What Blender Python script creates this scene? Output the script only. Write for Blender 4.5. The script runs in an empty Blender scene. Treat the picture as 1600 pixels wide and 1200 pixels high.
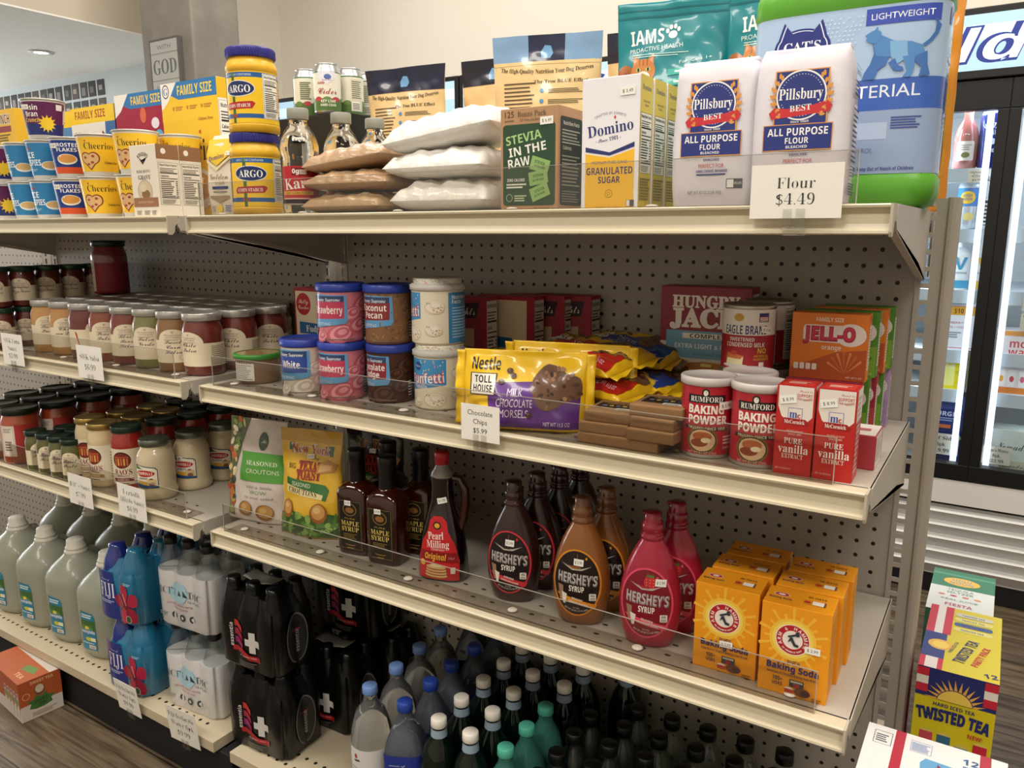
import bpy, bmesh, math, random
from mathutils import Matrix, Vector
random.seed(7)
C = bpy.context.scene.collection
SC = bpy.context.scene
S = 0.0254                      # everything below is written in inches
PI = math.pi

# ------------------------------------------------------------------ camera, world, lights, exposure
cam = bpy.data.cameras.new('camera')
cam.sensor_width = 36.0
cam.lens = 1218.9 / 1600 * 36.0
cam.clip_start = 0.05
cam.clip_end = 60
cam_ob = bpy.data.objects.new('camera', cam)
C.objects.link(cam_ob)
cam_ob.matrix_world = (Matrix.Translation(Vector((53.367, -53.39, 49.168)) * S)
                       @ Matrix.Rotation(.566, 4, 'Z') @ Matrix.Rotation(-.194, 4, 'X') @ Matrix.Rotation(.001, 4, 'Y')
                       @ Matrix.Rotation(PI / 2, 4, 'X'))
SC.camera = cam_ob
world = bpy.data.worlds.new('shop_air')
SC.world = world
world.use_nodes = True
world.node_tree.nodes['Background'].inputs[0].default_value = (1.0, .93, .84, 1)
world.node_tree.nodes['Background'].inputs[1].default_value = .12
SC.view_settings.view_transform = 'Standard'
SC.view_settings.look = 'None'
SC.view_settings.gamma = 1
SC.view_settings.use_curve_mapping = False
SC.view_settings.exposure = 0.0
SC.cycles.max_bounces = 8
SC.cycles.diffuse_bounces = 4
SC.cycles.glossy_bounces = 3
SC.cycles.transmission_bounces = 7
SC.cycles.transparent_max_bounces = 12
SC.cycles.caustics_reflective = False
SC.cycles.caustics_refractive = False
SC.cycles.sample_clamp_indirect = 4
SC.cycles.use_denoising = True

def area_light(name, x, y, z, sx, sy, power, col=(1, .925, .83), rot=(0, 0, 0)):
    l = bpy.data.lights.new(name, 'AREA')
    l.shape = 'RECTANGLE'
    l.size = sx * S
    l.size_y = sy * S
    l.energy = power
    l.color = col
    o = bpy.data.objects.new(name, l)
    C.objects.link(o)
    o.location = (x * S, y * S, z * S)
    o.rotation_euler = rot
    return o

LAMPS = [(24, -34, 27), (-36, -34, 20), (84, -34, 27), (24, -100, 44), (-60, -100, 36), (110, -100, 44),
         (20, 34, 34), (-50, 30, 36), (90, 30, 30)]
for i, (lx, ly, lp) in enumerate(LAMPS):
    area_light('ceiling_panel_light', lx, ly, 136.5, 44, 20, lp)

# ------------------------------------------------------------------ materials
MATS = {}
def hexcol(h):
    h = h.lstrip('#')
    if len(h) == 3:
        h = ''.join(c * 2 for c in h)
    f = lambda v: v / 12.92 if v <= .04045 else ((v + .055) / 1.055) ** 2.4
    return tuple(f(int(h[i:i + 2], 16) / 255) for i in (0, 2, 4)) + (1,)

def M(h, rough=.5, metal=0, trans=0, coat=0, ior=1.45, emit=0, noise=0, scale=30, bump=0, alpha=1, spec=.5):
    key = (h, rough, metal, trans, coat, ior, emit, noise, scale, bump, alpha, spec)
    if key in MATS:
        return MATS[key]
    m = bpy.data.materials.new('finish_' + h.strip('#'))
    m.use_nodes = True
    nt = m.node_tree
    b = nt.nodes['Principled BSDF']
    I = b.inputs
    col = hexcol(h)
    I['Base Color'].default_value = col
    I['Roughness'].default_value = rough
    I['Metallic'].default_value = metal
    I['Transmission Weight'].default_value = trans
    I['Coat Weight'].default_value = coat
    I['Coat Roughness'].default_value = .06
    I['IOR'].default_value = ior
    I['Alpha'].default_value = alpha
    I['Specular IOR Level'].default_value = spec
    if emit:
        I['Emission Color'].default_value = col
        I['Emission Strength'].default_value = emit
    if noise or bump:
        tc = nt.nodes.new('ShaderNodeTexCoord')
        n = nt.nodes.new('ShaderNodeTexNoise')
        n.inputs['Scale'].default_value = scale
        n.inputs['Detail'].default_value = 5
        nt.links.new(tc.outputs['Object'], n.inputs['Vector'])
        if noise:
            r = nt.nodes.new('ShaderNodeMix')
            r.data_type = 'RGBA'
            r.inputs[6].default_value = tuple(c * (1 - noise) for c in col[:3]) + (1,)
            r.inputs[7].default_value = tuple(min(1, c * (1 + noise)) for c in col[:3]) + (1,)
            nt.links.new(n.outputs['Fac'], r.inputs[0])
            nt.links.new(r.outputs[2], I['Base Color'])
        if bump:
            bp = nt.nodes.new('ShaderNodeBump')
            bp.inputs['Strength'].default_value = bump
            bp.inputs['Distance'].default_value = .004
            nt.links.new(n.outputs['Fac'], bp.inputs['Height'])
            nt.links.new(bp.outputs['Normal'], I['Normal'])
    MATS[key] = m
    return m

def acrylic(name, tint, gloss=.04, shine=.035):
    key = ('acrylic', name)
    if key in MATS:
        return MATS[key]
    m = bpy.data.materials.new(name)
    m.use_nodes = True
    nt = m.node_tree
    nt.nodes.remove(nt.nodes['Principled BSDF'])
    tr = nt.nodes.new('ShaderNodeBsdfTransparent')
    tr.inputs[0].default_value = tint
    gl = nt.nodes.new('ShaderNodeBsdfGlossy')
    gl.inputs['Roughness'].default_value = gloss
    lw = nt.nodes.new('ShaderNodeLayerWeight')
    pw = nt.nodes.new('ShaderNodeMath')
    pw.operation = 'POWER'
    pw.inputs[1].default_value = 4
    nt.links.new(lw.outputs['Facing'], pw.inputs[0])
    fr = nt.nodes.new('ShaderNodeMath')
    fr.operation = 'MULTIPLY_ADD'
    fr.inputs[1].default_value = .6
    fr.inputs[2].default_value = shine
    nt.links.new(pw.outputs[0], fr.inputs[0])
    mx = nt.nodes.new('ShaderNodeMixShader')
    nt.links.new(fr.outputs[0], mx.inputs[0])
    nt.links.new(tr.outputs[0], mx.inputs[1])
    nt.links.new(gl.outputs[0], mx.inputs[2])
    nt.links.new(mx.outputs[0], nt.nodes['Material Output'].inputs[0])
    MATS[key] = m
    return m

# ------------------------------------------------------------------ mesh builder (inches in, one mesh object out)
class MB:
    def __init__(self):
        self.v, self.f, self.m, self.mats, self.sm = [], [], [], [], []
    def mi(self, mat):
        if mat not in self.mats:
            self.mats.append(mat)
        return self.mats.index(mat)
    def add(self, vs, fs, mat, smooth=False):
        o = len(self.v)
        self.v += [tuple(p) for p in vs]
        k = self.mi(mat)
        for f in fs:
            self.f.append(tuple(o + i for i in f))
            self.m.append(k)
            self.sm.append(smooth)
        return self
    def box(self, a, b, mat, bev=0):
        bm = bmesh.new()
        bmesh.ops.create_cube(bm, size=1)
        for v in bm.verts:
            v.co = Vector([a[i] + (v.co[i] + .5) * (b[i] - a[i]) for i in range(3)])
        if bev:
            bmesh.ops.bevel(bm, geom=bm.edges[:], offset=bev, segments=2, affect='EDGES', profile=.5)
        return self.bm(bm, mat)
    def bm(self, bm, mat, smooth=False):
        bm.verts.index_update()
        self.add([v.co[:] for v in bm.verts], [[v.index for v in f.verts] for f in bm.faces], mat, smooth)
        bm.free()
        return self
    def prism(self, pts, axis, a, b, mat):
        """polygon pts (two coords) extruded along axis from a to b"""
        def p3(p, t):
            q = [0, 0, 0]
            others = [i for i in range(3) if i != axis]
            q[others[0]], q[others[1]], q[axis] = p[0], p[1], t
            return q
        n = len(pts)
        vs = [p3(p, a) for p in pts] + [p3(p, b) for p in pts]
        fs = [tuple(range(n))[::-1], tuple(range(n, 2 * n))] + [(i, (i + 1) % n, n + (i + 1) % n, n + i) for i in range(n)]
        return self.add(vs, fs, mat)
    def rings(self, rings, mat, cap0=True, cap1=True, smooth=True):
        n = len(rings[0])
        vs = [p for r in rings for p in r]
        fs = []
        for k in range(len(rings) - 1):
            for i in range(n):
                j = (i + 1) % n
                fs.append((k * n + i, k * n + j, (k + 1) * n + j, (k + 1) * n + i))
        self.add(vs, fs, mat, smooth)
        if cap0:
            self.add(rings[0], [tuple(range(n))[::-1]], mat)
        if cap1:
            self.add(rings[-1], [tuple(range(n))], mat)
        return self
    def lathe(self, prof, mat, n=36, cx=0, cy=0, cap0=True, cap1=True, ys=1):
        R = [[(cx + r * math.cos(2 * PI * i / n), cy + ys * r * math.sin(2 * PI * i / n), z) for i in range(n)] for r, z in prof]
        return self.rings(R, mat, cap0, cap1)
    def sbody(self, prof, mat, n=48, cap0=True, cap1=True, wob=None):
        """prof rows (z, half width, half depth, exponent): stacked super-ellipses"""
        R = []
        for z, a, b, e in prof:
            ring = []
            for i in range(n):
                t = 2 * PI * i / n
                c, s = math.cos(t), math.sin(t)
                p = [a * math.copysign(abs(c) ** (2 / e), c), b * math.copysign(abs(s) ** (2 / e), s), z]
                if wob:
                    p = wob(p)
                ring.append(p)
            R.append(ring)
        return self.rings(R, mat, cap0, cap1)
    def tube(self, pts, r, mat, n=8):
        pts = [Vector(p) for p in pts]
        R = []
        for i, p in enumerate(pts):
            d = (pts[min(i + 1, len(pts) - 1)] - pts[max(i - 1, 0)]).normalized()
            u = d.orthogonal().normalized()
            if i and R:
                u = (pu - d * pu.dot(d)).normalized()
            pu = u
            w = d.cross(u)
            rr = r[i] if isinstance(r, (list, tuple)) else r
            R.append([tuple(p + (u * math.cos(2 * PI * k / n) + w * math.sin(2 * PI * k / n)) * rr) for k in range(n)])
        return self.rings(R, mat)
    def sheet(self, fn, nu, nv, mat, smooth=True, close=None):
        """grid fn(s,t) s,t in 0..1; with close(s,t) a second face is added and both are sewn round the edge"""
        vs = [fn(i / nu, j / nv) for j in range(nv + 1) for i in range(nu + 1)]
        W = nu + 1
        fs = [(j * W + i, j * W + i + 1, (j + 1) * W + i + 1, (j + 1) * W + i) for j in range(nv) for i in range(nu)]
        if close:
            o = len(vs)
            vs += [close(i / nu, j / nv) for j in range(nv + 1) for i in range(nu + 1)]
            fs += [tuple(o + k for k in f)[::-1] for f in fs]
            rim = [i for i in range(W)] + [j * W + nu for j in range(1, nv + 1)] + [nv * W + i for i in range(nu - 1, -1, -1)] + [j * W for j in range(nv - 1, 0, -1)]
            for a, b in zip(rim, rim[1:] + rim[:1]):
                fs.append((b, a, o + a, o + b))
        return self.add(vs, fs, mat, smooth)
    def mesh(self, name):
        me = bpy.data.meshes.new(name)
        me.from_pydata([(x * S, y * S, z * S) for x, y, z in self.v], [], self.f)
        for m in self.mats:
            me.materials.append(m)
        me.polygons.foreach_set('material_index', self.m)
        me.polygons.foreach_set('use_smooth', self.sm)
        me.update()
        return me
    def build(self, name, parent=None, loc=None, rotz=0):
        o = bpy.data.objects.new(name, self.mesh(name))
        C.objects.link(o)
        if parent is not None:
            o.parent = parent
        if loc is not None:
            o.location = Vector(loc) * S
        o.rotation_euler.z = rotz
        return o

def tag(o, label=None, cat=None, group=None, kind=None):
    for k, v in (('label', label), ('category', cat), ('group', group), ('kind', kind)):
        if v:
            o[k] = v
    return o
def thing(name, label, cat, loc=(0, 0, 0), rotz=0, group=None, rot=None):
    o = bpy.data.objects.new(name, None)
    C.objects.link(o)
    o.empty_display_size = .02
    o.location = Vector(loc) * S
    o.rotation_euler = rot if rot else (0, 0, rotz)
    return tag(o, label, cat, group)
def dup(root, loc, rotz=0, label=None, group=None, rot=None):
    r = root.copy()
    C.objects.link(r)
    r.location = Vector(loc) * S
    r.rotation_euler = rot if rot else (0, 0, rotz)
    if label:
        r['label'] = label
    if group:
        r['group'] = group
    for ch in root.children:
        c = ch.copy()
        C.objects.link(c)
        c.parent = r
        for g in ch.children:
            d = g.copy()
            C.objects.link(d)
            d.parent = c
    return r

# ------------------------------------------------------------------ lettering and printed areas
UP = {'serif': (0x1D400, 0x1D41A, 0x1D7CE), 'script': (0x1D4D0, 0x1D4EA, 0x1D7CE), 'bold': (0x1D5D4, 0x1D5EE, 0x1D7EC), 'ital': (0x1D63C, 0x1D656, 0x1D7EC), 'serifi': (0x1D468, 0x1D482, 0x1D7CE)}
TXT = {}
_tc = bpy.data.curves.new('lettering', 'FONT')
_tc.resolution_u = 2
_to = bpy.data.objects.new('lettering', _tc)
def glyphs(s, font, thin):
    key = (s, font, thin)
    if key not in TXT:
        if font in UP:
            u, l, d = UP[font]
            s = ''.join(chr(u + ord(c) - 65) if 'A' <= c <= 'Z' else chr(l + ord(c) - 97) if 'a' <= c <= 'z' else chr(d + ord(c) - 48) if '0' <= c <= '9' else c for c in s)
        _tc.body = s
        _tc.offset = thin
        me = _to.to_mesh()
        vs = [(v.co.x, v.co.y) for v in me.vertices]
        fs = [tuple(p.vertices) for p in me.polygons]
        _to.to_mesh_clear()
        if vs:
            x0, x1 = min(v[0] for v in vs), max(v[0] for v in vs)
            y0, y1 = min(v[1] for v in vs), max(v[1] for v in vs)
        else:
            x0 = x1 = y0 = y1 = 0
        TXT[key] = (vs, fs, x0, x1, y0, y1)
    return TXT[key]

class Art:
    """flat coloured shapes and lettering in inches, laid onto a surface by a mapping (u, v, lift) -> point"""
    def __init__(self):
        self.items, self.k, self.st = [], 0, None
    def P(self, pts, col):
        self.k += 1
        self.items.append((col, self.k, [tuple(p) for p in pts], [tuple(range(len(pts)))]))
        return self
    def R(self, x0, y0, x1, y1, col, r=0):
        if not r:
            return self.P([(x0, y0), (x1, y0), (x1, y1), (x0, y1)], col)
        q = []
        for cx, cy, a in ((x1 - r, y0 + r, -90), (x1 - r, y1 - r, 0), (x0 + r, y1 - r, 90), (x0 + r, y0 + r, 180)):
            q += [(cx + r * math.cos(math.radians(a + t)), cy + r * math.sin(math.radians(a + t))) for t in (0, 30, 60, 90)]
        return self.P(q, col)
    def E(self, cx, cy, rx, ry, col, n=28, rot=0):
        c, s = math.cos(rot), math.sin(rot)
        return self.P([(cx + rx * math.cos(2 * PI * i / n) * c - ry * math.sin(2 * PI * i / n) * s, cy + rx * math.cos(2 * PI * i / n) * s + ry * math.sin(2 * PI * i / n) * c) for i in range(n)], col)
    def RO(self, x0, y0, x1, y1, w, col):
        for a in ((x0, y0, x1, y0 + w), (x0, y1 - w, x1, y1), (x0, y0, x0 + w, y1), (x1 - w, y0, x1, y1)):
            self.R(*a, col)
        return self
    def T(self, s, cx, cy, h, col, font='', w=None, ang=0, thin=0, shear=0, al='c', arc=0):
        """lettering of cap height h centred at cx, cy; w stretches it to that width; arc bends it on that radius (up > 0)"""
        vs, fs, x0, x1, y0, y1 = glyphs(s, font, thin)
        if not vs:
            return self
        k = h / .7
        kx = w / (x1 - x0) if w else k
        mx = (x0 + x1) / 2 if al == 'c' else x0
        ca, sa = math.cos(ang), math.sin(ang)
        out = []
        for x, y in vs:
            X, Y = (x - mx) * kx, (y - .35) * k
            X += Y * shear
            if arc:
                t = X / arc
                X, Y = (arc + Y) * math.sin(t), (arc + Y) * math.cos(t) - arc
            out.append((cx + X * ca - Y * sa, cy + X * sa + Y * ca))
        self.k += 1
        self.items.append((col, self.k, out, fs))
        return self
    def lines(self, x0, y0, x1, y1, n, col, fill=.55, jag=.25, seed=1):
        rr = random.Random(seed)
        st = (y1 - y0) / n
        for i in range(n):
            y = y1 - (i + 1) * st
            self.R(x0, y, x1 - (x1 - x0) * jag * rr.random(), y + st * fill, col)
            self.k -= 1
        self.k += 1
        return self
    def nutri(self, x0, y0, x1, y1, bg='#f4f2ea', ink='#222222'):
        w, h = x1 - x0, y1 - y0
        if bg:
            self.R(x0, y0, x1, y1, bg)
        self.RO(x0, y0, x1, y1, .02, ink)
        self.T('Nutrition Facts', (x0 + x1) / 2, y1 - h * .06, h * .05, ink, 'bold', w=w * .86)
        self.lines(x0 + w * .06, y1 - h * .22, x1 - w * .06, y1 - h * .11, 3, ink, .35)
        self.R(x0 + w * .06, y1 - h * .26, x1 - w * .06, y1 - h * .235, ink)
        self.T('Calories', x0 + w * .28, y1 - h * .32, h * .045, ink, 'bold', w=w * .42)
        self.R(x0 + w * .06, y1 - h * .385, x1 - w * .06, y1 - h * .37, ink)
        self.lines(x0 + w * .06, y0 + h * .2, x1 - w * .2, y1 - h * .4, 9, ink, .4, .35)
        self.lines(x1 - w * .18, y0 + h * .2, x1 - w * .06, y1 - h * .4, 9, ink, .4, .2, 3)
        self.R(x0 + w * .06, y0 + h * .16, x1 - w * .06, y0 + h * .18, ink)
        return self.lines(x0 + w * .06, y0 + h * .03, x1 - w * .06, y0 + h * .14, 4, ink, .35, .3, 5)
    def sticker(self, x, y, t, ang=0, w=.85, h=.42):
        c, s = math.cos(ang), math.sin(ang)
        q = self.st = Art()
        q.P([(x + a * c - b * s, y + a * s + b * c) for a, b in ((-w / 2, -h / 2), (w / 2, -h / 2), (w / 2, h / 2), (-w / 2, h / 2))], '#f2f1ea')
        q.T(t, x, y, h * .42, '#3a3a3a', w=w * .7, ang=ang)
        q.lift = self.k * .0016 + .012
        return self
    def into(self, mb, fn, cu=0, cv=0, rough=.5, lift=.004, step=.0016, coat=0):
        for col, k, pts, faces in self.items:
            mat = M(col, rough, coat=coat) if isinstance(col, str) else col
            h = lift + k * step
            if not cu and not cv:
                mb.add([fn(u, v, h) for u, v in pts], faces, mat)
                continue
            bm = bmesh.new()
            bv = [bm.verts.new((u, v, 0)) for u, v in pts]
            for f in faces:
                try:
                    bm.faces.new([bv[i] for i in f])
                except ValueError:
                    pass
            for ax, st in ((0, cu), (1, cv)):
                if not st:
                    continue
                lo, hi = min(p[ax] for p in pts), max(p[ax] for p in pts)
                for t in range(int(math.floor(lo / st)) + 1, int(math.ceil(hi / st))):
                    no = (1, 0, 0) if ax == 0 else (0, 1, 0)
                    bmesh.ops.bisect_plane(bm, geom=bm.verts[:] + bm.edges[:] + bm.faces[:], plane_co=(t * st * (ax == 0), t * st * (ax == 1), 0), plane_no=no)
            bm.verts.index_update()
            mb.add([fn(v.co.x, v.co.y, h) for v in bm.verts], [[v.index for v in f.verts] for f in bm.faces], mat, True)
            bm.free()
        return mb
    def build(self, name, parent, fn, cu=0, cv=0, rough=.5, **k):
        o = self.into(MB(), fn, cu, cv, rough, **k).build(name, parent)
        if self.st:
            q = dict(k)
            q['lift'] = k.get('lift', .004) + self.st.lift
            self.st.into(MB(), fn, cu, cv, .6, **{i: j for i, j in q.items() if i != 'coat'}).build('price_sticker', o)
        return o

def face_front(w, d):
    return lambda u, v, h: (u, -d / 2 - h, v)
def face_right(w, d):
    return lambda u, v, h: (w / 2 + h, u, v)
def face_top(H):
    return lambda u, v, h: (u, v, H + h)
def on_cyl(r, cx=0, cy=0, a0=0):
    """u runs round the cylinder from its front (-y); r may be a function of v"""
    def fn(u, v, h):
        R = r(v) if callable(r) else r
        R0 = r(0) if callable(r) else r
        t = u / R0 + a0
        return (cx + (R + h) * math.sin(t), cy - (R + h) * math.cos(t), v)
    return fn
def prof_r(prof):
    def f(z):
        for (r0, z0), (r1, z1) in zip(prof, prof[1:]):
            if z0 <= z <= z1 and z1 > z0:
                return r0 + (r1 - r0) * (z - z0) / (z1 - z0)
        return prof[-1][0] if z > prof[-1][1] else prof[0][0]
    return f

# ------------------------------------------------------------------ the setting
def struct(o):
    o['kind'] = 'structure'
    return o

def plank_floor():
    m = bpy.data.materials.new('wood_plank_floor')
    m.use_nodes = True
    nt = m.node_tree
    L = nt.links.new
    b = nt.nodes['Principled BSDF']
    tc = nt.nodes.new('ShaderNodeTexCoord')
    mp = nt.nodes.new('ShaderNodeMapping')
    mp.inputs['Rotation'].default_value = (0, 0, 0)
    L(tc.outputs['Object'], mp.inputs[0])
    br = nt.nodes.new('ShaderNodeTexBrick')
    br.inputs['Scale'].default_value = 1
    br.inputs['Brick Width'].default_value = 1.2
    br.inputs['Row Height'].default_value = .2
    br.inputs['Mortar Size'].default_value = .0022
    br.inputs['Color1'].default_value = hexcol('#5f5245')
    br.inputs['Color2'].default_value = hexcol('#73644f')
    br.inputs['Mortar'].default_value = hexcol('#2c241d')
    br.offset = .37
    L(mp.outputs[0], br.inputs['Vector'])
    m2 = nt.nodes.new('ShaderNodeMapping')
    m2.inputs['Scale'].default_value = (1.6, 22, 1)
    L(tc.outputs['Object'], m2.inputs[0])
    n = nt.nodes.new('ShaderNodeTexNoise')
    n.inputs['Scale'].default_value = 2.2
    n.inputs['Detail'].default_value = 8
    n.inputs['Distortion'].default_value = 1.2
    L(m2.outputs[0], n.inputs['Vector'])
    cr = nt.nodes.new('ShaderNodeValToRGB')
    cr.color_ramp.elements[0].position, cr.color_ramp.elements[0].color = .35, hexcol('#6f6459')
    cr.color_ramp.elements[1].position, cr.color_ramp.elements[1].color = .65, (1, 1, 1, 1)
    L(n.outputs['Fac'], cr.inputs[0])
    mx = nt.nodes.new('ShaderNodeMix')
    mx.data_type, mx.blend_type = 'RGBA', 'MULTIPLY'
    mx.inputs[0].default_value = .85
    L(br.outputs['Color'], mx.inputs[6])
    L(cr.outputs[0], mx.inputs[7])
    L(mx.outputs[2], b.inputs['Base Color'])
    b.inputs['Roughness'].default_value = .42
    return m

def concrete():
    m = M('#837e76', .85, noise=.34, scale=8, bump=.6)
    return m

floor_o = struct(MB().box((-320, -170, -2), (220, 96, 0), plank_floor()).build('floor'))
plaster = M('#d8d2c6', .9, noise=.02, scale=4)
struct(MB().box((-320, -170, 140), (220, 96, 144), M('#cfc8ba', .9)).build('ceiling'))
struct(MB().box((-108, 92, 0), (220, 96, 140), M('#f1ece0', .9, noise=.015, scale=3)).build('wall_back'))
struct(MB().box((-320, 71, 0), (-108.2, 71.6, 140), M('#cfd8da', .9)).box((-320, 71.6, 0), (-108, 96, 140), M('#f1ece0', .9)).build('wall_alcove'))
struct(MB().box((216, -170, 0), (220, 92, 140), plaster).build('wall_right'))
struct(MB().box((-320, -170, 0), (-316, 71, 140), plaster).build('wall_left'))
struct(MB().box((-316, -170, 0), (216, -166, 140), plaster).build('wall_front'))
b = MB()
b.box((-316, -120, 90.3), (-108, 71, 140), M('#c6bcab', .9))
b.box((-316, -120, 90), (-108, 71, 90.3), M('#f0eee8', .9))
struct(b.build('trim_soffit'))
b = MB()
b.box((-87.2, 40, 0), (-72.4, 50.2, 140), concrete(), .35)
struct(b.build('wall_pillar'))
for x0, x1 in ((-316, -108), (-108, 216)):
    y = 71 if x0 < -200 else 92
    struct(MB().box((x0, y - .5, 0), (x1, y, 4), M('#2c2a28', .6)).build('baseboard_back'))

# recessed lamp in the low ceiling
t = thing('recessed_downlight', 'round recessed downlight glowing in the low white ceiling', 'ceiling light', (-142.2, 50.6, 90))
MB().lathe([(1.55, -.25), (2.6, -.25), (2.7, -.02), (1.55, -.02)], M('#d9d9d6', .4), 32, cap0=False, cap1=False).build('trim_ring', t)
MB().lathe([(1.6, -.12), (1.6, -.05)], M('#fff6e2', .5, emit=12), 28).build('lens', t)
for i, (lx, ly) in enumerate([(-130, 10), (-175, 30), (-165, -30), (-215, 45)]):
    area_light('soffit_light', lx, ly, 89, 20, 20, 14, (1, .97, .92))
area_light('alcove_fill_light', -312, 0, 45, 70, 130, 230, (.93, .97, 1), (0, -PI / 2 - .35, 0))  # added cool fill before the solid left wall, brightens the soffit underside

# rows of small dark photo cards on the far alcove wall
random.seed(3)
tones = ['#2d2a28', '#3a3632', '#25272b', '#4a4038', '#1f2022']
n = 0
for r in range(4):
    for k in range(15):
        x = -210 + k * 4.05 + random.uniform(-.2, .2)
        z = 88.2 - r * 4.6
        g = MB().box((-1.6, -.12, -1.95), (1.6, 0, 1.95), M(tones[(k * 3 + r) % 5], .6))
        g.box((-.9, -.15, -1.4 + .4 * (k % 3)), (.7, -.12, .6), M(['#8a7f74', '#6a6660', '#a59a8c'][(k + r) % 3], .6))
        o = g.build('photo_card', None, (x, 71, z - 2))
        tag(o, ['small dark photo card in the top row on the far pale blue wall', 'small dark photo card in the second row on the far pale blue wall',
                'small dark photo card in the third row on the far pale blue wall', 'small dark photo card in the bottom row on the far pale blue wall'][r], 'card', 'photo cards on the far wall row ' + 'one two three four'.split()[r])

# sign on the pillar
t = thing('wall_sign', 'grey framed wooden sign reading GOD on the concrete pillar', 'sign', (-79.6, 40, 77.6))
MB().box((-4.3, -.9, -5.6), (4.3, -.05, 5.6), M('#55524e', .7), .08).build('frame', t)
a = Art().R(-3.9, -5.2, 3.9, 5.2, '#a9aaa6').R(-3.9, 3.0, 3.9, 3.15, '#77776f').R(-3.9, -1.6, 3.9, -1.45, '#77776f')
a.T('GOD', 0, .8, 2.5, '#5d5f60', 'serif', w=6.8).T('ALL THINGS', 0, -2.9, 1.1, '#6c6e6e', w=6).T('WITH', 0, 4.1, .8, '#6c6e6e', w=4)
a.build('face', t, lambda u, v, h: (u, -.9 - h, v), rough=.8)

# ------------------------------------------------------------------ glass-door coolers along the back wall
def cooler(x0, x1, label, lead):
    t = thing('glass_door_cooler', label, 'cooler', ((x0 + x1) / 2, 76, 0))
    w = (x1 - x0) / 2
    blk, wht = M('#0d0e11', .45), M('#dfe2e4', .5)
    g = MB()
    for s in (-1, 1):
        g.box((s * w - (s > 0) * 1.2, -13, 4), (s * w + (s < 0) * 1.2, 15, 75), wht)
    g.box((-w, 13.5, 4), (w, 15, 75), M('#eef2f5', .6))
    g.box((-w, -13, 66), (w, 15, 67), wht).box((-w, -12.4, 16.4), (w, 15, 17.2), wht)
    g.box((-w, -12, 67), (w, 15, 75.5), M('#22252a', .5))
    g.build('cabinet', t)
    h = MB()
    h.box((-w, -14.6, 67.2), (w, -12, 75.4), blk, .15)
    h.build('header_frame', t)
    a = Art().R(-w + .8, 68.2, w - .8, 74.6, M('#a9cde4', .4, emit=.4))
    a.R(-w + .8, 71.6, w - .8, 73.4, M('#c4dfee', .4, emit=.5))
    a.T('Cold', lead, 71.0, 3.6, '#2c3f9c', 'ital', w=18.6, thin=.04).T('Cold', lead, 71.05, 3.6, M('#e9f2f8', .4, emit=.55), 'ital', w=18.3, thin=-.012)
    a.build('lit_sign', t, lambda u, v, h: (u, -14.6 - h, v))
    for s in (-1, 1):
        c = s * w / 2
        fr = MB()
        h0 = w / 2
        fr.box((c - h0, -14.3, 63.6), (c + h0, -12.6, 67.1), blk, .1).box((c - h0, -14.3, 16.6), (c + h0, -12.6, 18.8), blk, .1)
        fr.box((c - h0, -14.3, 18.8), (c - h0 + 1.25, -12.6, 63.6), blk, .08).box((c + h0 - 1.25, -14.3, 18.8), (c + h0, -12.6, 63.6), blk, .08)
        door = fr.build('door', t)
        MB().box((c - h0 + 1.45, -13.9, 18.8), (c + h0 - 1.45, -13.7, 63.6), acrylic('cooler_glass', (.93, .97, .99, 1))).build('door_glass', door)
        e = MB()
        for q in (-1, 1):
            e.box((c + q * (w / 2 - 1.9) - .45, -12.4, 18), (c + q * (w / 2 - 1.9) + .3, -12.0, 65), M('#eaf4ff', .5, emit=1.3))
        e.build('light_strip', t)
        sh = MB()
        for z in SHELFZ:
            sh.box((c - w / 2 + 2, -11.5, z - .5), (c + w / 2 - 2, 12, z), M('#d9dfe4', .5))
            sh.box((c - w / 2 + 2, -11.8, z - 1.7), (c + w / 2 - 2, -11.5, z), M('#c3ced9', .4))
        sh.build('wire_shelf', t)
    k = MB()
    k.box((-w, -14.2, 13.3), (w, -12.5, 16.6), M('#e4e2dd', .5))
    k.box((-w, -13.2, 12.3), (w, -12, 13.3), blk)
    k.build('lower_rail', t)
    gr = MB()
    for i in range(5):
        z = 3 + i * 1.88
        gr.add([(-w, -13.4, z), (w, -13.4, z), (w, -14.4, z + 1.5), (-w, -14.4, z + 1.5), (w, -13.4, z + 1.9), (-w, -13.4, z + 1.9)],
               [(0, 1, 2, 3), (3, 2, 4, 5)], M('#d8d8d5', .45))
    gr.box((-w, -13.4, 2.8), (w, -13, 12.8), M('#b9bab8', .5))
    gr.build('vent_grille', t)
    MB().box((-w, -13.2, 0), (w, 14, 3), M('#141416', .6)).build('plinth', t)
    return t
SHELFZ = [28.3, 33.6, 41.5, 49.3, 56.9]
cooler(24.2, 78.2, 'glass door drinks cooler lit inside, at the right edge of the photo', -7.7)
cooler(-30.3, 24.0, 'drinks cooler behind the dog food bags with blue lit header', 4)
cooler(-84.8, -30.5, 'drinks cooler behind the cider cans with blue lit header', 0)
for x in (38, 51, 64):
    area_light('cooler_light', x, 66, 64.5, 10, 3, 2.2, (.85, .94, 1))
for xx in (44.5, 58.5):
    area_light('cooler_strip_light', xx, 64.2, 44, 1, 38, 2.6, (.85, .94, 1), (PI / 2, 0, 0))

# ------------------------------------------------------------------ gondola shelving
BAY = 50.0
E_ = 1.1
FY = -16.24
TOP, MID, LOW, BASE = 50.3, 37.44, 25.52, 5.48

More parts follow.
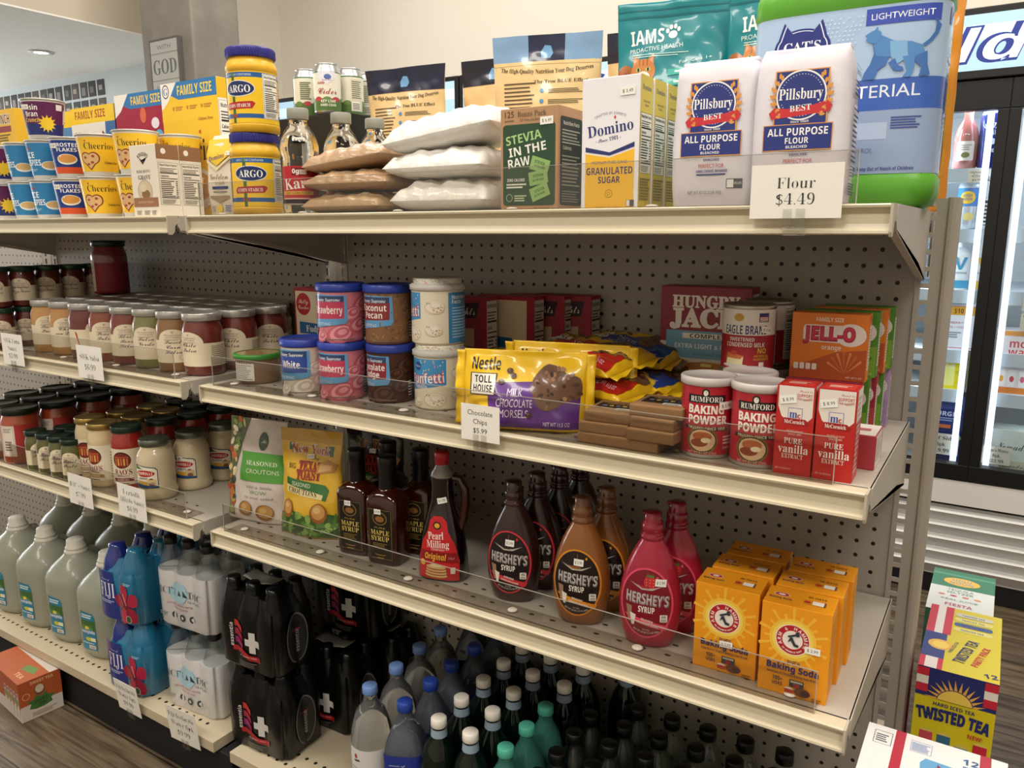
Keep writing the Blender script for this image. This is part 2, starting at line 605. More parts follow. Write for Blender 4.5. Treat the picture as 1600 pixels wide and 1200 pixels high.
def pegboard():
    m = bpy.data.materials.new('taupe_pegboard')
    m.use_nodes = True
    nt = m.node_tree
    L = nt.links.new
    b = nt.nodes['Principled BSDF']
    tc = nt.nodes.new('ShaderNodeTexCoord')
    sx = nt.nodes.new('ShaderNodeSeparateXYZ')
    L(tc.outputs['Object'], sx.inputs[0])
    def math_(op, a, c=None, d=None):
        n = nt.nodes.new('ShaderNodeMath')
        n.operation = op
        for i, q in enumerate((a, c, d)):
            if q is None:
                continue
            if isinstance(q, (int, float)):
                n.inputs[i].default_value = q
            else:
                L(q, n.inputs[i])
        return n.outputs[0]
    def cell(o):
        q = math_('MULTIPLY_ADD', o, 1 / S, 500.5)
        q = math_('FRACT', q)
        q = math_('SUBTRACT', q, .5)
        return math_('MULTIPLY', q, q)
    d = math_('SQRT', math_('ADD', cell(sx.outputs[0]), cell(sx.outputs[2])))
    lim = math_('LESS_THAN', d, .135)
    ix = math_('LESS_THAN', math_('ABSOLUTE', math_('ADD', sx.outputs[0], .5 * S)), 22.8 * S)
    hole = math_('MULTIPLY', lim, ix)
    mx = nt.nodes.new('ShaderNodeMix')
    mx.data_type = 'RGBA'
    mx.inputs[6].default_value = hexcol('#a8a095')
    mx.inputs[7].default_value = hexcol('#0a0908')
    L(hole, mx.inputs[0])
    L(mx.outputs[2], b.inputs['Base Color'])
    b.inputs['Roughness'].default_value = .55
    bp = nt.nodes.new('ShaderNodeBump')
    bp.inputs['Distance'].default_value = .002
    bp.invert = True
    L(hole, bp.inputs['Height'])
    L(bp.outputs['Normal'], b.inputs['Normal'])
    return m
PEG = pegboard()
STEEL = M('#a8a196', .5)
STEEL2 = M('#bab3a8', .42)

gon = thing('gondola_frame', 'taupe steel gondola frame with perforated back panels and slotted uprights', 'shelving', (0, 0, 0))
# hole row 0 lies at z = 48; the panel's own origin sits on a hole centre half way along (x .5 between holes)
for bx in (-BAY, 0, -2 * BAY):
    g = MB()
    # local origin on the middle of the panel: holes at half inches in x would fall at +-.5, so shift by .5
    g.box((-22.9 - .5, 0, -45), (22.9 - .5 + .0, .3, 3.0), PEG)
    g.build('back_panel', gon, (bx + 25.5, 0, 48))
    MB().box((1.55, .02, 3), (2.15, .5, 51), STEEL).build('panel_edge', gon, (bx, -.0, 0))
    MB().box((BAY - 2.15, .02, 3), (BAY - 1.55, .5, 51), STEEL).build('panel_edge', gon, (bx, 0, 0))

def upright(x, half_right=False):
    """slotted post: a face plate of strips with real slots one inch apart, side webs behind it"""
    g = MB()
    y0, y1 = -.12, .0
    cols = [-1.0] if half_right else [-1.05, 1.05]
    sw, sh = .22, .36
    edges = [-1.5]
    for c in cols:
        edges += [c - sw, c + sw]
    edges.append(-.2 if half_right else 1.5)
    for i in range(0, len(edges), 2):
        g.box((edges[i], y0, 3), (edges[i + 1], y1, 51), STEEL)
    for c in cols:
        for k in range(48):
            zc = 3.39 + k
            g.box((c - sw, y0, zc + sh - .0), (c + sw, y1, zc + 1 - sh), STEEL)
        g.box((c - sw, y0, 3), (c + sw, y1, 3.39 - sh), STEEL)
    if half_right:
        g.prism([(-.2, .0), (-.2, -.12), (-.08, -.3), (.1, -.34), (.3, -.3), (.42, -.1), (.42, 2.6), (.3, 2.6), (.3, .0)], 2, 3, 51.05, STEEL)
    else:
        g.box((-.06, 0, 3), (.06, 2.4, 51), STEEL)
        g.box((-.2, -.16, 3), (.2, -.12, 51), STEEL)
    g.build('slotted_upright', gon, (x, 0, 0))
upright(0)
upright(-BAY)
upright(BAY, True)
MB().box((-2 * BAY, .3, 50.6), (BAY - 1, 2.2, 51), STEEL).build('top_cap', gon)
# lower base: black feet and kick plates
BLK = M('#121214', .6)
for bx in (-BAY, 0, -2 * BAY):
    g = MB()
    g.box((bx + .5, -15.4, 0), (bx + BAY - .5, -15.1, 4.4), BLK)
    g.build('kick_plate', gon)
for x in (-BAY, 0, BAY - .4):
    MB().box((x - .8, -15.9, 0), (x + .8, 2.6, 4.6), BLK, .1).build('base_foot', gon)
# back side of the double gondola: rear deck carrying the goods behind
for bx in (-BAY, 0):
    d = thing('rear_shelf', ['grey top shelf on the far side of the shelving, left bay', 'grey top shelf on the far side of the shelving, right bay'][bx == 0], 'shelf', (bx + 25, 0, TOP), group=None)
    MB().box((-23.9, 2.7, -.8), (23.9, 18.5, 0), STEEL2, .05).build('shelf_deck', d)
    MB().box((-23.9, 18.5, -1.3), (23.9, 19, 0), M('#cfc3a6', .4)).build('price_rail', d)
    for s in (-1, 1):
        MB().prism([(2.6, 0), (18.4, 0), (18.4, -1.1), (2.6, -4)], 0, s * 23.9 - .06, s * 23.9 + .06, STEEL2).build('bracket', d)
    MB().box((bx + 1.1, 2.6, 4.4), (bx + BAY - 1.1, 18.7, BASE), M('#c3b69c', .45), .04).build('rear_base_deck', gon)
    MB().box((bx + .5, 17.6, 0), (bx + BAY - .5, 17.9, 4.4), M('#121214', .6)).build('kick_plate', gon)

RAILM = M('#cfc5ab', .32)
CAPM = M('#bdb4a2', .4)
DECK = M('#b9b2a6', .36)
DARKH = M('#1c1915', .7)
def rail_prof():
    # (y, z) section of the concave price rail, front face at FY, top at 0
    return [(.9, 0), (0, 0), (-.12, -.06), (-.1, -.16), (.1, -.2), (.17, -.45), (.17, -.85), (.06, -1.08), (-.1, -1.14), (-.12, -1.26), (-.02, -1.32), (.22, -1.32), (.3, -1.2), (.3, -.1), (.9, -.08)]
def shelf(name, label, bx, z, peg=2.0, bracket=True, fence=True, cut=None):
    x0, x1 = bx + E_, bx + BAY - E_
    w = (x1 - x0) / 2
    t = thing(name, label, 'shelf', ((x0 + x1) / 2, 0, z))
    g = MB()
    g.box((-w, FY + .8, -.12), (w, -.16, 0), DECK)
    g.box((-w, FY + .8, -.9), (w, FY + 1.0, -.1), DECK).box((-w, -.9, -.9), (w, -.7, -.1), DECK)
    g.build('shelf_deck', t)
    h = MB()
    n = int((2 * w - 3) / 1.5)
    for i in range(n):
        x = -w + 2 + i * 1.5
        for yy, rx, ry in ((FY + 1.75, .2, .11), (FY + 3.0, .2, .11), (-1.6, .2, .1), (-2.6, .2, .1)):
            pts = [(x + rx * math.cos(2 * PI * k / 12), yy + ry * math.sin(2 * PI * k / 12), .006) for k in range(12)]
            h.add(pts, [tuple(range(12))], DARKH)
    h.build('deck_perforations', t)['kind'] = 'stuff'
    r = MB().prism([(FY + a, b) for a, b in rail_prof()], 0, -w + .12, w - .12, RAILM)
    r.build('price_rail', t)
    for s in (-1, 1):
        c = MB().prism([(FY - .16, .0), (FY + .85, .02), (FY + .85, -.45), (FY + .5, -.75), (FY + .42, -1.2), (FY + .2, -1.42), (FY - .08, -1.4), (FY - .17, -1.2)], 0, s * w - .12 * (s > 0), s * w + .12 * (s < 0), CAPM)
        c.build('rail_end_cap', t)
        if bracket:
            b = MB().prism([(FY + .85, 0), (-.12, 0), (-.12, -4.1), (FY + .95, -1.15), (FY + .7, -.75)], 0, s * w - .06, s * w + .06, STEEL2)
            b.prism([(-4.5, -2.9), (-.12, -4.0), (-.12, -4.12), (FY + 1, -1.2), (FY + 1, -1.1)], 0, s * w - .06 - .25 * (s > 0), s * w + .06 + .25 * (s < 0), STEEL2)
            b.build('bracket', t)
    if fence:
        ac = acrylic('clear_acrylic', (.9, .89, .87, 1))
        edge = acrylic('acrylic_edge', (.62, .6, .56, 1), .2)
        f = thing('shelf_fence', label.replace('steel shelf', 'clear plastic fence on the shelf front').replace(' with cream price rail', ''), 'shelf guard', ((x0 + x1) / 2, FY + .45, z))
        q = MB().box((-w + 1.0, -.03, .02), (w - 1.6, .03, 2.28), ac)
        q.box((-w + 1.0, -.03, .02), (w - 1.6, 1.7, .06), ac)
        pan = q.build('acrylic_panel', f)
        q = MB().box((-w + 1.0, -.03, 2.285), (w - 1.6, .03, 2.315), M('#9c958a', .3))
        q.box((-w + .98, -.035, .02), (-w + 1.02, .035, 2.3), M('#a8a29a', .3)).box((w - 1.62, -.035, .02), (w - 1.58, .035, 2.3), M('#a8a29a', .3))
        q.build('polished_edge', f)
        for i in range(6):
            xx = -w + 2.2 + i * (2 * w - 5.2) / 5
            MB().lathe([(.3, .06), (.34, .1), (.26, .16), (.1, .19)], M('#e9e4d8', .4), 20, xx, 1.0).build('push_pin', pan)
    return t
shelf('store_shelf', 'top steel shelf of the right bay with cream price rail', 0, TOP)
shelf('store_shelf', 'top steel shelf of the left bay with cream price rail', -BAY, TOP, fence=False)
shelf('store_shelf', 'second steel shelf of the right bay with cream price rail', 0, MID)
shelf('store_shelf', 'second steel shelf of the left bay with cream price rail', -BAY, MID)
shelf('store_shelf', 'third steel shelf of the right bay with cream price rail', 0, LOW)
shelf('store_shelf', 'third steel shelf of the left bay with cream price rail', -BAY, LOW)
def base_deck(label, bx):
    x0, x1 = bx + E_, bx + BAY - E_
    w = (x1 - x0) / 2
    t = thing('base_shelf', label, 'shelf', ((x0 + x1) / 2, 0, BASE))
    MB().box((-w, FY, -1.0), (w, -.16, 0), M('#c3b69c', .45), .04).build('shelf_deck', t)
    h = MB()
    for i in range(int((2 * w - 2) / 1.02)):
        x = -w + 1.2 + i * 1.02
        for yy in (FY + 1.5, FY + 2.9):
            pts = [(x + .17 * math.cos(2 * PI * k / 12), yy + .17 * math.sin(2 * PI * k / 12), .006) for k in range(12)]
            h.add(pts, [tuple(range(12))], DARKH)
    h.build('deck_perforations', t)['kind'] = 'stuff'
base_deck('cream base shelf of the left bay carrying water jugs', -BAY)
base_deck('cream base shelf of the right bay carrying bottles', 0)

# ------------------------------------------------------------------ price cards clipped to the rails
def price_card(label, x, z, rows, w, h, tilt=0, rotz=0, font='serif', hh=.42, y=None):
    yy = FY - .35 if y is None else y
    t = thing('price_card', label, 'price card', (x, yy, z), rot=(tilt, 0, rotz))
    cd = MB().box((-w / 2, -.012, 0), (w / 2, .012, h), M('#efece4', .55)).build('card', t)
    a = Art()
    n = len(rows)
    for i, r in enumerate(rows):
        a.T(r, 0, h * ({1: [.55], 2: [.66, .36], 3: [.78, .54, .29]}[n][i]), hh, '#3b3a38', font, thin=-.02 if font else .0, w=min(w * .88, hh * .66 * len(r)))
    a.build('lettering', cd, lambda u, v, q: (u, -.012 - q, v))
    c = acrylic('clip_plastic', (.93, .93, .92, 1), .12)
    g = MB()
    for xx in (-.28, .28):
        g.box((xx - .2, -.09, -.45), (xx + .2, -.05, .42), c, .01)
    g.box((-.5, .02, -.75), (.5, .1, .25), c, .02).box((-.5, -.07, -.5), (.5, .1, -.38), c, .01)
    g.build('clear_clip', t)
    return t

# ------------------------------------------------------------------ builders shared by the goods
def carton(name, label, cat, loc, w, h, d, rotz=0, col='#ccc', front=None, right=None, top=None, group=None, rot=None, rough=.42, bev=.04, body='carton'):
    """front edge of the box sits at loc.y; loc is the middle of the front bottom edge"""
    r = rotz
    t = thing(name, label, cat, loc, r, group, rot)
    MB().box((-w / 2, 0, 0), (w / 2, d, h), M(col, rough), bev).build(body, t)
    if front and front.items:
        front.build('front_print', t, lambda u, v, q: (u, -q, v), rough=rough)
    if right:
        right.build('side_print', t, lambda u, v, q: (w / 2 + q, d / 2 + u, v), rough=rough)
    if top:
        top.build('top_print', t, lambda u, v, q: (u, d / 2 + v, h + q), rough=rough)
    return t

def sheet_pouch(w, h, thick, mat, top_mat=None, gus=.0, nu=40, nv=52, wav=.0, seed=0, pinch=.0, bulge=2.2):
    """standing pouch: flat sealed top, fat below; returns builder and front mapping in (u, v)"""
    rr = random.Random(seed)
    ph = [rr.uniform(0, 6) for _ in range(6)]
    def half(u, v):
        s, t = min(1, abs(u / (w / 2))), v / h
        prof = max(0, 1 - max(0, (t - .08) / .84) ** 1.7) if t > .08 else .75 + .25 * t / .08
        return thick / 2 * prof * max(0, 1 - s ** bulge) ** .7 + .02
    def wave(u, v):
        t = v / h
        return wav * (math.sin(u * 1.7 + ph[0] + v * .6) * .5 + math.sin(v * 2.1 + ph[1] - u) * .35 + math.sin((u + v) * 3.3 + ph[2]) * .15 + .9 * (t > .8) * math.sin(u * 1.1 + ph[3]) * (t - .8) * 4)
    def edge(u, v):
        return u * (1 - pinch * math.sin(PI * min(1, v / h)))
    def front(u, v, q):
        return (edge(u, v), -half(u, v) + wave(u, v) - q, v)
    def back(u, v, q):
        return (edge(u, v), half(u, v) + wave(u, v) + q, v)
    g = MB()
    g.sheet(lambda s, t: front((s - .5) * w, t * h, 0), nu, nv, mat, close=lambda s, t: back((s - .5) * w, t * h, 0))
    return g, front

def pillow(w, l, th, mat, nu=22, nv=22, wob=.04, seed=0, seal=.5, flat=.35):
    """bag lying flat: x across, y along, z up from 0; returns builder and top mapping (u, v)"""
    rr = random.Random(seed)
    ph = [rr.uniform(0, 6) for _ in range(6)]
    def prof(u, v):
        s, t = min(1, abs(2 * u / w)), min(1, abs(2 * v / l))
        k = (max(0, 1 - s ** 4.5) ** .5) * (max(0, 1 - t ** 3.6) ** .5)
        return k
    def wv(u, v):
        return wob * th * (math.sin(u * 2.3 + ph[0]) * math.sin(v * 1.9 + ph[1]) + .6 * math.sin(u * 5 + v * 3 + ph[2]) + .5 * math.sin(v * 6.5 - u * 2 + ph[3]))
    def top(u, v, q):
        k = prof(u, v)
        return (u * (1 - .03 * (1 - k)), v, th * (flat + (1 - flat) * k) + wv(u, v) * min(1, k * 2) + q)
    def bot(u, v, q):
        k = prof(u, v)
        return (u * (1 - .03 * (1 - k)), v, th * flat * (1 - k) * .98 - q * 0)
    g = MB().sheet(lambda s, t: top((s - .5) * w, (t - .5) * l, 0), nu, nv, mat, close=lambda s, t: bot((s - .5) * w, (t - .5) * l, 0))
    return g, top

# ================================================================== top shelf, right bay
Z = TOP
# --- flour bags
def flour(label, loc, rotz, seed):
    t = thing('flour_bag', label, 'flour bag', loc, rotz, 'white paper flour bags on the top shelf')
    rr = random.Random(seed)
    ph = [rr.uniform(0, 6) for _ in range(4)]
    paper = M('#dddae2', .6, bump=.35, scale=25)
    hw, hd = 2.22, 1.45
    def wob(p):
        x, y, z = p
        k = .035 * (math.sin(x * 2.2 + z * 1.1 + ph[0]) + math.sin(z * 2.7 + y * 2 + ph[1])) + (.06 * math.sin(x * 3 + ph[2]) if z > 6.2 else 0)
        return [x + k * .5, y + k, z + (.1 * math.sin(x * 1.4 + ph[3]) if z > 6.9 else 0)]
    prof = [(0, 2.02, 1.25, 6), (.12, 2.14, 1.36, 5), (1, 2.22, 1.46, 4.5), (3, 2.24, 1.5, 4.5), (5, 2.2, 1.44, 4.5), (6.3, 2.12, 1.36, 5), (6.85, 2.02, 1.25, 6), (7.1, 1.92, 1.0, 7), (7.2, 1.9, .4, 8)]
    b = MB().sbody(prof, paper, 56, wob=wob)
    b.build('paper_bag', t)
    f = MB()
    f.box((-1.95, -.55, 7.08), (1.9, .5, 7.3), paper, .08)
    f.build('folded_top', t)
    a = Art()
    N, O, RD = '#28367e', '#dc9a4a', '#c9323a'
    a.R(-1.18, 3.7, 1.22, 6.15, O).R(-1.12, 3.7, 1.16, 6.1, N)
    a.E(.02, 5.02, 1.12, 1.12, '#f3f1f0', 40).E(.02, 5.02, 1.05, 1.05, N, 40)
    for i in range(44):
        q = 2 * PI * i / 44
        if abs(math.sin(q)) > .3:
            a.E(.02 + .93 * math.cos(q), 5.02 + .93 * math.sin(q), .022, .022, '#f0f0f0', 6)
            a.k -= 1
    for s in (-1, 1):
        for i in range(7):
            q = -.75 + i * .25
            for d in (.0, .13):
                a.E(.02 + s * (1.2 + d) * math.cos(q), 5.02 + (1.2 + d) * math.sin(q), .13, .065, O, 8, rot=(q + .9) if s > 0 else PI - q - .9)
                a.k -= 1
    a.k += 1
    a.P([(-1.4, 4.28), (-1.28, 4.0), (1.3, 4.22), (1.42, 4.5), (1.2, 4.72), (.6, 4.56), (-.6, 4.44), (-1.15, 4.52)], RD)
    a.T('Pillsbury', 0, 5.1, .5, '#f5f3f2', 'serif', w=1.95).T('BEST', .02, 4.46, .27, '#f5f3f2', 'serif', w=.95, ang=.05)
    a.T('Since 1869', .02, 3.85, .1, '#f0eeee', 'serif', w=.8)
    a.R(-1.62, 2.55, 1.5, 3.75, O).R(-1.58, 2.59, 1.46, 3.71, N)
    a.T('ALL PURPOSE', -.05, 3.4, .33, '#f5f3f2', 'bold', w=2.7).T('FLOUR', -.05, 3.0, .26, '#f5f3f2', 'bold', w=1.05).T('BLEACHED', -.05, 2.72, .12, '#e8e8f0', 'bold', w=.95)
    a.T('ENRICHED', .05, 2.38, .11, N, 'bold', w=.8).T('PERFECT FOR', .05, 2.08, .19, '#c23c44', w=1.3).T('CAKES, COOKIES, BROWNIES', .08, 1.82, .13, N, 'bold', w=1.6).lines(-.7, 1.62, .85, 1.74, 1, N)
    a.R(.85, .95, 1.65, 1.42, '#4c4f55').R(.89, .99, 1.22, 1.38, '#e8e6e2').T('NON GMO', 1.43, 1.2, .13, '#e8e6e2', w=.36)
    a.T('NET WT 32 OZ (2 LB) 907g', -.25, .78, .15, '#4a4a52', w=1.75)
    fn = lambda u, v, q: (u, -(1.42 + .06 * math.sin(PI * v / 7)) * max(0, 1 - abs(u / 2.24) ** 4.5) ** (1 / 4.5) - .05 - q, v)
    a.build('front_print', t, fn, .4, .5, rough=.5, lift=.01)
    s = Art().nutri(-1.0, 1.2, 1.05, 6.3, None, '#2b2f5e').lines(-1, .5, 1, 1.1, 5, '#3a3d66')
    s.build('side_print', t, lambda u, v, q: (2.2 + .07 * math.cos(u) + q, u, v), 0, .6, rough=.5, lift=.02)
    return t
flour('white flour bag with navy panel standing left of the priced flour bag', (39.9, -12.0, Z), .02, 1)
flour('white flour bag with navy panel right behind the Flour price card', (44.2, -12.6, Z), .05, 5)
price_card('large white price card reading Flour $4.49', 44.9, 49.7, ['Flour', '$4.49'], 3.95, 2.35, hh=.5)

# --- granulated sugar cartons
def sugar_box(label, loc, rotz=0, front=True, price=False):
    f = Art()
    if front:
        N, Y = '#2a3470', '#f2bd33'
        f.T('CRAFTED BY EXPERTS', 0, 5.05, .13, '#7b7c8a', w=1.9, arc=2.2).E(.28, 4.82, .07, .12, '#c8453a', 4)
        f.T('Domino', 0, 4.28, .6, N, 'serif', w=2.7, ang=.12).T('- Since 1901 -', -.1, 3.72, .2, N, 'script', w=1.5, ang=.12)
        f.P([(-1.45, 3.1), (0, 2.85), (1.45, 3.25), (1.45, 3.5), (0, 3.02), (-1.45, 3.35)], N)
        f.P([(-1.45, 0), (1.45, 0), (1.45, 3.15), (0, 2.75), (-1.45, 3.0)], Y)
        f.T('PREMIUM PURE CANE', 0, 2.5, .16, N, w=2.1).T('GRANULATED', 0, 2.05, .37, N, 'bold', w=2.75).T('SUGAR', 0, 1.58, .34, N, 'bold', w=1.3)
        f.E(0, .85, .22, .22, '#6e5a1c', 24).E(0, .85, .19, .19, Y, 24).T('D', 0, .85, .2, '#6e5a1c').T('NET WT 16 OZ (1 LB) 453g', 0, .12, .09, '#7a6420', w=1.5)
        f.R(1.05, .15, 1.5, .5, '#4d5054').R(1.07, .17, 1.25, .48, '#e6e6e0')
        if price:
            f.sticker(1.0, 6.1, '$ 3.49', .02)
    r = Art().R(-.82, 0, .82, 6.9, '#d8ba3a').R(-.82, 5.0, .82, 6.9, '#dcc45a').T('Domino', 0, 6.3, .28, '#2a3470', 'serif', w=1.2)
    r.T('GRANULATED', 0, 5.6, .12, '#2a3470', w=.9).T('SUGAR', 0, 5.4, .12, '#2a3470', w=.5).nutri(-.72, 1.9, .72, 5.0).lines(-.7, .5, .7, 1.7, 8, '#7a6628')
    return carton('sugar_box', label, 'sugar box', loc, 3.4, 6.9, 1.72, rotz, '#ecebf0', f, r, None, 'granulated sugar boxes on the top shelf')
sugar_box('white and yellow sugar box, front one of three, with a price sticker', (34.35, -13.6, Z), 0, True, True)
sugar_box('sugar box directly behind the front one, only its yellow side showing', (34.4, -11.82, Z), 0, False)
sugar_box('rearmost of the three sugar boxes, next to the flour bag', (34.45, -10.05, Z), 0, False)

# --- sweetener carton
f = Art().R(-1.75, .3, 1.75, 4.85, '#2c4a34', .2)
for k, (tx, ty, ww) in enumerate([('STEVIA', 4.1, 2.4), ('IN THE', 3.45, 2.5), ('RAW', 2.75, 1.5)]):
    f.T(tx, -.35 + (k == 1) * .25 - (k == 2) * .3, ty, .48, ['#a9cf8a', '#f0efe6', '#f0efe6'][k], 'bold', w=ww, ang=.14)
f.T('125', -1.3, 5.42, .34, '#4c3b2a', w=.6).T('packets', -1.3, 5.08, .13, '#4c3b2a', w=.6).T('Bonus Pack', .2, 5.4, .3, '#6a5a48', 'serif', w=1.9).T('25 free packets', .1, 5.08, .16, '#6a5a48', w=1.4)
for cx, cy, an in ((.75, 2.55, -.3), (.65, 1.85, .15), (.75, 1.05, .35)):
    c, s = math.cos(an), math.sin(an)
    f.P([(cx + a * c - b * s, cy + a * s + b * c) for a, b in ((-.62, -.38), (.62, -.38), (.62, .38), (-.62, .38))], '#8fb56c')
    f.T('STEVIA', cx, cy + .12, .16, '#2f4c2c', 'bold', w=.7, ang=an).T('IN THE RAW', cx, cy - .12, .13, '#2f4c2c', 'bold', w=.75, ang=an)
f.T('ZERO CALORIE', -.85, 1.75, .16, '#e8e8dc', 'bold', w=1.2).lines(-1.5, 1.3, -.1, 1.62, 2, '#dfe3d2').E(-1.3, .75, .22, .22, '#b9c9a4').E(-1.3, .75, .19, .19, '#2c4a34').lines(-.95, .55, -.1, .95, 3, '#b9c9a4')
f.T('NET WT 4.4 OZ', .9, .15, .1, '#4c3b2a', w=1)
f.sticker(1.2, 4.95, '$ 6.49', .03)
r = Art().R(-1.32, .3, 1.32, 5.2, '#26302a', .2).T('Nutrition Facts', 0, 4.85, .2, '#d7d3c0', 'bold', w=1.9).lines(-1.1, 3.9, 1.1, 4.6, 4, '#b5b39f', .4)
r.R(-1.1, 3.75, 1.1, 3.8, '#d7d3c0').T('Calories', -.5, 3.5, .2, '#d7d3c0', 'bold', w=1).lines(-1.1, 1.4, 1.1, 3.2, 9, '#a3a28e', .4).lines(-1.1, .5, 1.1, 1.2, 5, '#8d8c7a', .4)
carton('sweetener_box', 'kraft and dark green stevia sweetener box with packets pictured', 'sweetener box', (29.3, -13.7, Z), 3.85, 5.75, 3.1, 0, '#b58d68', f, r)

# --- bags of white and brown sugar
def sugar_bag(label, loc, rotz, col, ink, text, w, l, th, seed, tilt=(0, 0), group=None, ycol=None):
    t = thing('sugar_bag', label, 'sugar bag', loc, rotz, group, rot=(tilt[0], tilt[1], rotz))
    g, top = pillow(w, l, th, M(col, .3, coat=.35, bump=.6, scale=70, noise=.05), 34, 34, .05, seed)
    g.build('filled_bag', t)
    a = Art()
    if ycol:
        a.R(-w * .3, -l * .1, w * .12, l * .33, ycol).R(w * .2, -l * .2, w * .38, l * .1, '#ddd7c8')
    a.T(text, -.1, -l * .37, .45, ink, 'bold', w=w * .62, thin=-.01)
    a.build('bag_print', t, top, .3, .3, rough=.3, lift=.02)
    return t
WG, BG_ = 'white sugar bags stacked on the top shelf', 'brown sugar bags stacked on the top shelf'
sugar_bag('clear bag of white sugar at the bottom of its stack', (22.6, -10.8, Z), .02, '#e9e6df', '#c7c3ba', '', 7.6, 6.2, 2.15, 2, group=WG, ycol='#d9b64a')
sugar_bag('clear bag of white sugar in the middle of its stack', (22.3, -10.8, Z + 2.1), -.03, '#eceae4', '#c7c3ba', '', 8.0, 6.4, 1.95, 3, group=WG, ycol='#d9b64a')
sugar_bag('clear bag of white sugar on top of its stack', (22.5, -10.6, Z + 4.0), .03, '#efede8', '#c7c3ba', '', 8.6, 6.6, 2.2, 4, (0, -.12), group=WG, ycol='#e0bb42')
sugar_bag('bag of light brown sugar at the bottom of its stack', (14.8, -11.6, Z), -.02, '#bb9c78', '#dccbb0', 'LIGHT BROWN SUGAR', 7.4, 5.6, 1.45, 5, group=BG_, ycol='#d5b35a')
sugar_bag('bag of light brown sugar in the middle of its stack', (15.0, -11.4, Z + 1.5), .05, '#b08e69', '#e2d3ba', 'LIGHT BROWN SUGAR', 7.6, 5.8, 1.45, 6, group=BG_)
sugar_bag('bag of light brown sugar on top of its stack', (14.6, -11.2, Z + 2.95), .04, '#b8997a', '#e6d9c4', 'LIGHT BROWN SUGAR', 7.2, 5.6, 1.6, 7, (.0, -.1), group=BG_, ycol='#dcb844')

# --- corn starch tubs
def starch(label, loc, turn):
    t = thing('corn_starch_tub', label, 'corn starch tub', loc, turn, 'yellow corn starch tubs')
    pr = [(1.62, 0), (1.78, .1), (1.8, .5), (1.8, .55), (1.74, .6), (1.74, 4.15), (1.8, 4.2), (1.8, 4.55), (1.66, 4.9), (1.56, 5.0), (1.56, 5.25)]
    MB().lathe(pr, M('#e9b52f', .35), 48).build('tub', t)
    ld = MB().lathe([(1.66, 5.15), (1.72, 5.2), (1.72, 5.75), (1.66, 5.85), (1.55, 5.85), (1.5, 5.8), (0.01, 5.8)], M('#2e2c84', .35), 64)
    for i in range(60):
        q = 2 * PI * i / 60
        ld.add([(1.72 * math.cos(q + d) * k, 1.72 * math.sin(q + d) * k, z) for d, k in ((-.025, 1), (0, 1.014), (.025, 1)) for z in (5.2, 5.74)], [(0, 2, 3, 1), (2, 4, 5, 3)], M('#2e2c84', .35))
    ld.build('screw_lid', t)
    a = Art()
    B = '#2c5f9e'
    a.R(-5.4, .62, 5.4, 4.13, '#f4c82a').R(-5.4, .95, 5.4, 1.25, B).R(-5.4, 3.72, 5.4, 4.05, B).T('EASY FRESH CONTAINER', 0, 3.88, .15, '#dbe7f2', w=2.0)
    a.R(-.52, .62, -.28, 4.0, '#3d6b3a')
    a.E(.0, 2.95, 1.22, .56, '#e9e7da', 36).E(0, 2.95, 1.16, .5, '#1d2f63', 36).T('ARGO', .02, 2.94, .5, '#f2f0e8', 'serif', w=1.75)
    a.P([(-1.15, 1.55), (.95, 1.6), (1.2, 1.95), (1.0, 2.1), (-1.05, 2.0), (-1.25, 1.8)], '#b3262e').T('CORN STARCH', -.08, 1.8, .24, '#f2e9dc', 'serif', w=1.85, ang=.02).T('16 OZ', -.4, 1.1, .2, '#d8443e', 'bold', w=.6)
    a.R(1.75, .95, 3.25, 4.0, '#f4f2ec').nutri(1.8, 1.0, 3.2, 3.95).lines(3.5, 1.2, 4.2, 3.9, 14, '#b06a28')
    a.nutri(-3.3, 1.0, -1.9, 3.95)
    a.build('wrap_label', t, on_cyl(1.76), .22, rough=.35)
    return t
starch('yellow corn starch tub with blue lid, lower of the two stacked', (5.2, -13.0, Z), .62)
starch('yellow corn starch tub with blue lid, upper of the two stacked', (5.35, -13.0, Z + 5.82), .28)

# --- clear corn syrup bottles
def karo(label, loc, turn, price=None):
    t = thing('corn_syrup_bottle', label, 'syrup bottle', loc, turn, 'clear corn syrup bottles')
    pr = [(.9, 0), (1.22, .06), (1.3, .25), (1.3, .9), (1.22, 1.15), (1.22, 3.1), (1.22, 3.9), (1.32, 4.2), (1.34, 4.7), (1.22, 5.2), (.95, 5.75), (.68, 6.15), (.62, 6.4), (.62, 6.6)]
    MB().lathe(pr, M('#f4f2ea', .06, trans=1, ior=1.42), 40).build('filled_bottle', t)
    MB().lathe([(.72, 6.5), (.74, 6.55), (.74, 7.2), (.7, 7.25), (0.01, 7.25)], M('#8f9086', .4), 36).build('cap', t)
    a = Art().R(-1.75, .75, 2.2, 3.3, '#b6202c').R(-1.75, .75, -1.5, 3.3, '#d9a83a').T('Karo', .1, 2.15, .75, '#f3eee6', 'serif', w=2.1, ang=.1).R(-1.2, 1.35, 1.2, 1.6, '#d9a83a').T('LIGHT CORN SYRUP', 0, 1.47, .16, '#5b1a1a', w=1.9)
    a.R(-.3, 2.65, .9, 3.2, '#6d1620').T('0g', -.02, 2.95, .3, '#f3eee6', 'bold').lines(.25, 2.75, .85, 3.1, 3, '#e8d8c8').lines(-1.2, .9, 1.2, 1.2, 2, '#e3b4a8').R(2.2, .75, 2.9, 3.3, '#e3b74a').lines(2.3, .9, 2.8, 3.2, 12, '#7a3a20')
    if price:
        a.sticker(.3, 5.0, price)
    a.build('front_label', t, on_cyl(1.24), .2, rough=.3)
    return t
karo('clear corn syrup bottle with red label, frontmost, with price sticker', (10.0, -13.1, Z), .55, '$ 4.99')
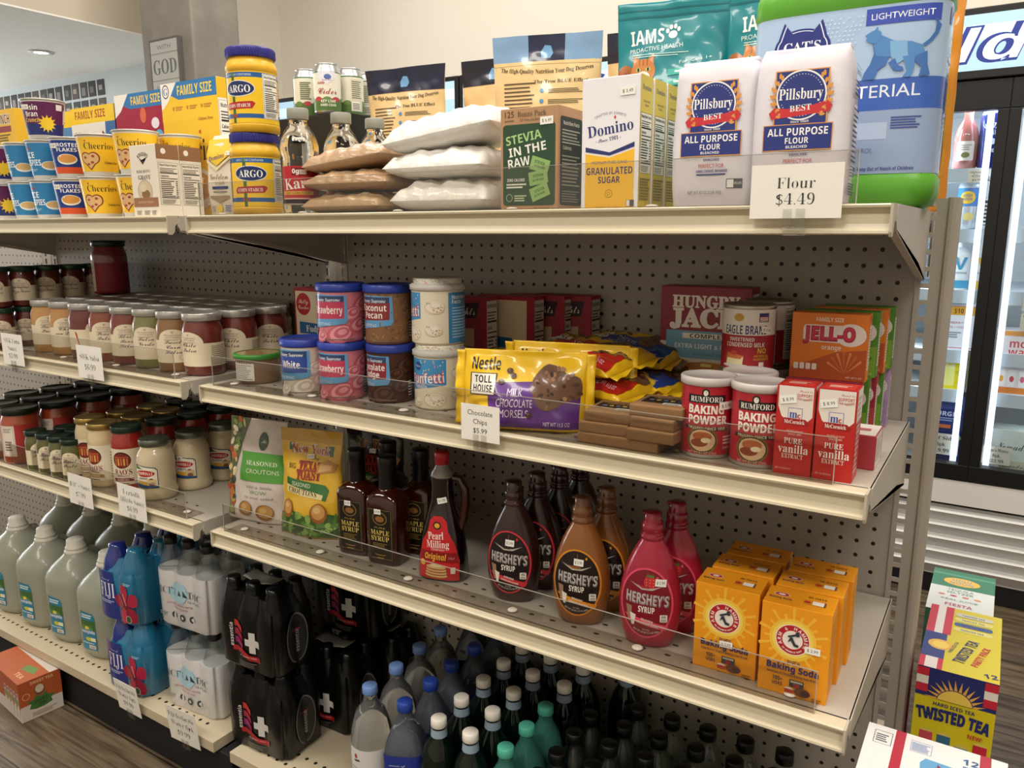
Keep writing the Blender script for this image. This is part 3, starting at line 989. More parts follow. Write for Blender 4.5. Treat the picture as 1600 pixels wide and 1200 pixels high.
karo('clear corn syrup bottle second in line behind the frontmost one', (11.0, -9.9, Z), .3)
karo('clear corn syrup bottle third in line, only its cap and shoulder showing', (11.1, -6.4, Z), .3)

# --- golden sugar pouch left of the tubs
t = thing('golden_sugar_bag', 'cream golden sugar bag with yellow cap panel beside the starch tubs', 'sugar bag', (1.9, -12.6, Z), .15)
prof = [(0, 1.5, 1.0, 5), (.15, 1.62, 1.1, 4), (2, 1.68, 1.15, 4), (4.4, 1.6, 1.05, 4), (5.3, 1.5, .85, 5), (5.9, 1.45, .35, 6), (6.05, 1.45, .2, 6)]
MB().sbody(prof, M('#e3d8c4', .5), 48, wob=lambda p: [p[0] + .05 * math.sin(p[2] * 2.3), p[1] + .05 * math.sin(p[0] * 3 + p[2]), p[2] + (.12 * math.sin(p[0] * 2) if p[2] > 5.5 else 0)]).build('paper_bag', t)
a = Art().P([(-1.4, 4.4), (-.3, 3.7), (1.0, 4.5), (1.0, 5.7), (-1.4, 5.7)], '#eec53c').P([(-1.4, 4.0), (-.35, 3.35), (1.0, 4.2), (1.0, 4.4), (-.3, 3.6), (-1.4, 4.25)], '#ead9ac').T('Domino', -.3, 4.35, .35, '#2a3470', 'serif', w=1.5, ang=.2)
a.T('Golden', -.2, 2.95, .45, '#8a6a48', 'script', w=1.8).T('SUGAR', -.1, 2.45, .24, '#8a6a48', w=.95).R(-.9, 2.0, .7, 2.2, '#2a3470').lines(-.8, 1.75, .6, 1.9, 1, '#7b7468')
a.P([(-1.2, 1.5), (.8, 1.5), (.8, 1.35), (-.2, 1.0), (-1.2, 1.35)], '#9a8262').E(-.25, .55, .28, .34, '#d9b640').lines(.3, .35, .9, .85, 4, '#5a5f90').lines(-1.1, .3, -.6, .8, 4, '#a0988a').sticker(.9, 4.6, '$ 1.49', 0, .6, .3)
a.build('front_print', t, lambda u, v, q: (u, -1.12 * max(.02, 1 - abs(u / 1.68) ** 4) ** .25 * (1 if v < 4.4 else max(.3, 1 - .35 * (v - 4.4) ** 1.2)) - .06 - q, v), .3, .4, lift=.012)

# --- cat litter jug and the orange bag behind it
t = thing('cat_litter_jug', 'big green plastic cat litter jug with pale blue wrap label', 'litter jug', (44.6, -4.6, Z), .04)
JP = [(0, 4.3, 2.0, 4), (.25, 4.75, 2.5, 4), (.8, 4.95, 2.75, 4.5), (1.6, 4.95, 2.75, 5), (1.75, 4.85, 2.65, 5), (10.2, 4.85, 2.65, 5), (10.35, 4.97, 2.77, 5), (11.3, 4.9, 2.7, 4.5), (12.6, 4.4, 2.4, 4), (13.2, 3.6, 2.0, 3.5)]
MB().sbody(JP, M('#5fa836', .33), 72).build('jug_body', t)
h = MB().tube([(-2.8, 0, 12.6), (-2.6, 0, 14.2), (-1.5, 0, 14.8), (1.5, 0, 14.8), (2.6, 0, 14.2), (2.8, 0, 12.6)], .5, M('#5fa836', .33), 12)
h.build('carry_handle', t)
MB().lathe([(1.5, 13.0), (1.55, 13.1), (1.55, 14.0), (1.4, 14.1), (.01, 14.1)], M('#2b3f9a', .4), 32, 2.6, 0).build('pour_cap', t)
W = 9.6
def jug(u, v, q):
    a_, b_, e = 4.86, 2.66, 5
    if abs(u) <= 4.4:
        return (u, -b_ * max(0, 1 - abs(u / a_) ** e) ** (1 / e) - q, v)
    s = 1 if u > 0 else -1
    y = -b_ * (1 - (4.4 / a_) ** e) ** (1 / e) + (abs(u) - 4.4)
    y = min(y, 1.6)
    return (s * (a_ * max(0, 1 - abs(y / b_) ** e) ** (1 / e) + q), y, v)
a = Art()
a.R(-5.6, 1.8, 7.4, 10.15, '#a9c4e2').R(-5.6, 1.8, 7.4, 5.2, '#93a7c8')
a.R(-5.6, 5.0, 7.4, 6.55, '#3a62b8').T('ANTIBACTERIAL', .2, 5.95, .62, '#e8eef8', w=7.2).T('CLUMPING LITTER', -1.6, 5.25, .26, '#e8eef8', w=3.0)
a.T('SCENTED', -1.9, 4.65, .22, '#5b6ca8', w=1.3).R(-4.6, 3.55, 2.4, 4.4, '#aebfdb').T('KILLS 99.9% OF', -1.2, 4.18, .24, '#566aa8', w=2.5).T('ODOR CAUSING BACTERIA', -.9, 3.82, .24, '#566aa8', w=3.8)
a.T('10 DAY MAX ODOR CONTROL', -.3, 3.0, .24, '#6473ac', w=4.2).T('TIGHT CLUMPS', -.8, 2.45, .24, '#6473ac', w=2.3)
a.R(1.0, 9.2, 4.4, 10.0, '#3a51b0').T('LIGHTWEIGHT', 2.7, 9.6, .3, '#f0f3fa', w=2.9)
a.lines(2.55, 4.05, 4.0, 4.7, 5, '#3f4f96').T('CAUTION: Keep Out of Reach of Children', 2.0, 2.05, .17, '#2d3a88', 'bold', w=3.6)
a.R(5.0, 9.1, 5.6, 9.9, '#3a51b0').nutri(5.3, 3.2, 7.0, 8.8, None, '#6a78b0')
rr = random.Random(4)
for i in range(9):
    for j in range(9):
        if rr.random() < .8:
            a.E(-.9 + i * .22 - j * .05, 9.7 - j * .21, .06, .04, '#cfdcf0', 6, rot=.6)
            a.k -= 1
a.k += 1
# badge with a cat-head outline
NV = '#23307e'
def headpts(k):
    p = []
    for i in range(60):
        q = 2 * PI * i / 60
        x, y = 1.45 * math.cos(q), .95 * math.sin(q)
        d = math.degrees(q)
        for c in (48, 132):
            y += max(0, 1 - abs(d - c) / 17) * .62
        p.append((-2.1 + x * k, 8.5 + y * k))
    return p
a.P(headpts(1.0), NV).P(headpts(.9), '#e6edf6').P(headpts(.86), NV).T("CAT'S", -2.1, 8.55, .5, '#f3f5f9', 'serif', w=1.9)
# walking cat silhouette in three blues
CB, CD, CL = '#5189c4', '#3f6fb4', '#7fb2dc'
a.P([(1.0, 6.55), (1.6, 6.55), (1.75, 7.0), (2.1, 7.2), (2.3, 7.9), (2.4, 8.35), (1.9, 8.6), (1.55, 8.75), (1.4, 8.3), (1.5, 7.8), (1.35, 7.3), (1.1, 6.9)], CD)
a.P([(1.45, 8.2), (1.65, 8.75), (2.4, 8.35), (3.2, 8.25), (3.7, 8.05), (3.9, 7.6), (3.7, 7.3), (2.9, 7.5), (2.2, 7.6), (1.6, 7.7)], CB)
a.P([(2.2, 8.35), (3.0, 8.3), (3.1, 7.5), (2.6, 7.2), (2.3, 7.6)], CL)
a.P([(2.2, 7.3), (2.5, 6.9), (2.95, 6.85), (2.9, 7.05), (2.65, 7.15), (2.5, 7.5)], CD)
a.P([(3.3, 7.5), (3.95, 7.75), (4.0, 7.1), (4.15, 6.6), (3.65, 6.55), (3.75, 6.95), (3.5, 7.2)], CD).P([(2.85, 7.55), (3.4, 7.6), (3.42, 7.0), (3.3, 6.55), (2.9, 6.55), (3.1, 6.85)], CB)
tail = [(3.75, 8.0), (4.05, 8.25), (4.28, 8.6), (4.32, 9.0), (4.2, 9.25)]
a.P([(x - .06, y + .06) for x, y in tail] + [(x + .08, y - .04) for x, y in tail[::-1]], CD)
a.P([(1.0, 8.72), (1.12, 8.6), (1.05, 8.5), (1.28, 8.35), (1.55, 8.3), (1.8, 8.6), (1.75, 8.85), (1.62, 8.92), (1.58, 9.12), (1.45, 8.95), (1.3, 8.9)], CB)
a.build('wrap_label', t, jug, .3, .0, rough=.3, coat=.4)

t = thing('orange_pouch', 'tall orange pouch seen edge-on between the litter jug and cooler', 'pouch', (47.05, 5.6, Z), -.45)
g, fn = sheet_pouch(5.0, 13.2, 2.2, M('#d98a2a', .3, coat=.4), wav=.09, seed=9)
g.build('pouch_body', t)
a = Art().R(1.7, 2.2, 2.3, 7.5, '#c9902f').R(1.85, 2.6, 2.2, 6.0, '#8a5524').R(-2, 3, 1, 8, '#e6b04a')
a.build('front_print', t, fn, .4, .4, rough=.3, lift=.02)

# --- pet food pouches on the far side
def dogfood(label, loc, w, h, th, seed, top_cols, rotz=0, tilt=0, full=True):
    t = thing('dog_food_bag', label, 'dog food bag', loc, rotz, 'cream and navy dog food bags', rot=(tilt, 0, rotz))
    g, fn = sheet_pouch(w, h, th, M('#e3c48f', .28, coat=.45), wav=.1, seed=seed, pinch=.05)
    g.build('pouch', t)
    a = Art()
    n = len(top_cols)
    for i, c in enumerate(top_cols):
        a.R(-w / 2 + i * w / n, h * .855, -w / 2 + (i + 1) * w / n, h, c)
    a.P([(-w / 2, h * .86), (w / 2, h * .86), (w / 2, h * .84), (0, h * .845), (-w / 2, h * .84)], top_cols[n // 2] if n == 1 else '#e3c48f')
    a.P([(-.5, h * .91), (-.15, h * .945), (.35, h * .94), (.55, h * .9), (.3, h * .875), (-.4, h * .875)], '#6fa3cf')
    if full:
        a.T('The High-Quality Nutrition Your Dog Deserves', 0, h * .805, .33, '#3a3020', 'serif', w=w * .86, arc=-30)
        a.T('The True BLUE Effect', w * .14, h * .75, .26, '#3a3020', 'serif', w=w * .5).lines(-w * .4, h * .5, -w * .08, h * .76, 12, '#5c4a30', .35)
        for i in range(6):
            y = h * (.7 - i * .058)
            a.E(-w * .03, y, .17, .17, '#4d8fc2', 12).lines(w * .03, y - .2, w * .38, y + .18, 3, '#4a3d28', .4, seed=i)
        a.R(-w * .36, h * .4, -w * .1, h * .53, '#20294d', .25).T('BLUE', -w * .23, h * .465, .3, '#d6d8e4', 'serif', w=1.2).R(w * .02, h * .1, w * .4, h * .21, '#5c9ad0', .1)
    a.build('print', t, fn, .25, .25, rough=.28, lift=.02, coat=.4, step=.0024)
    return t
dogfood('cream dog food bag with navy top, nearest the cider cans', (5.0, 5.2, Z), 8.6, 13.4, 3.2, 11, ['#191f38'], .1, .05)
dogfood('navy topped dog food bag, first behind the one by the cider cans', (11.9, 9.4, Z), 6.6, 14.1, 2.6, 12, ['#14172a'], .1, .05, False)
dogfood('navy topped dog food bag, small and farthest to the rear, before the blue sign', (15.6, 13.0, Z), 5.6, 14.3, 2.4, 13, ['#14172a'], .1, .05, False)
dogfood('cream dog food bag with light blue and navy top behind the white sugar', (20.2, 4.4, Z), 9.0, 14.1, 3.4, 14, ['#7fa2c8', '#1d2645', '#7fa2c8'], .3, .06)
dogfood('dark navy pouch squeezed between the light blue topped bag and the teal bag', (26.0, 8.5, Z), 5.0, 14.6, 2.4, 15, ['#1a2034'], .1, .0, False)

def catfood(label, loc, seed, full, rotz):
    t = thing('cat_food_bag', label, 'cat food bag', loc, rotz, 'teal cat food bags')
    w, h = 8.8, 15.3
    g, fn = sheet_pouch(w, h, 3.6, M('#15808a', .3, coat=.35), wav=.12, seed=seed, pinch=.04)
    g.build('pouch', t)
    a = Art().R(-w / 2, 14.2, w / 2, 14.35, '#0f6872').R(-w / 2, 14.7, w / 2, 14.8, '#0f6872')
    a.T('IAMS', -2.1, 12.85, 1.0, '#eef2f0', 'bold', w=2.5, ang=.06)
    a.E(-.2, 12.9, .33, .28, '#eef2f0')
    for dx, dy in ((-.42, .25), (-.16, .5), (.16, .52), (.42, .3)):
        a.E(-.2 + dx, 12.95 + dy, .13, .18, '#eef2f0', 12)
    a.T('PROACTIVE HEALTH', -1.4, 12.0, .32, '#d7e9e8', w=4.0, ang=.06).lines(-3.2, 11.4, 1.2, 11.7, 2, '#bcdcdb', .4)
    # cat portrait
    lettering, a = a, Art()
    O1, O2, WH = '#c9814a', '#a5602f', '#efe6da'
    cx, cy = -2.3, 10.3
    a.E(cx - 1.35, cy - .2, .7, .9, O2, rot=.4).E(cx - 1.25, cy - .35, .4, .55, '#8a4f28', rot=.4).E(cx - .9, cy - 1.3, 1.5, 1.1, O1)
    a.P([(cx - .85, cy + .3), (cx - .75, cy + 1.35), (cx - .2, cy + .8)], O1).P([(cx + .85, cy + .3), (cx + .8, cy + 1.35), (cx + .2, cy + .8)], O1)
    a.P([(cx - .75, cy + .5), (cx - .68, cy + 1.1), (cx - .4, cy + .75)], '#d9a58c').P([(cx + .75, cy + .5), (cx + .7, cy + 1.1), (cx + .4, cy + .75)], '#d9a58c')
    a.E(cx, cy + .1, .95, .88, O1)
    for s in (-.3, 0, .3):
        a.R(cx + s - .05, cy + .5, cx + s + .05, cy + .95, O2)
    a.E(cx, cy - .35, .55, .45, WH).E(cx - .38, cy + .22, .2, .16, '#b9c07a').E(cx + .38, cy + .22, .2, .16, '#b9c07a').E(cx - .38, cy + .22, .08, .14, '#1b1a16', 10).E(cx + .38, cy + .22, .08, .14, '#1b1a16', 10)
    a.P([(cx - .13, cy - .08), (cx + .13, cy - .08), (cx, cy - .25)], '#c46a5c').R(cx - .02, cy - .42, cx + .02, cy - .22, '#6a4030').E(cx, cy - 1.35, .8, .75, WH)
    a.build('cat_portrait', t, fn, .25, .25, rough=.3, lift=.02, coat=.3, step=.0024)
    a = lettering
    for i in range(4):
        y = 10.2 - i * .75
        a.P([(-.4, y - .25), (3.0, y + .05), (3.0, y + .5), (-.4, y + .2)], '#3aa79c').lines(.1, y - .02, 2.6, y + .25, 1, '#dff0ea')
    a.T('For Cats 1+', 1.6, 11.0, .22, '#d7e9e8', w=2.4, ang=.1)
    a.build('print', t, fn, .25, .25, rough=.3, lift=.02, coat=.3, step=.0024)
    return t
catfood('teal cat food bag with an orange cat, behind the sugar boxes', (30.9, 4.4, Z), 21, True, .2)
catfood('teal cat food bag with an orange cat, beside the green litter jug', (39.2, 4.2, Z), 23, True, .06)

# --- cider cans in a carrier on the far side
t = thing('can_carrier', 'black can box with orange lettering under the cider cans', 'box', (-5.0, 2.8, Z))
MB().box((-4.9, 0, 0), (4.5, 9.2, 9.75), M('#17150f', .5), .06).build('carton', t)
Art().T('on', 3.6, 8.7, 1.1, '#c98a3a', 'bold', w=1.4).build('lettering', t, lambda u, v, q: (u, -q, v))
def can(label, loc, turn):
    t = thing('cider_can', label, 'can', loc, turn, 'cream cider cans above the top shelf')
    pr = [(.9, 0), (1.0, .03), (1.28, .35), (1.3, .45), (1.3, 4.0), (1.27, 4.15), (1.06, 4.6), (1.03, 4.68), (1.08, 4.74), (1.06, 4.82), (.98, 4.78), (.92, 4.68), (.01, 4.66)]
    MB().lathe(pr, M('#c9ccce', .3, metal=.9), 40).build('can_body', t)
    a = Art().R(-4.08, .45, 4.08, 4.0, '#e4e2d2').R(-4.08, .45, 4.08, 1.55, '#55743f').R(-4.08, 3.9, 4.08, 4.0, '#3f7a44')
    for i in range(9):
        a.E(-3.6 + i * .9, 1.5, .4, .22, '#b4464c' if i % 2 else '#6d8a4c', 14)
    a.P([(-.85, 4.0), (.85, 4.0), (.9, 3.4), (0, 2.85), (-.9, 3.4)], '#dfe3ee').E(.1, 3.5, .35, .25, '#5a74b0').T('Down East', 0, 3.25, .2, '#b03848', 'script', w=.9)
    a.T('HARD', -.55, 2.95, .2, '#9c3040', 'bold', w=.7).T('Cider', .05, 2.25, .62, '#a52f40', 'script', w=1.8).T('KEY LIME', .1, 1.3, .24, '#f0eede', 'bold', w=1.4).T('HARD CIDER', .1, .95, .22, '#f0eede', 'bold', w=1.5)
    a.R(2.2, .7, 3.4, 3.7, '#d5d3c4').lines(2.3, 1.9, 3.3, 3.6, 9, '#6d7a5a').R(2.3, .8, 3.1, 1.6, '#efefe6').lines(2.35, .85, 3.05, 1.5, 8, '#30302c', .5, 0)
    a.lines(-3.4, 1.9, -2.3, 3.6, 9, '#6d7a5a')
    a.build('printed_band', t, on_cyl(1.3), .22, rough=.3)
    return t
can('cream cider can facing front, tallest in view beside the dog food', (-4.4, 4.25, Z + 9.75), .75)
can('cream cider can left of the front facing one, its barcode side showing', (-8.2, 5.2, Z + 9.75), 2.9)
can('cream cider can right of the front facing one, its barcode showing', (-4.1, 7.1, Z + 9.75), -.9)
can('cream cider can mostly hidden beside the dog food bag', (-4.3, 10.1, Z + 9.75), -1.6)

# ================================================================== top shelf, left bay
def gravy(label, loc, rotz):
    f = Art().E(-.05, 4.45, .0, .0, '#3a3430')
    f.T('KINDERS', 0, 4.75, .28, '#3a3430', 'bold', w=1.4, arc=1.1).E(0, 4.25, .3, .1, '#3a3430', 12).P([(-.5, 4.5), (-.3, 4.25), (.3, 4.25), (.5, 4.5), (.25, 4.4), (0, 3.95), (-.25, 4.4)], '#3a3430')
    f.T('BONE BROTH', -.05, 3.45, .22, '#5a4a40', w=1.7).T('GRAVY', .05, 3.0, .34, '#4a3a32', 'serif', w=1.6).E(0, 1.95, .95, .85, '#b5a184').E(0, 1.95, .88, .78, '#cdbd9d').E(.1, 1.7, .55, .35, '#8a6242').E(-.2, 2.2, .45, .3, '#d8cba8')
    f.R(-1.6, .75, 1.6, 1.45, '#9a6a4a').T('ROASTED TURKEY', 0, 1.1, .17, '#d9b49a', w=2.0).lines(-1.3, .15, -.6, .5, 3, '#8a8278').lines(-.3, .15, .5, .5, 3, '#8a8278').lines(.7, .15, 1.3, .5, 3, '#8a8278')
    r = Art().R(-.98, 4.35, .98, 5.45, '#8f6644').E(-.35, 4.95, .22, .22, '#e8e2d6').P([(-.98, 4.35), (0, 4.2), (.98, 4.35), (.98, 4.0), (-.98, 4.0)], '#d9d2c2').nutri(-.85, .9, .85, 4.1, '#e4dccb')
    return carton('gravy_box', label, 'gravy box', loc, 3.4, 5.45, 2.0, rotz, '#e4dccd', f, r, None, 'bone broth gravy boxes')
gravy('cream gravy box with brown band, front box beside the cereal cups', (-4.75, -15.6, Z), .0)
gravy('cream gravy box showing its nutrition side, beside the golden sugar bag', (-4.95, -13.45, Z), .0)

CUPP = [(1.25, 0), (1.32, .04), (1.34, .3), (1.36, .32), (1.72, 3.2), (1.74, 3.3)]
def cup(label, loc, kind, turn, price=False):
    t = thing('cereal_cup', label, 'cereal cup', loc, turn, {'r': 'purple raisin cereal cups', 'b': 'light blue rice cereal cups', 'n': 'navy cereal cups', 'c': 'yellow oat cereal cups'}[kind])
    MB().lathe(CUPP, M('#ecebe6', .4), 40).build('cup', t)
    MB().lathe([(1.74, 3.28), (1.82, 3.3), (1.84, 3.38), (1.78, 3.44), (1.6, 3.45), (.01, 3.46)], M('#b9b6b0', .35, metal=.3), 40).build('foil_lid', t)
    col = {'r': '#5d2250', 'b': '#2f7fb4', 'n': '#1f3a86', 'c': '#eec02e'}[kind]
    a = Art().R(-4.3, .36, 4.3, 3.15, col)
    if kind == 'c':
        a.T('Cheerios', .1, 2.45, .55, '#231f1c', 'serif', w=2.3, thin=-.01).E(-.9, 2.85, .08, .08, '#c9502e', 8)
        a.E(-1.05, 1.45, .5, .5, '#8a3a2a', 16).E(-.35, 1.45, .5, .5, '#8a3a2a', 16).P([(-1.5, 1.3), (.1, 1.3), (-.7, .45)], '#8a3a2a')
        a.E(-1.03, 1.43, .42, .42, '#d9b27c', 16).E(-.38, 1.43, .42, .42, '#d9b27c', 16).P([(-1.36, 1.3), (-.04, 1.3), (-.7, .58)], '#d9b27c')
        for x, y in ((-1.1, 1.5), (-.5, 1.1), (-.4, 1.6), (-.85, .95)):
            a.E(x, y, .14, .1, '#a2423a', 10)
        a.T('Gluten Free', 1.1, 1.1, .2, '#4a3d1a', 'serif', w=1.2).nutri(2.3, .6, 3.6, 2.9, None, '#4a3d1a')
    elif kind == 'b':
        a.T('RICE', -1.1, 2.1, .5, '#eef3f6', 'bold', w=1.4).T('KRISPIES', -.9, 1.45, .5, '#eef3f6', 'bold', w=2.0).T("Kellogg's", -1.1, 2.75, .25, '#c8324a', 'script', w=1.1).lines(-1.5, .7, -.3, .95, 2, '#9fc7e2')
        a.E(.9, 1.2, .8, .4, '#eef0f0').E(.9, 1.25, .7, .3, '#d8b477').R(2.6, .6, 3.6, 2.8, '#2a6da0')
    elif kind == 'n':
        a.R(-1.6, .36, 1.9, .9, '#d9562c').E(.1, 1.55, .85, .45, '#eeeae0').E(.1, 1.6, .75, .35, '#d79a4c').T('FROSTED', .15, 2.75, .3, '#eef0f4', 'bold', w=1.9).T('FLAKES', .15, 2.35, .3, '#eef0f4', 'bold', w=1.6).R(2.6, .6, 3.6, 2.8, '#182e6c')
    else:
        a.R(-4.3, .36, 4.3, 1.3, '#24306e').T('Raisin', -.6, 2.65, .42, '#f2eee8', 'bold', w=1.4).T('Bran', -.5, 2.1, .42, '#f2eee8', 'bold', w=1.1).T('Crunch', -.5, 1.6, .34, '#e8c25a', 'ital', w=1.4)
        for i in range(12):
            q = 2 * PI * i / 12
            a.P([(.75 + .5 * math.cos(q - .2), 1.3 + .5 * math.sin(q - .2)), (.75 + .5 * math.cos(q + .2), 1.3 + .5 * math.sin(q + .2)), (.75 + .78 * math.cos(q), 1.3 + .78 * math.sin(q))], '#eec53c')
        a.E(.75, 1.3, .52, .52, '#f0c936').R(1.5, 2.5, 2.1, 3.0, '#e8e4e0').R(2.3, 1.4, 2.8, 2.6, '#d8d0d8')
    if price:
        a.sticker(-1.0, 2.7, '$ 2.29', -.05, .8, .4)
    a.build('printed_sleeve', t, lambda u, v, q: ((1.37 + (v - .32) * .1255 + q) * math.sin(u / 1.55), -(1.37 + (v - .32) * .1255 + q) * math.cos(u / 1.55), v), .25, rough=.35)
    return t
h_ = 3.48
cup('purple raisin cereal cup, bottom row at the left end', (-31.0, -13.5, Z), 'r', .75, True)
cup('purple raisin cereal cup, upper row at the left end', (-31.1, -13.5, Z + h_), 'r', .75, True)
cup('light blue cereal cup, bottom row next to the purple one', (-26.3, -13.5, Z), 'b', .35)
cup('light blue cereal cup, upper row next to the purple one', (-26.3, -13.5, Z + h_), 'b', .35)
cup('light blue cereal cup, bottom row next to the navy one', (-22.4, -13.5, Z), 'b', .6)
cup('light blue cereal cup, upper row next to the navy one', (-22.4, -13.5, Z + h_), 'b', .6)
cup('navy cereal cup with orange band, bottom row', (-18.5, -13.5, Z), 'n', .7, True)
cup('navy cereal cup with orange band, upper row', (-18.4, -13.5, Z + h_), 'n', .7, True)
cup('yellow oat cereal cup, bottom row next to the navy one', (-14.2, -13.5, Z), 'c', .95)
cup('yellow oat cereal cup, upper row next to the navy one', (-14.1, -13.5, Z + h_), 'c', .95)
cup('yellow oat cereal cup, bottom row next to the gravy box', (-8.9, -13.4, Z), 'c', .7)
cup('yellow oat cereal cup, upper row above the gravy box edge', (-8.85, -13.4, Z + h_), 'c', .7)
cup('purple raisin cereal cup on a third level above the blue cups', (-22.0, -13.7, Z + 2 * h_), 'r', .75, True)
cup('yellow oat cereal cup showing only its lid behind the gravy boxes', (-8.6, -9.5, Z + h_), 'c', .7)
cup('yellow oat cereal cup hidden under the one behind the gravy boxes', (-8.6, -9.5, Z), 'c', .7)

def cereal(label, loc, w, h, d, col, art, side=None, sidecol=None, rotz=0):
    return carton('cereal_box', label, 'cereal box', loc, w, h, d, rotz, col, art, side, None, 'family size cereal boxes on the top shelf')
f = Art().R(-3.9, 8.6, 3.9, 10.3, '#f0c431').P([(-3.9, 11.9), (3.9, 11.9), (3.9, 10.4), (-1.4, 10.4), (-2.9, 11.0)], '#3277b4').P([(-3.9, 11.9), (-1.6, 11.9), (-2.9, 10.3), (-3.9, 9.6)], '#efece6').E(-3.2, 11.2, .5, .6, '#2b2b2b').E(-3.2, 11.2, .4, .5, '#efece6').T('G', -3.2, 11.2, .6, '#3277b4', 'serif')
f.T('FAMILY SIZE', .9, 11.15, .8, '#f4d54a', 'bold', w=4.8).T('Cheerios', .2, 6.0, 1.9, '#1f1b18', 'serif', w=6.6, thin=-.01).E(1.3, 7.5, .16, .16, '#c9502e', 10).T('Gluten Free', 2.2, 8.6, .3, '#b4732c', 'serif', w=2)
for i in range(3):
    f.T('v', -2.2 + i * 2.0, 9.7, .4, '#c85a34', 'bold').lines(-1.9 + i * 2.0, 9.5, -.8 + i * 2.0, 9.9, 2, '#c78a34')
f.E(0, 2.6, 3.2, 1.9, '#e8dcc4').E(0, 2.8, 2.7, 1.3, '#d3a35c')
r = Art().R(-1.38, .3, 1.38, 10.2, '#ecebe4').nutri(-1.3, 3.2, 1.3, 10.0).lines(-1.25, .5, 1.25, 3.0, 8, '#333333')
cereal('yellow family size oat cereal box, the largest box showing its nutrition side', (-9.8, -7.4, Z), 7.8, 11.9, 2.9, '#edc02c', f, r)
f = Art().P([(-3.9, 11.7), (3.9, 11.7), (3.9, 10.3), (-1.4, 10.3), (-2.9, 10.8)], '#3277b4').P([(-3.9, 11.7), (-1.6, 11.7), (-2.9, 10.2), (-3.9, 9.6)], '#efece6').T('FAMILY SIZE', 1.1, 11.0, .75, '#f2d24a', 'bold', w=4.6)
f.T('lucky', -.6, 7.6, 1.3, '#f2d24a', 'bold', w=3.4, ang=.1).E(2.4, 8.8, .6, .5, '#e8e0ee').E(2.9, 7.6, .6, .6, '#5ab0d0').E(2.6, 6.7, .7, .4, '#e0b03a').E(.6, 9.6, .5, .7, '#d8694a').E(3.2, 6.0, .5, .5, '#7fb65a')
cereal('red family size cereal box with yellow lettering between blue and yellow boxes', (-18.0, -6.9, Z), 7.8, 11.7, 2.6, '#a12440', f)
f = Art().R(-3.9, 9.6, 3.9, 11.2, '#f0cb36').T('FAMILY SIZE', -.4, 10.45, .75, '#a8452e', 'bold', w=5.4).R(-3.9, 0, 3.9, 9.6, '#e6e3dc').T("Kellogg's", -2.4, 8.7, .6, '#b8304a', 'script', w=2.2).T('SPECIAL', -2.2, 7.6, .4, '#b8304a', w=2.2)
f.P([(.3, 5.2), (.9, 5), (2.1, 8.4), (1.6, 8.8)], '#8a4a38').P([(-1.6, 5.4), (-1.0, 5.2), (.2, 7.4), (-.1, 7.9)], '#9a4a3a').P([(2.2, 9.6), (3.9, 9.6), (3.9, 3), (1.9, 3)], '#3e6da6').P([(1.2, 5.2), (3.9, 6.2), (3.9, 4.2), (1.2, 3.6)], '#6f9f56')
r = Art().R(-1.25, 0, 1.25, 11.2, '#1d2c57').E(-.2, 8.6, .8, .3, '#e6e6ea', rot=.6).E(.2, 7.9, .5, .8, '#e6e6ea', rot=-.5).T('O', .3, 6.6, .6, '#d7dae6')
cereal('white family size cereal box with yellow top band and navy side', (-26.6, -6.5, Z), 7.8, 11.2, 2.6, '#1d2c57', f, r)
f = Art().R(-3.9, 9.5, 3.9, 11.1, '#f0cb36').T('FAMILY SIZE', -.2, 10.3, .75, '#a8452e', 'bold', w=5.4).R(-3.9, 7.9, 3.9, 9.5, '#4a86bd').T('CORN POPS', -.4, 8.9, .8, '#2d3f6c', 'bold', w=5)
cereal('blue family size cereal box with yellow top band behind the purple cup', (-34.6, -6.3, Z), 7.8, 11.1, 2.6, '#5d95c4', f)
f = Art().T('CRUNCH', .3, 10.4, .9, '#ece8e0', 'bold', w=3.6, thin=.05).T('CRUNCH', .3, 10.4, .9, '#5a2430', 'bold', w=3.5).R(-1.2, 9.1, 2.2, 9.7, '#8c2f3c').lines(-1, 8.2, 2, 9, 3, '#6a5a20').nutri(-2.2, 2.2, 2.4, 7.9)
cereal('yellow cereal box with CRUNCH and nutrition panel at the left edge', (-38.6, -9.6, Z), 6.4, 11.4, 2.6, '#e3b42e', f)

# ================================================================== second shelf, right bay
Z = MID
# --- round dip tub with a green lid
t = thing('dip_tub', 'clear round tub of tan dip with a green lid, left of the frosting', 'tub', (3.6, -12.6, Z), .5)
MB().lathe([(1.45, 0), (1.55, .05), (1.62, .3), (1.68, .9), (1.72, 1.5), (1.74, 1.95)], M('#8d6f55', .25, coat=.5, noise=.15, scale=90), 44).build('filled_tub', t)
lg = MB().lathe([(1.78, 1.92), (1.88, 1.95), (1.9, 2.22), (1.84, 2.32), (1.6, 2.33)], M('#3f8a35', .3), 44, cap0=False, cap1=False)
lg.lathe([(1.62, 2.31), (.01, 2.3)], M('#a9905f', .25, coat=.5, noise=.2, scale=60), 44, cap0=False)
lg.build('green_lid', t)
Art().R(-2.3, .3, .3, 1.7, '#e7e5de').lines(-2.2, .4, .2, 1.6, 9, '#55534c', .35).build('paper_label', t, on_cyl(1.72), .2)

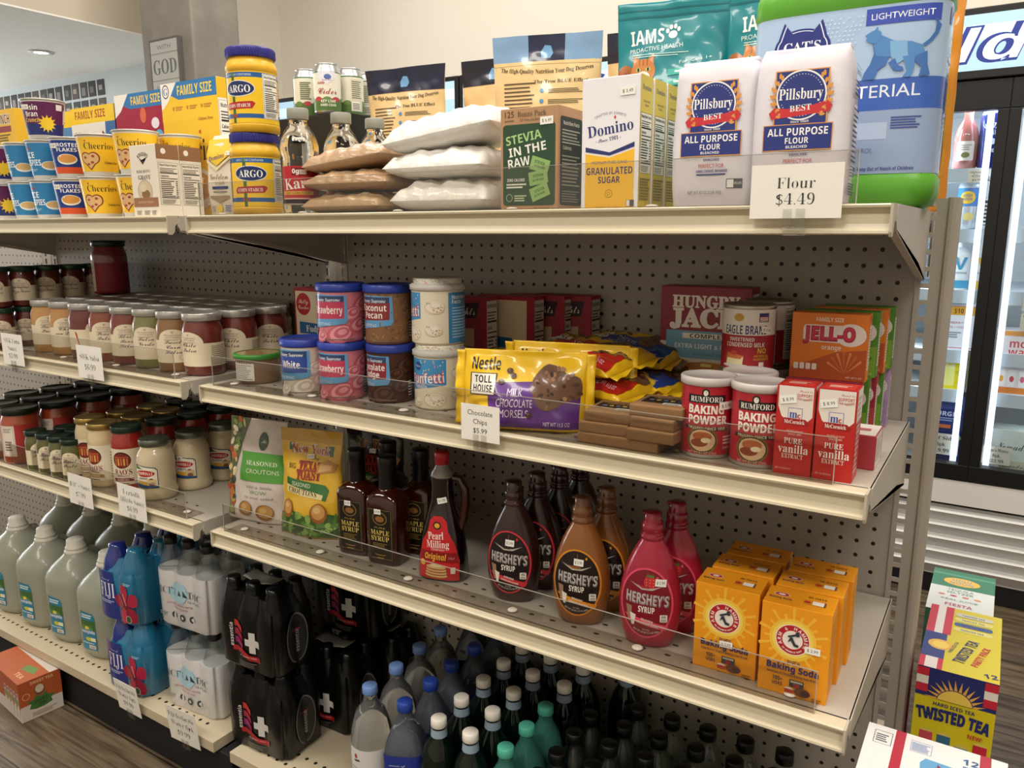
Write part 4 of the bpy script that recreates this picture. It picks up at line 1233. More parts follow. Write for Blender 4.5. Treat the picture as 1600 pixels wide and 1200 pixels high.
# --- frosting tubs
def frosting(label, loc, kind, turn, names=None):
    t = thing('frosting_tub', label, 'frosting tub', loc, turn, 'frosting tubs on the second shelf')
    cols = {'white': ('#d8d2c8', '#2b4a9e'), 'straw': ('#d8808e', '#c23a5c'), 'coco': ('#8a6446', '#8c2a30'), 'choc': ('#4a2a20', '#8c2432'), 'fun': ('#e6ddc8', '#c23a5c')}
    base, nm = cols[kind]
    W = kind == 'fun'
    R = 1.75 if W else 1.62
    pr = [(R * .9, 0), (R * .97, .08), (R * .99, .3), (R, 3.6)]
    MB().lathe(pr, M(base, .35), 48).build('tub', t)
    if W:
        g = MB().lathe([(R + .02, 3.55), (R + .1, 3.6), (R + .1, 3.9), (R - .05, 4.0), (R - .15, 4.02)], M('#c9c6c0', .35), 48, cap0=False, cap1=False)
        g.build('clear_lid', t)
        s = MB().lathe([(R - .12, 3.95), (R - .14, 4.3), (R - .2, 4.34), (.01, 4.34)], M('#e4dfd2', .35), 48, cap0=False)
        rr = random.Random(5)
        for i in range(170):
            q = rr.uniform(0, 2 * PI)
            z = rr.uniform(4.0, 4.28)
            c = ['#d98a9a', '#8fc08a', '#e6c45a', '#88b4d8', '#f2efe6'][i % 5]
            s.add([((R - .11) * math.cos(q + d), (R - .11) * math.sin(q + d), z + e) for d, e in ((-.03, -.02), (.03, -.01), (.03, .03), (-.03, .02))], [(0, 1, 2, 3)], M(c, .5))
        for i in range(220):
            q, r = rr.uniform(0, 2 * PI), (R - .25) * rr.random() ** .5
            c = ['#d98a9a', '#8fc08a', '#e6c45a', '#88b4d8', '#f2efe6'][i % 5]
            x, y = r * math.cos(q), r * math.sin(q)
            s.add([(x - .05, y - .03, 4.345), (x + .05, y - .03, 4.345), (x + .05, y + .03, 4.345), (x - .05, y + .03, 4.345)], [(0, 1, 2, 3)], M(c, .5))
        s.build('sprinkle_cap', t)
    else:
        MB().lathe([(R + .02, 3.5), (R + .1, 3.55), (R + .12, 3.62), (R + .1, 4.02), (R + .02, 4.08), (R - .12, 4.08), (R - .16, 4.0), (.01, 4.0)], M('#2a3f9e', .35), 48, cap0=False).build('blue_lid', t)
    a = Art()
    H = 3.45
    LB = '#5f9fd0'
    if W:
        a.R(-5.2, .15, 5.4, H, '#e9e0c9').R(-1.75, 1.2, 1.2, H, '#3f93cc')
        a.P([(-1.75, 1.25), (1.2, 1.75), (1.2, 1.0), (-1.75, .9)], '#e9e0c9')
        rr = random.Random(2)
        for i in range(26):
            a.E(rr.uniform(-1.6, 1.1), rr.uniform(1.9, H - .1), .05, .05, ['#e8e6d8', '#e6c45a', '#d98a9a'][i % 3], 6)
            a.k -= 1
        a.k += 1
        a.T('Funfetti', -.25, 2.15, .62, '#c23a5c', 'bold', w=2.6, ang=.06, thin=.05).T('Funfetti', -.25, 2.15, .62, '#f0ece6', 'bold', w=2.6, ang=.06, thin=-.005)
        a.T('Vanilla', -.7, 1.6, .3, '#ece6f0', 'bold', w=1.1).E(-.9, 2.95, .3, .3, '#274a94').T('Pillsbury', -.9, 2.95, .13, '#eeeeee', w=.5)
        for cx, cy, sc in ((.4, .72, .95), (-1.0, .5, .6), (2.2, 2.5, .8), (2.1, 1.0, .7)):
            a.E(cx, cy, .85 * sc, .55 * sc, '#d9cbb0').E(cx, cy + .05, .75 * sc, .47 * sc, '#efe8d8').E(cx + .1, cy + .1, .45 * sc, .26 * sc, '#ddd0b8').E(cx + .1, cy + .14, .36 * sc, .19 * sc, '#f2ecdf')
            for i in range(7):
                a.E(cx + .6 * sc * math.cos(i * 2.3), cy + .35 * sc * math.sin(i * 1.9), .1 * sc, .035, ['#c98a4a', '#6a9a4a', '#b45a4a'][i % 3], 6, rot=i)
                a.k -= 1
            a.k += 1
        a.R(3.1, .15, 5.4, H, '#3582b8').T('Nutrition', 4.05, 3.15, .24, '#e6eef4', 'bold', w=1.4).T('Facts', 3.75, 2.85, .24, '#e6eef4', 'bold', w=.8).lines(3.35, .5, 5.2, 2.6, 11, '#a9cbe2', .4).T('140', 4.9, 2.05, .24, '#e6eef4', 'bold', w=.5)
    else:
        sw = {'white': ('#e9e5dc', '#c9c1b4'), 'straw': ('#e59aa6', '#c4606f'), 'coco': ('#a67c56', '#6d4a30'), 'choc': ('#5a372a', '#361d16')}[kind]
        if kind == 'coco':
            rr = random.Random(8)
            for i in range(150):
                a.E(rr.uniform(-2.6, 3.0), rr.uniform(.2, H), rr.uniform(.06, .2), .05, sw[i % 2], 7, rot=rr.uniform(0, 3))
                a.k -= 1
            a.k += 1
        else:
            for cx, cy, sc in ((.45, .62, 1.1), (1.9, 1.2, .9), (-1.1, .4, .7), (2.3, 2.6, 1.0), (1.35, 2.0, .8), (-2.3, .9, .9)):
                for k in range(4):
                    a.E(cx + .06 * k, cy + .05 * k, (.95 - k * .22) * sc, (.6 - k * .14) * sc, sw[(k + 1) % 2], 22, rot=.3)
        LBp = [(-1.8, 1.0), (.9, 1.35), (1.05, 1.6), (1.0, 3.3), (-1.8, 3.38)]
        a.P(LBp, LB).R(-1.75, 2.75, .8, 3.25, '#28406e').T('Creamy Supreme', -.5, 3.0, .24, '#e8ecf2', 'serifi', w=2.1)
        a.P([(-1.75, 1.62), (.78, 1.72), (.82, 2.85), (-1.75, 2.85)], nm)
        for i, s in enumerate(names):
            n = len(names)
            a.T(s, -.45, 2.28 + (.24 if n == 2 else 0) - .5 * i, .42 if n == 2 else .5, '#f2ece6', 'bold', w=min(2.3, .3 * len(s)))
        a.T('FROSTING', -.85, 1.33, .2, '#dbe8f2', w=1.4).lines(-.7, .22, 1.5, .34, 1, '#7a6a60')
        a.R(2.3, .4, 2.7, 1.7, '#3a3550' if kind == 'straw' else '#2a2420').lines(2.34, .5, 2.66, 1.65, 6, '#d8d4cc', .4, 0)
        a.R(3.0, .15, 5.4, H, '#253a80').T('Nutrition', 4.0, 3.1, .24, '#c9cfe4', 'bold', w=1.4).T('Facts', 3.7, 2.8, .24, '#c9cfe4', 'bold', w=.8).lines(3.2, .5, 5.2, 2.6, 11, '#8d98c4', .4)
    a.build('printed_label', t, on_cyl(R), .2, rough=.32, coat=.3)
    return t
frosting('white frosting tub with blue lid, single tub left of the pink ones', (9.9, -13.6, Z), 'white', .45, ['White'])
frosting('pink strawberry frosting tub, lower of two', (13.5, -13.3, Z), 'straw', .38, ['Strawberry'])
frosting('pink strawberry frosting tub, upper of two', (13.45, -13.2, Z + 4.08), 'straw', .42, ['Strawberry'])
frosting('brown coconut pecan frosting tub standing on the chocolate one', (17.0, -12.2, Z + 4.08), 'coco', .28, ['Coconut', 'Pecan'])
frosting('dark chocolate fudge frosting tub under the coconut pecan one', (17.1, -12.2, Z), 'choc', .02, ['Chocolate', 'Fudge'])
frosting('cream frosting tub with sprinkles in its cap, lower of two', (21.3, -12.0, Z), 'fun', .2)
frosting('cream frosting tub with sprinkles in its cap, upper of two', (21.2, -12.0, Z + 4.35), 'fun', -.72)

# --- cake and brownie mix boxes along the back
def mix(label, loc, kind, rotz=0):
    f = Art()
    w, h = 4.9, 7.0
    if kind == 'fudge':
        f.R(-w / 2 + .18, .1, w / 2 - .18, h - .3, '#e2d6bc').E(-w / 2 + 1.1, 5.6, .85, .95, '#b3202e').T('Betty', -w / 2 + 1.1, 5.85, .4, '#f0e6dc', 'script', w=1.1).T('Crocker', -w / 2 + 1.1, 5.35, .36, '#f0e6dc', 'script', w=1.2)
        f.P([(-1.9, 3.1), (2.2, 3.0), (2.2, 3.9), (-1.9, 4.1)], '#27659c').T('Fudge', -.2, 3.55, .55, '#eef0f0', 'serif', w=1.9).T('Brownie Mix', .7, 2.55, .24, '#3a2c20', 'script', w=1.7)
        f.E(-.6, 1.25, 1.45, 1.0, '#4a3020').E(-.4, 1.6, 1.1, .5, '#8a6238').E(-1.2, .9, .4, .3, '#332015').E(.2, 1.0, .5, .35, '#6a4628')
    elif kind == 'delight':
        f.R(-w / 2 + .15, .1, w / 2 - .6, h - .2, '#8e3038').P([(-2, 5.2), (1.6, 5.5), (1.9, 6.6), (-1.5, 6.5)], '#30202a').T('Delights', .2, 6.0, .6, '#d8cfc4', 'script', w=2.6).R(-2.2, .2, 1.4, 4.7, '#b59b7e').T('Strawberry', .2, 3.3, .5, '#8a3238', 'serif', w=2.5).E(-.3, 1.5, 1.4, 1.2, '#c9b291').E(-.6, 4.6, 1.2, .8, '#cbb694')
    else:
        f.R(-w / 2 + .15, .1, w / 2 - .6, h - .3, '#d7c7a8').P([(-2.2, 3.2), (.6, 3.1), (.6, 3.9), (-2.2, 4.0)], '#27659c').E(-.5, 1.3, 1.6, 1.1, '#5a3d2a').E(-.3, 1.6, 1.0, .5, '#7d5a3a')
    r = Art().R(-.72, .1, .72, h - .1, '#a8283a').nutri(-.7, .6, .7, h - .25, '#dcd6ca')
    return carton('cake_mix_box', label, 'cake mix box', loc, w, h, 1.55, rotz, '#9c2236', f, r, None, 'red cake mix boxes along the back of the second shelf')
mix('brownie mix box with a blue Fudge band, left of the frosting tubs', (3.9, -6.6, Z), 'fudge', .02)
mix('red mix box second in the back row, hidden behind the strawberry tubs', (9.0, -5.0, Z), 'fudge', 0)
mix('red mix box third in the back row, behind the coconut pecan tub', (14.1, -4.3, Z), 'plain', 0)
mix('dark red delights cake mix box behind the sprinkle topped tubs', (19.2, -7.0, Z), 'delight', .02)
mix('tan fronted mix box right of the delights box, nutrition side showing', (21.9, -4.8, Z), 'plain', .02)
mix('mix box second from the right end of the back row, nutrition side showing', (23.4, -2.9, Z), 'delight', 0)
mix('mix box at the right end of the back row against the pegboard', (25.1, -1.9, Z), 'delight', 0)

# --- chocolate chip bags
def chips(label, loc, colr, flavour, w, h, seed, rot, th=2.2, standing=True):
    t = thing('chocolate_chip_bag', label, 'chocolate chip bag', loc, 0, 'yellow chocolate chip bags on the second shelf', rot=rot)
    Y = '#f0c41f'
    if standing:
        g, fn = sheet_pouch(w, h, th, M(Y, .3, coat=.4), wav=.2, seed=seed, pinch=-.0, bulge=2.4)
        yy = lambda v: v
    else:
        g, fn = pillow(w, h, th, M(Y, .3, coat=.4), 44, 34, .06, seed)
        yy = lambda v: v + h / 2
    g.build('bag', t)
    # sealed crimped end flaps
    for s in (-1, 1):
        e = MB()
        def fl(p, q, s=s):
            x = s * (w / 2 - .05 + q * .55)
            v = (p - .5) * h * .96
            wv = .16 * math.sin(p * 9 + seed) * q + .1 * math.sin(p * 23)* q
            return (x, wv, h / 2 + v) if standing else (x, v, th * .35 + wv)
        def fl2(p, q):
            a_ = fl(p, q)
            return (a_[0], a_[1] + .03, a_[2]) if standing else (a_[0], a_[1], a_[2] + .03)
        e.sheet(fl, 24, 3, M(Y, .3, coat=.4), close=fl2)
        e.build('crimped_end', t)
    a = Art()
    o = 0 if standing else -h / 2
    A = lambda x, y: (x, y + o)
    a.P([A(-w * .22, .15), A(w * .46, .15), A(w * .46, h * .5), A(w * .15, h * .62), A(-w * .28, h * .58)], colr)
    a.T('Nestle', -w * .3, h * .82 + o, h * .15, '#231c16', 'bold', w=w * .24)
    a.R(-w * .43, h * .42 + o, -w * .2, h * .7 + o, '#231c16').R(-w * .42, h * .43 + o, -w * .21, h * .69 + o, '#eeeae0').T('TOLL', -w * .315, h * .62 + o, h * .09, '#231c16', 'bold', w=w * .15).T('HOUSE', -w * .315, h * .5 + o, h * .09, '#231c16', 'bold', w=w * .17)
    for i, s in enumerate(flavour):
        a.T(s, -w * .04, h * (.47 - i * .13) + o, h * .1, '#e6dcea', w=min(w * .34, .32 * len(s) * h * .16))
    rr = random.Random(seed)
    cx, cy = w * .28, h * .55 + o
    a.P([(cx - w * .2 + rr.uniform(-.05, .05) + (w * .2) * (1 + math.cos(q)) * 1.0, cy + h * .32 * math.sin(q) * (.8 + .2 * math.cos(3 * q))) for q in [2 * PI * i / 26 for i in range(26)]], '#6b4a34')
    for i in range(34):
        q, r = rr.uniform(0, 6.28), rr.random() ** .5
        a.E(cx + w * .18 * r * math.cos(q), cy + h * .27 * r * math.sin(q), rr.uniform(.07, .2), rr.uniform(.06, .14), ['#3a241c', '#8a6244', '#533626', '#a37c58'][i % 4], 8, rot=q)
        a.k -= .5
    for x, y in ((-w * .1, h * .74), (-w * .07, h * .68), (-w * .16, h * .6), (w * .08, h * .2)):
        a.E(x, y + o, .2, .16, '#4a2c20', 14).E(x - .04, y + o + .05, .09, .06, '#7a5442', 8)
    a.T('NET WT 11.5 OZ', w * .3, h * .1 + o, h * .05, '#e6dcea', w=w * .2)
    a.build('bag_print', t, fn, .17, .17, rough=.3, lift=.03, coat=.35, step=.0026)
    return t
PUR, RED, BLU = '#5d2a86', '#b5281f', '#1f3f8e'
chips('yellow and purple milk chocolate chip bag standing upright at the shelf front', (29.3, -14.3, Z), PUR, ['MILK', 'CHOCOLATE', 'MORSELS'], 7.6, 4.7, 31, (-.12, 0, .32), 2.7)
chips('second yellow and purple chip bag standing just behind the front one', (30.7, -11.3, Z), PUR, ['MILK', 'CHOCOLATE'], 7.4, 4.9, 32, (-.14, .02, .34), 2.2)
chips('purple and yellow chip bag lying lowest in the pile', (32.6, -8.0, Z), PUR, ['MILK'], 7.4, 5.2, 33, (0, 0, -.2), 1.4, False)
chips('blue and yellow chip bag lying in the middle of the pile', (33.4, -5.6, Z + 1.5), BLU, ['DARK'], 7.4, 5.2, 34, (0, .04, -.35), 1.4, False)
chips('red and yellow chip bag lying under the top red one', (31.8, -8.9, Z + 1.5), RED, ['SEMI', 'SWEET'], 7.4, 5.0, 35, (.05, 0, -.25), 1.4, False)
chips('red and yellow semi sweet chunk bag lying on top of the pile', (30.6, -8.6, Z + 3.2), RED, ['SEMI', 'SWEET', 'CHUNKS'], 7.8, 5.0, 36, (.14, .05, -.22), 1.4, False)
chips('blue and yellow chip bag lying on top at the back of the pile', (31.8, -4.2, Z + 3.1), BLU, ['DARK', 'CHOCOLATE'], 7.6, 5.0, 37, (.15, .03, -.1), 1.4, False)
price_card('white price card reading Chocolate Chips $5.99', 27.75, 36.9, ['Chocolate', 'Chips', '$5.99'], 2.75, 2.2, font='', hh=.3)

# --- flat kraft candy boxes
def kraft(label, loc, rotz, win=True, w=2.9):
    w /= 2
    t = thing('kraft_box', label, 'candy box', loc, rotz, 'flat kraft paper boxes by the chocolate chips')
    MB().box((-w, -1.5, 0), (w, 1.5, .62), M('#96724d', .7), .05).box((-w + .05, -1.53, .1), (w - .05, -1.5, .52), M('#8a6743', .7)).build('carton', t)
    if win:
        a = Art().R(-1.2, -.6, 1.2, .9, '#2a211b')
        for i in range(5):
            a.E(-.8 + i * .4, .15, .15, .14, ['#7a8ab4', '#c9b456', '#6a7ea6', '#d0bf72', '#5c6b96'][i])
        a.R(.1, -.85, 1.3, -.35, '#dcd9d0').lines(.2, -.8, 1.2, -.4, 3, '#8a877e')
        a.T('CHOCOLATE', 0, .6, .22, '#c9a56a', 'bold', w=1.6)
        a.build('lid_print', t, face_top(.62))
    return t
kraft('kraft box at the very bottom of the stack, the widest one', (36.0, -13.9, Z), .0, False, 4.8)
kraft('kraft box second from the bottom in the left pile', (35.0, -13.8, Z + .63), .06, False)
kraft('kraft box with window on top of the left pile', (35.2, -13.6, Z + 1.26), .1)
kraft('kraft box second from the bottom in the right pile', (37.95, -14.0, Z + .63), .0, False, 2.7)
kraft('kraft box third from the bottom in the right pile', (38.0, -13.7, Z + 1.26), -.05, False, 2.5)
kraft('kraft box with window on top of the right pile', (38.0, -13.5, Z + 1.89), .03, True, 3.0)

# --- pancake mix
f = Art().R(-2.9, 4.6, 2.9, 7.95, '#8a1f30').R(-2.9, 0, 2.9, 4.6, '#d3cdc4')
for i in range(5):
    f.R(-2.9, 4.7 + i * .68, 2.9, 4.75 + i * .68, '#7a1a2a')
f.T('HUNGRY', .05, 7.25, .75, '#ece4da', 'serif', w=4.4, thin=.03).T('JACK', .0, 6.2, 1.15, '#ece4da', 'serif', w=4.6, thin=.04)
f.R(-2.5, 3.55, 2.9, 5.35, '#6fa3bf').R(-1.4, 4.85, 2.2, 5.2, '#e6e2d8').T('COMPLETE', .4, 5.02, .26, '#2c2a2c', 'bold', w=2.6).T('EXTRA LIGHT & FLUFFY', .3, 4.35, .3, '#e3ebee', 'bold', w=4.4).T('PANCAKE MIX', .4, 3.85, .2, '#3e6e8e', w=2)
for i, (y, r) in enumerate(((1.3, 2.0), (1.85, 1.9), (2.4, 1.85), (2.9, 1.7))):
    f.E(.3, y, r, .42, '#8a5528').E(.3, y + .1, r * .97, .36, '#d8ac6a')
f.E(.3, 3.05, 1.5, .3, '#b5762f').R(-.1, 3.05, .6, 3.25, '#e8d48a').P([(-1.2, 3.0), (-.9, 3.0), (-.8, 1.6), (-1.0, 1.4), (-1.2, 1.8)], '#7a3c18')
f.R(-2.9, 0, 2.9, .75, '#8a1f30').T('NO ARTIFICIAL COLORS', -.8, .4, .22, '#d8a8a4', 'bold', w=3)
r = Art().R(-.85, 4.6, .85, 7.95, '#7d1c2c').nutri(-.8, 3.6, .8, 7.8, '#d9d4cc')
carton('pancake_mix_box', 'dark red and white pancake mix box against the pegboard', 'pancake mix box', (37.0, -4.6, Z), 5.9, 8.2, 1.9, .02, '#8a1f30', f, r)

# --- condensed milk cans stacked two high
def milk(label, loc, turn, price=False):
    t = thing('condensed_milk_can', label, 'milk can', loc, turn, 'condensed milk cans')
    MB().lathe([(1.35, 0), (1.48, .02), (1.5, .1), (1.46, .2), (1.46, 3.6), (1.5, 3.72), (1.48, 3.82), (1.38, 3.82), (1.36, 3.7), (.01, 3.7)], M('#b7b2ab', .3, metal=.9), 44).build('can_body', t)
    a = Art().R(-4.55, .22, 4.55, 3.58, '#a3202e').R(-4.55, 2.15, 4.55, 3.58, '#e9e3da')
    a.T('EAGLE BRAND', -.2, 2.45, .48, '#28326c', 'bold', w=2.5).E(-.6, 3.15, .28, .22, '#c99a3a').R(.5, 2.9, 1.1, 3.4, '#28326c').R(.55, 2.95, 1.05, 3.2, '#c9505a').lines(.55, 2.95, 1.05, 3.2, 3, '#e9e3da', .5, 0)
    a.T('SWEETENED', -.4, 1.92, .2, '#efe6dc', 'bold', w=1.4).T('CONDENSED MILK', -.2, 1.62, .24, '#efe6dc', 'bold', w=2.2)
    a.P([(-1.3, .45), (-.3, .4), (-.25, .95), (-1.2, 1.1)], '#e8dcb0').P([(-1.3, .85), (-1.2, 1.15), (-.25, 1.0), (-.4, .8)], '#c9743a').E(-.8, 1.15, .2, .14, '#c23a3a').E(-.75, .42, .8, .1, '#d9d4ca')
    a.T('NO', .75, 1.3, .28, '#e6c23a', 'bold', w=.5).T('ARTIFICIAL', .75, 1.0, .14, '#e6c23a', w=.9).T('INGREDIENTS', .75, .82, .13, '#e6c23a', w=.9).R(.6, .3, .9, .65, '#efe6dc')
    a.R(1.9, .4, 3.3, 3.5, '#e9e3da').nutri(1.95, .45, 3.2, 3.4, None)
    if price:
        a.sticker(1.0, 2.45, '$ 3.99', -.2, .7, .36)
    a.build('wrap_label', t, on_cyl(1.46), .2, rough=.4)
    return t
milk('condensed milk can at the bottom of the front stack, behind the baking powder', (40.9, -8.5, Z), .3)
milk('condensed milk can on top of the front stack with a price sticker', (40.95, -8.5, Z + 3.83), .3, True)
milk('condensed milk can at the bottom of the rear stack', (41.2, -5.4, Z), -.3)
milk('condensed milk can on top of the rear stack, partly hidden', (41.2, -5.4, Z + 3.83), -.35)

# --- baking powder cans
def powder(label, loc, turn, price=False):
    t = thing('baking_powder_can', label, 'baking powder can', loc, turn, 'red baking powder cans')
    MB().lathe([(1.3, 0), (1.38, .02), (1.4, .1), (1.36, .2), (1.36, 4.0)], M('#b9b4ac', .3, metal=.8), 44).build('can_body', t)
    MB().lathe([(1.4, 3.85), (1.46, 3.88), (1.47, 4.2), (1.42, 4.27), (1.3, 4.27), (1.26, 4.2), (.01, 4.2)], M('#d2ccc8', .4), 44).build('plastic_lid', t)
    a = Art().R(-4.25, .22, 4.25, 3.82, '#b02230')
    a.R(-1.05, 2.95, .95, 3.4, '#1d1a1a').E(-.1, 3.5, .2, .24, '#1d1a1a').E(-.1, 3.5, .12, .15, '#e8e2d6').T('RUMFORD', -.05, 3.17, .28, '#efe9de', 'serif', w=1.7)
    a.T('BAKING', -.05, 2.62, .42, '#efe9de', 'bold', w=1.9, thin=.02).T('POWDER', .05, 2.08, .42, '#efe9de', 'bold', w=2.1, thin=.02)
    a.P([(-1.2, 1.75), (1.1, 1.7), (1.2, 1.5), (-1.2, 1.55)], '#1d1a1a').T('TRUSTED SINCE 1859', 0, 1.63, .14, '#d9c9a4', 'bold', w=2.0)
    a.E(-.2, .98, .82, .72, '#7a6a3a', 30).E(-.2, .98, .74, .64, '#4a2a22', 30).E(-.2, .98, .68, .58, '#d9b890', 30).E(-.2, 1.2, .5, .25, '#b5643a').E(-.35, .85, .45, .22, '#8a4428').E(0, 1.0, .25, .14, '#eeddb8')
    a.T('NET WT 8.1 OZ (230g)', -.2, .32, .13, '#e2b8b0', w=1.5).lines(.9, .8, 1.6, 1.3, 3, '#e6c8c0').T('DOUBLE ACTING', 1.3, .6, .13, '#e6c8c0', w=.8)
    a.nutri(2.4, .4, 3.6, 3.6, None, '#e2c0b8')
    if price:
        a.sticker(1.0, 2.85, '$ 5.99', .05, .8, .42)
    a.build('wrap_label', t, on_cyl(1.365), .2, rough=.4)
    return t
powder('red baking powder can with a price sticker, left front', (40.4, -13.5, Z), .3, True)
powder('red baking powder can without sticker, right front', (43.2, -13.8, Z), .2)
powder('red baking powder can behind the front pair, mostly its lid showing', (41.9, -11.1, Z), .2)

# --- vanilla extract boxes
def vanilla(label, loc, rotz=0, price=None, rot=None):
    f = Art().R(-.88, 0, .88, 4.45, '#b8251f').P([(-.8, 4.4), (.8, 4.4), (.8, 2.95), (.62, 2.75), (.3, 2.68), (-.4, 2.72), (-.62, 2.9), (-.8, 3.4)], '#e6ddd4')
    f.T('Proud to', .45, 4.2, .12, '#b23a3a', 'script', w=.6).T('SUPPORT', .4, 3.98, .15, '#b23a3a', 'bold', w=.7).T('OUR FARMERS', .4, 3.78, .11, '#b23a3a', 'bold', w=.7, arc=-.9)
    f.RO(-.32, 2.75, .34, 3.35, .02, '#3a5aa8').T('m', -.07, 3.06, .4, '#2d4fa4', 'serif', w=.36).T('c', .19, 2.98, .24, '#c9302c', 'bold')
    f.P([(-.55, 2.55), (.55, 2.5), (.7, 2.62), (.5, 2.82), (-.5, 2.84)], '#9c1f1f').T('McCormick', 0, 2.67, .19, '#efe4da', 'serif', w=.95)
    f.T('TRUSTED QUALITY', .05, 2.2, .1, '#e6c4b4', w=.8).T('SINCE 1889', .05, 2.05, .1, '#e6c4b4', w=.6).T('PURE', 0, 1.72, .28, '#f0e6dc', 'serif', w=.85).T('vanilla', .02, 1.32, .42, '#f0e6dc', 'serif', w=1.4).T('EXTRACT', 0, .95, .22, '#e6d0c4', 'serif', w=1.0).T('NET 1 FL OZ (29 ml)', -.4, .3, .09, '#e6c4b4', w=.7)
    if price:
        f.sticker(-.35, 3.75, price, .18, .75, .4)
    r = Art().R(-.8, 2.9, .8, 4.45, '#e6e0da').R(-.8, 0, .8, 2.9, '#c23a34').lines(-.6, .4, .5, 4.2, 14, '#c9b0a8')
    return carton('vanilla_box', label, 'vanilla extract box', loc, 1.76, 4.45, 1.75, rotz, '#b52620', f, r, Art().R(-.7, -.7, .7, .7, '#c9342e').lines(-.5, -.3, .5, .3, 3, '#e6c4b4'), 'vanilla extract boxes', rot)
vanilla('red vanilla extract box standing left of the pair, price sticker tilted', (45.25, -15.2, Z), .02, '$ 8.99')
vanilla('red vanilla extract box standing right of the pair, at the shelf front', (47.1, -15.15, Z), .02, '$ 8.99')
f = Art().R(-.85, .05, .85, 1.7, '#b03a44')
r = Art().R(-1.0, .05, 1.0, 1.7, '#e3dcd6').lines(-.8, .3, .8, 1.5, 8, '#b9a8a4')
carton('vanilla_box', 'red and white vanilla extract box lying down behind the right one', 'vanilla extract box', (47.75, -12.4, Z), 1.6, 1.75, 2.6, 0, '#b03a44', f, r, Art().R(-.75, -1.2, .75, 1.2, '#e3dcd6').R(-.4, -.3, .4, .3, '#b86a6a'), 'vanilla extract boxes')

# --- gelatin dessert boxes
def jello(label, loc, kind, rotz=.03):
    c, n = {'o': ('#e07a1f', 'orange'), 'r': ('#8e1a38', 'raspberry'), 'g': ('#4f8a2a', 'lime'), 'd': ('#a02838', 'cherry'), 'p': ('#b89ac4', 'grape')}[kind]
    c2 = {'o': '#b9552a', 'r': '#a83a3a', 'g': '#7aa83a', 'd': '#b84a4a', 'p': '#a98ab8'}[kind]
    f = Art().P([(-1.95, 0), (1.95, 0), (1.95, 1.75), (.4, 1.55), (-.6, 1.1), (-1.95, .55)], c2)
    f.T('FAMILY SIZE', 0, 3.3, .22, '#f0e2d0', 'bold', w=1.4)
    f.E(1.1, 2.5, .78, .62, '#e8ddd8').R(-1.35, 2.05, 1.2, 3.0, '#e8ddd8', .2).T('JELL-O', 0, 2.52, .7, '#a3213c', 'bold', w=2.7, thin=.06)
    f.T('JELL-O', 0, 2.55, .66, '#c9304c', 'bold', w=2.6, thin=.01)
    f.T(n, .15, 1.78, .26, '#f0e2d0', 'bold', w=1.0)
    for i in range(7):
        q = -1.2 + i * .35
        f.P([(.9, .35), (.9 + 1.0 * math.sin(q), .5 + 1.1 * math.cos(q)), (.9 + 1.0 * math.sin(q + .14), .5 + 1.1 * math.cos(q + .14))], ['#d98a4a', '#c96a34'][i % 2] if kind == 'o' else c)
    for i in range(4):
        f.R(-1.75 + i * .32, .5, -1.5 + i * .32, .85, '#efe6dc', .05)
    f.T('NET WT 6 OZ', 1.4, .2, .1, '#f0e2d0', w=.8)
    r = Art().R(-.55, 0, .55, 3.7, c).E(0, 3.4, .25, .22, '#c2384a').R(-.34, .6, .34, 3.05, '#e6e0d8', .15).lines(-.25, .75, .28, 2.95, 14, '#6a6460', .4)
    return carton('gelatin_box', label, 'gelatin box', loc, 3.95, 3.65, 1.15, rotz, c, f, r, None, 'family size gelatin boxes')
jello('orange gelatin box in front of the upper row, facing forward', (45.3, -8.4, Z + 3.66), 'o')
for i, (k, s) in enumerate([('g', 'green gelatin box second in the upper row behind the orange one'), ('o', 'orange gelatin box third in the upper row'), ('g', 'green gelatin box rearmost in the upper row by the pegboard')]):
    jello(s, (45.55 + i * .18, -6.6 + 1.75 * i + (0 if i else -.0), Z + 3.66), k)
for i, (k, s) in enumerate([('r', 'dark red gelatin box in front of the lower row behind the vanilla'), ('g', 'green gelatin box second in the lower row'), ('d', 'red gelatin box third in the lower row'), ('g', 'green gelatin box fourth in the lower row'), ('p', 'pale purple gelatin box rearmost in the lower row')]):
    jello(s, (45.2 + i * .17, -8.6 + 1.5 * i, Z), k)

# ================================================================== second shelf, left bay: jars
def jar(name, label, loc, r, h, col, lidcol, lidmetal, turn, group, art=None, cat='sauce jar', lidh=.55, shoulder=.12, proto=None):
    t = thing(name, label, cat, loc, turn, group)
    H = h - lidh
    pr = [(r * .82, 0), (r * .95, .06), (r, .3), (r, H * .78), (r * .985, H * .84), (r * (1 - shoulder), H * .95), (r * (.97 - shoulder), H)]
    MB().lathe(pr, M(col, .35, coat=.85, noise=.12, scale=45), 40).build('filled_jar', t)
    lr = r * (1.03 - shoulder) + .03
    MB().lathe([(lr, H - .02), (lr + .04, H + .02), (lr + .04, H + lidh - .08), (lr, H + lidh), (lr - .12, H + lidh), (lr - .16, H + lidh - .03), (.01, H + lidh - .03)], M(lidcol, .3, metal=lidmetal), 44).build('lid', t)
    if art:
        art.build('paper_label', t, on_cyl(r + .003), .18, rough=.6)
    return t
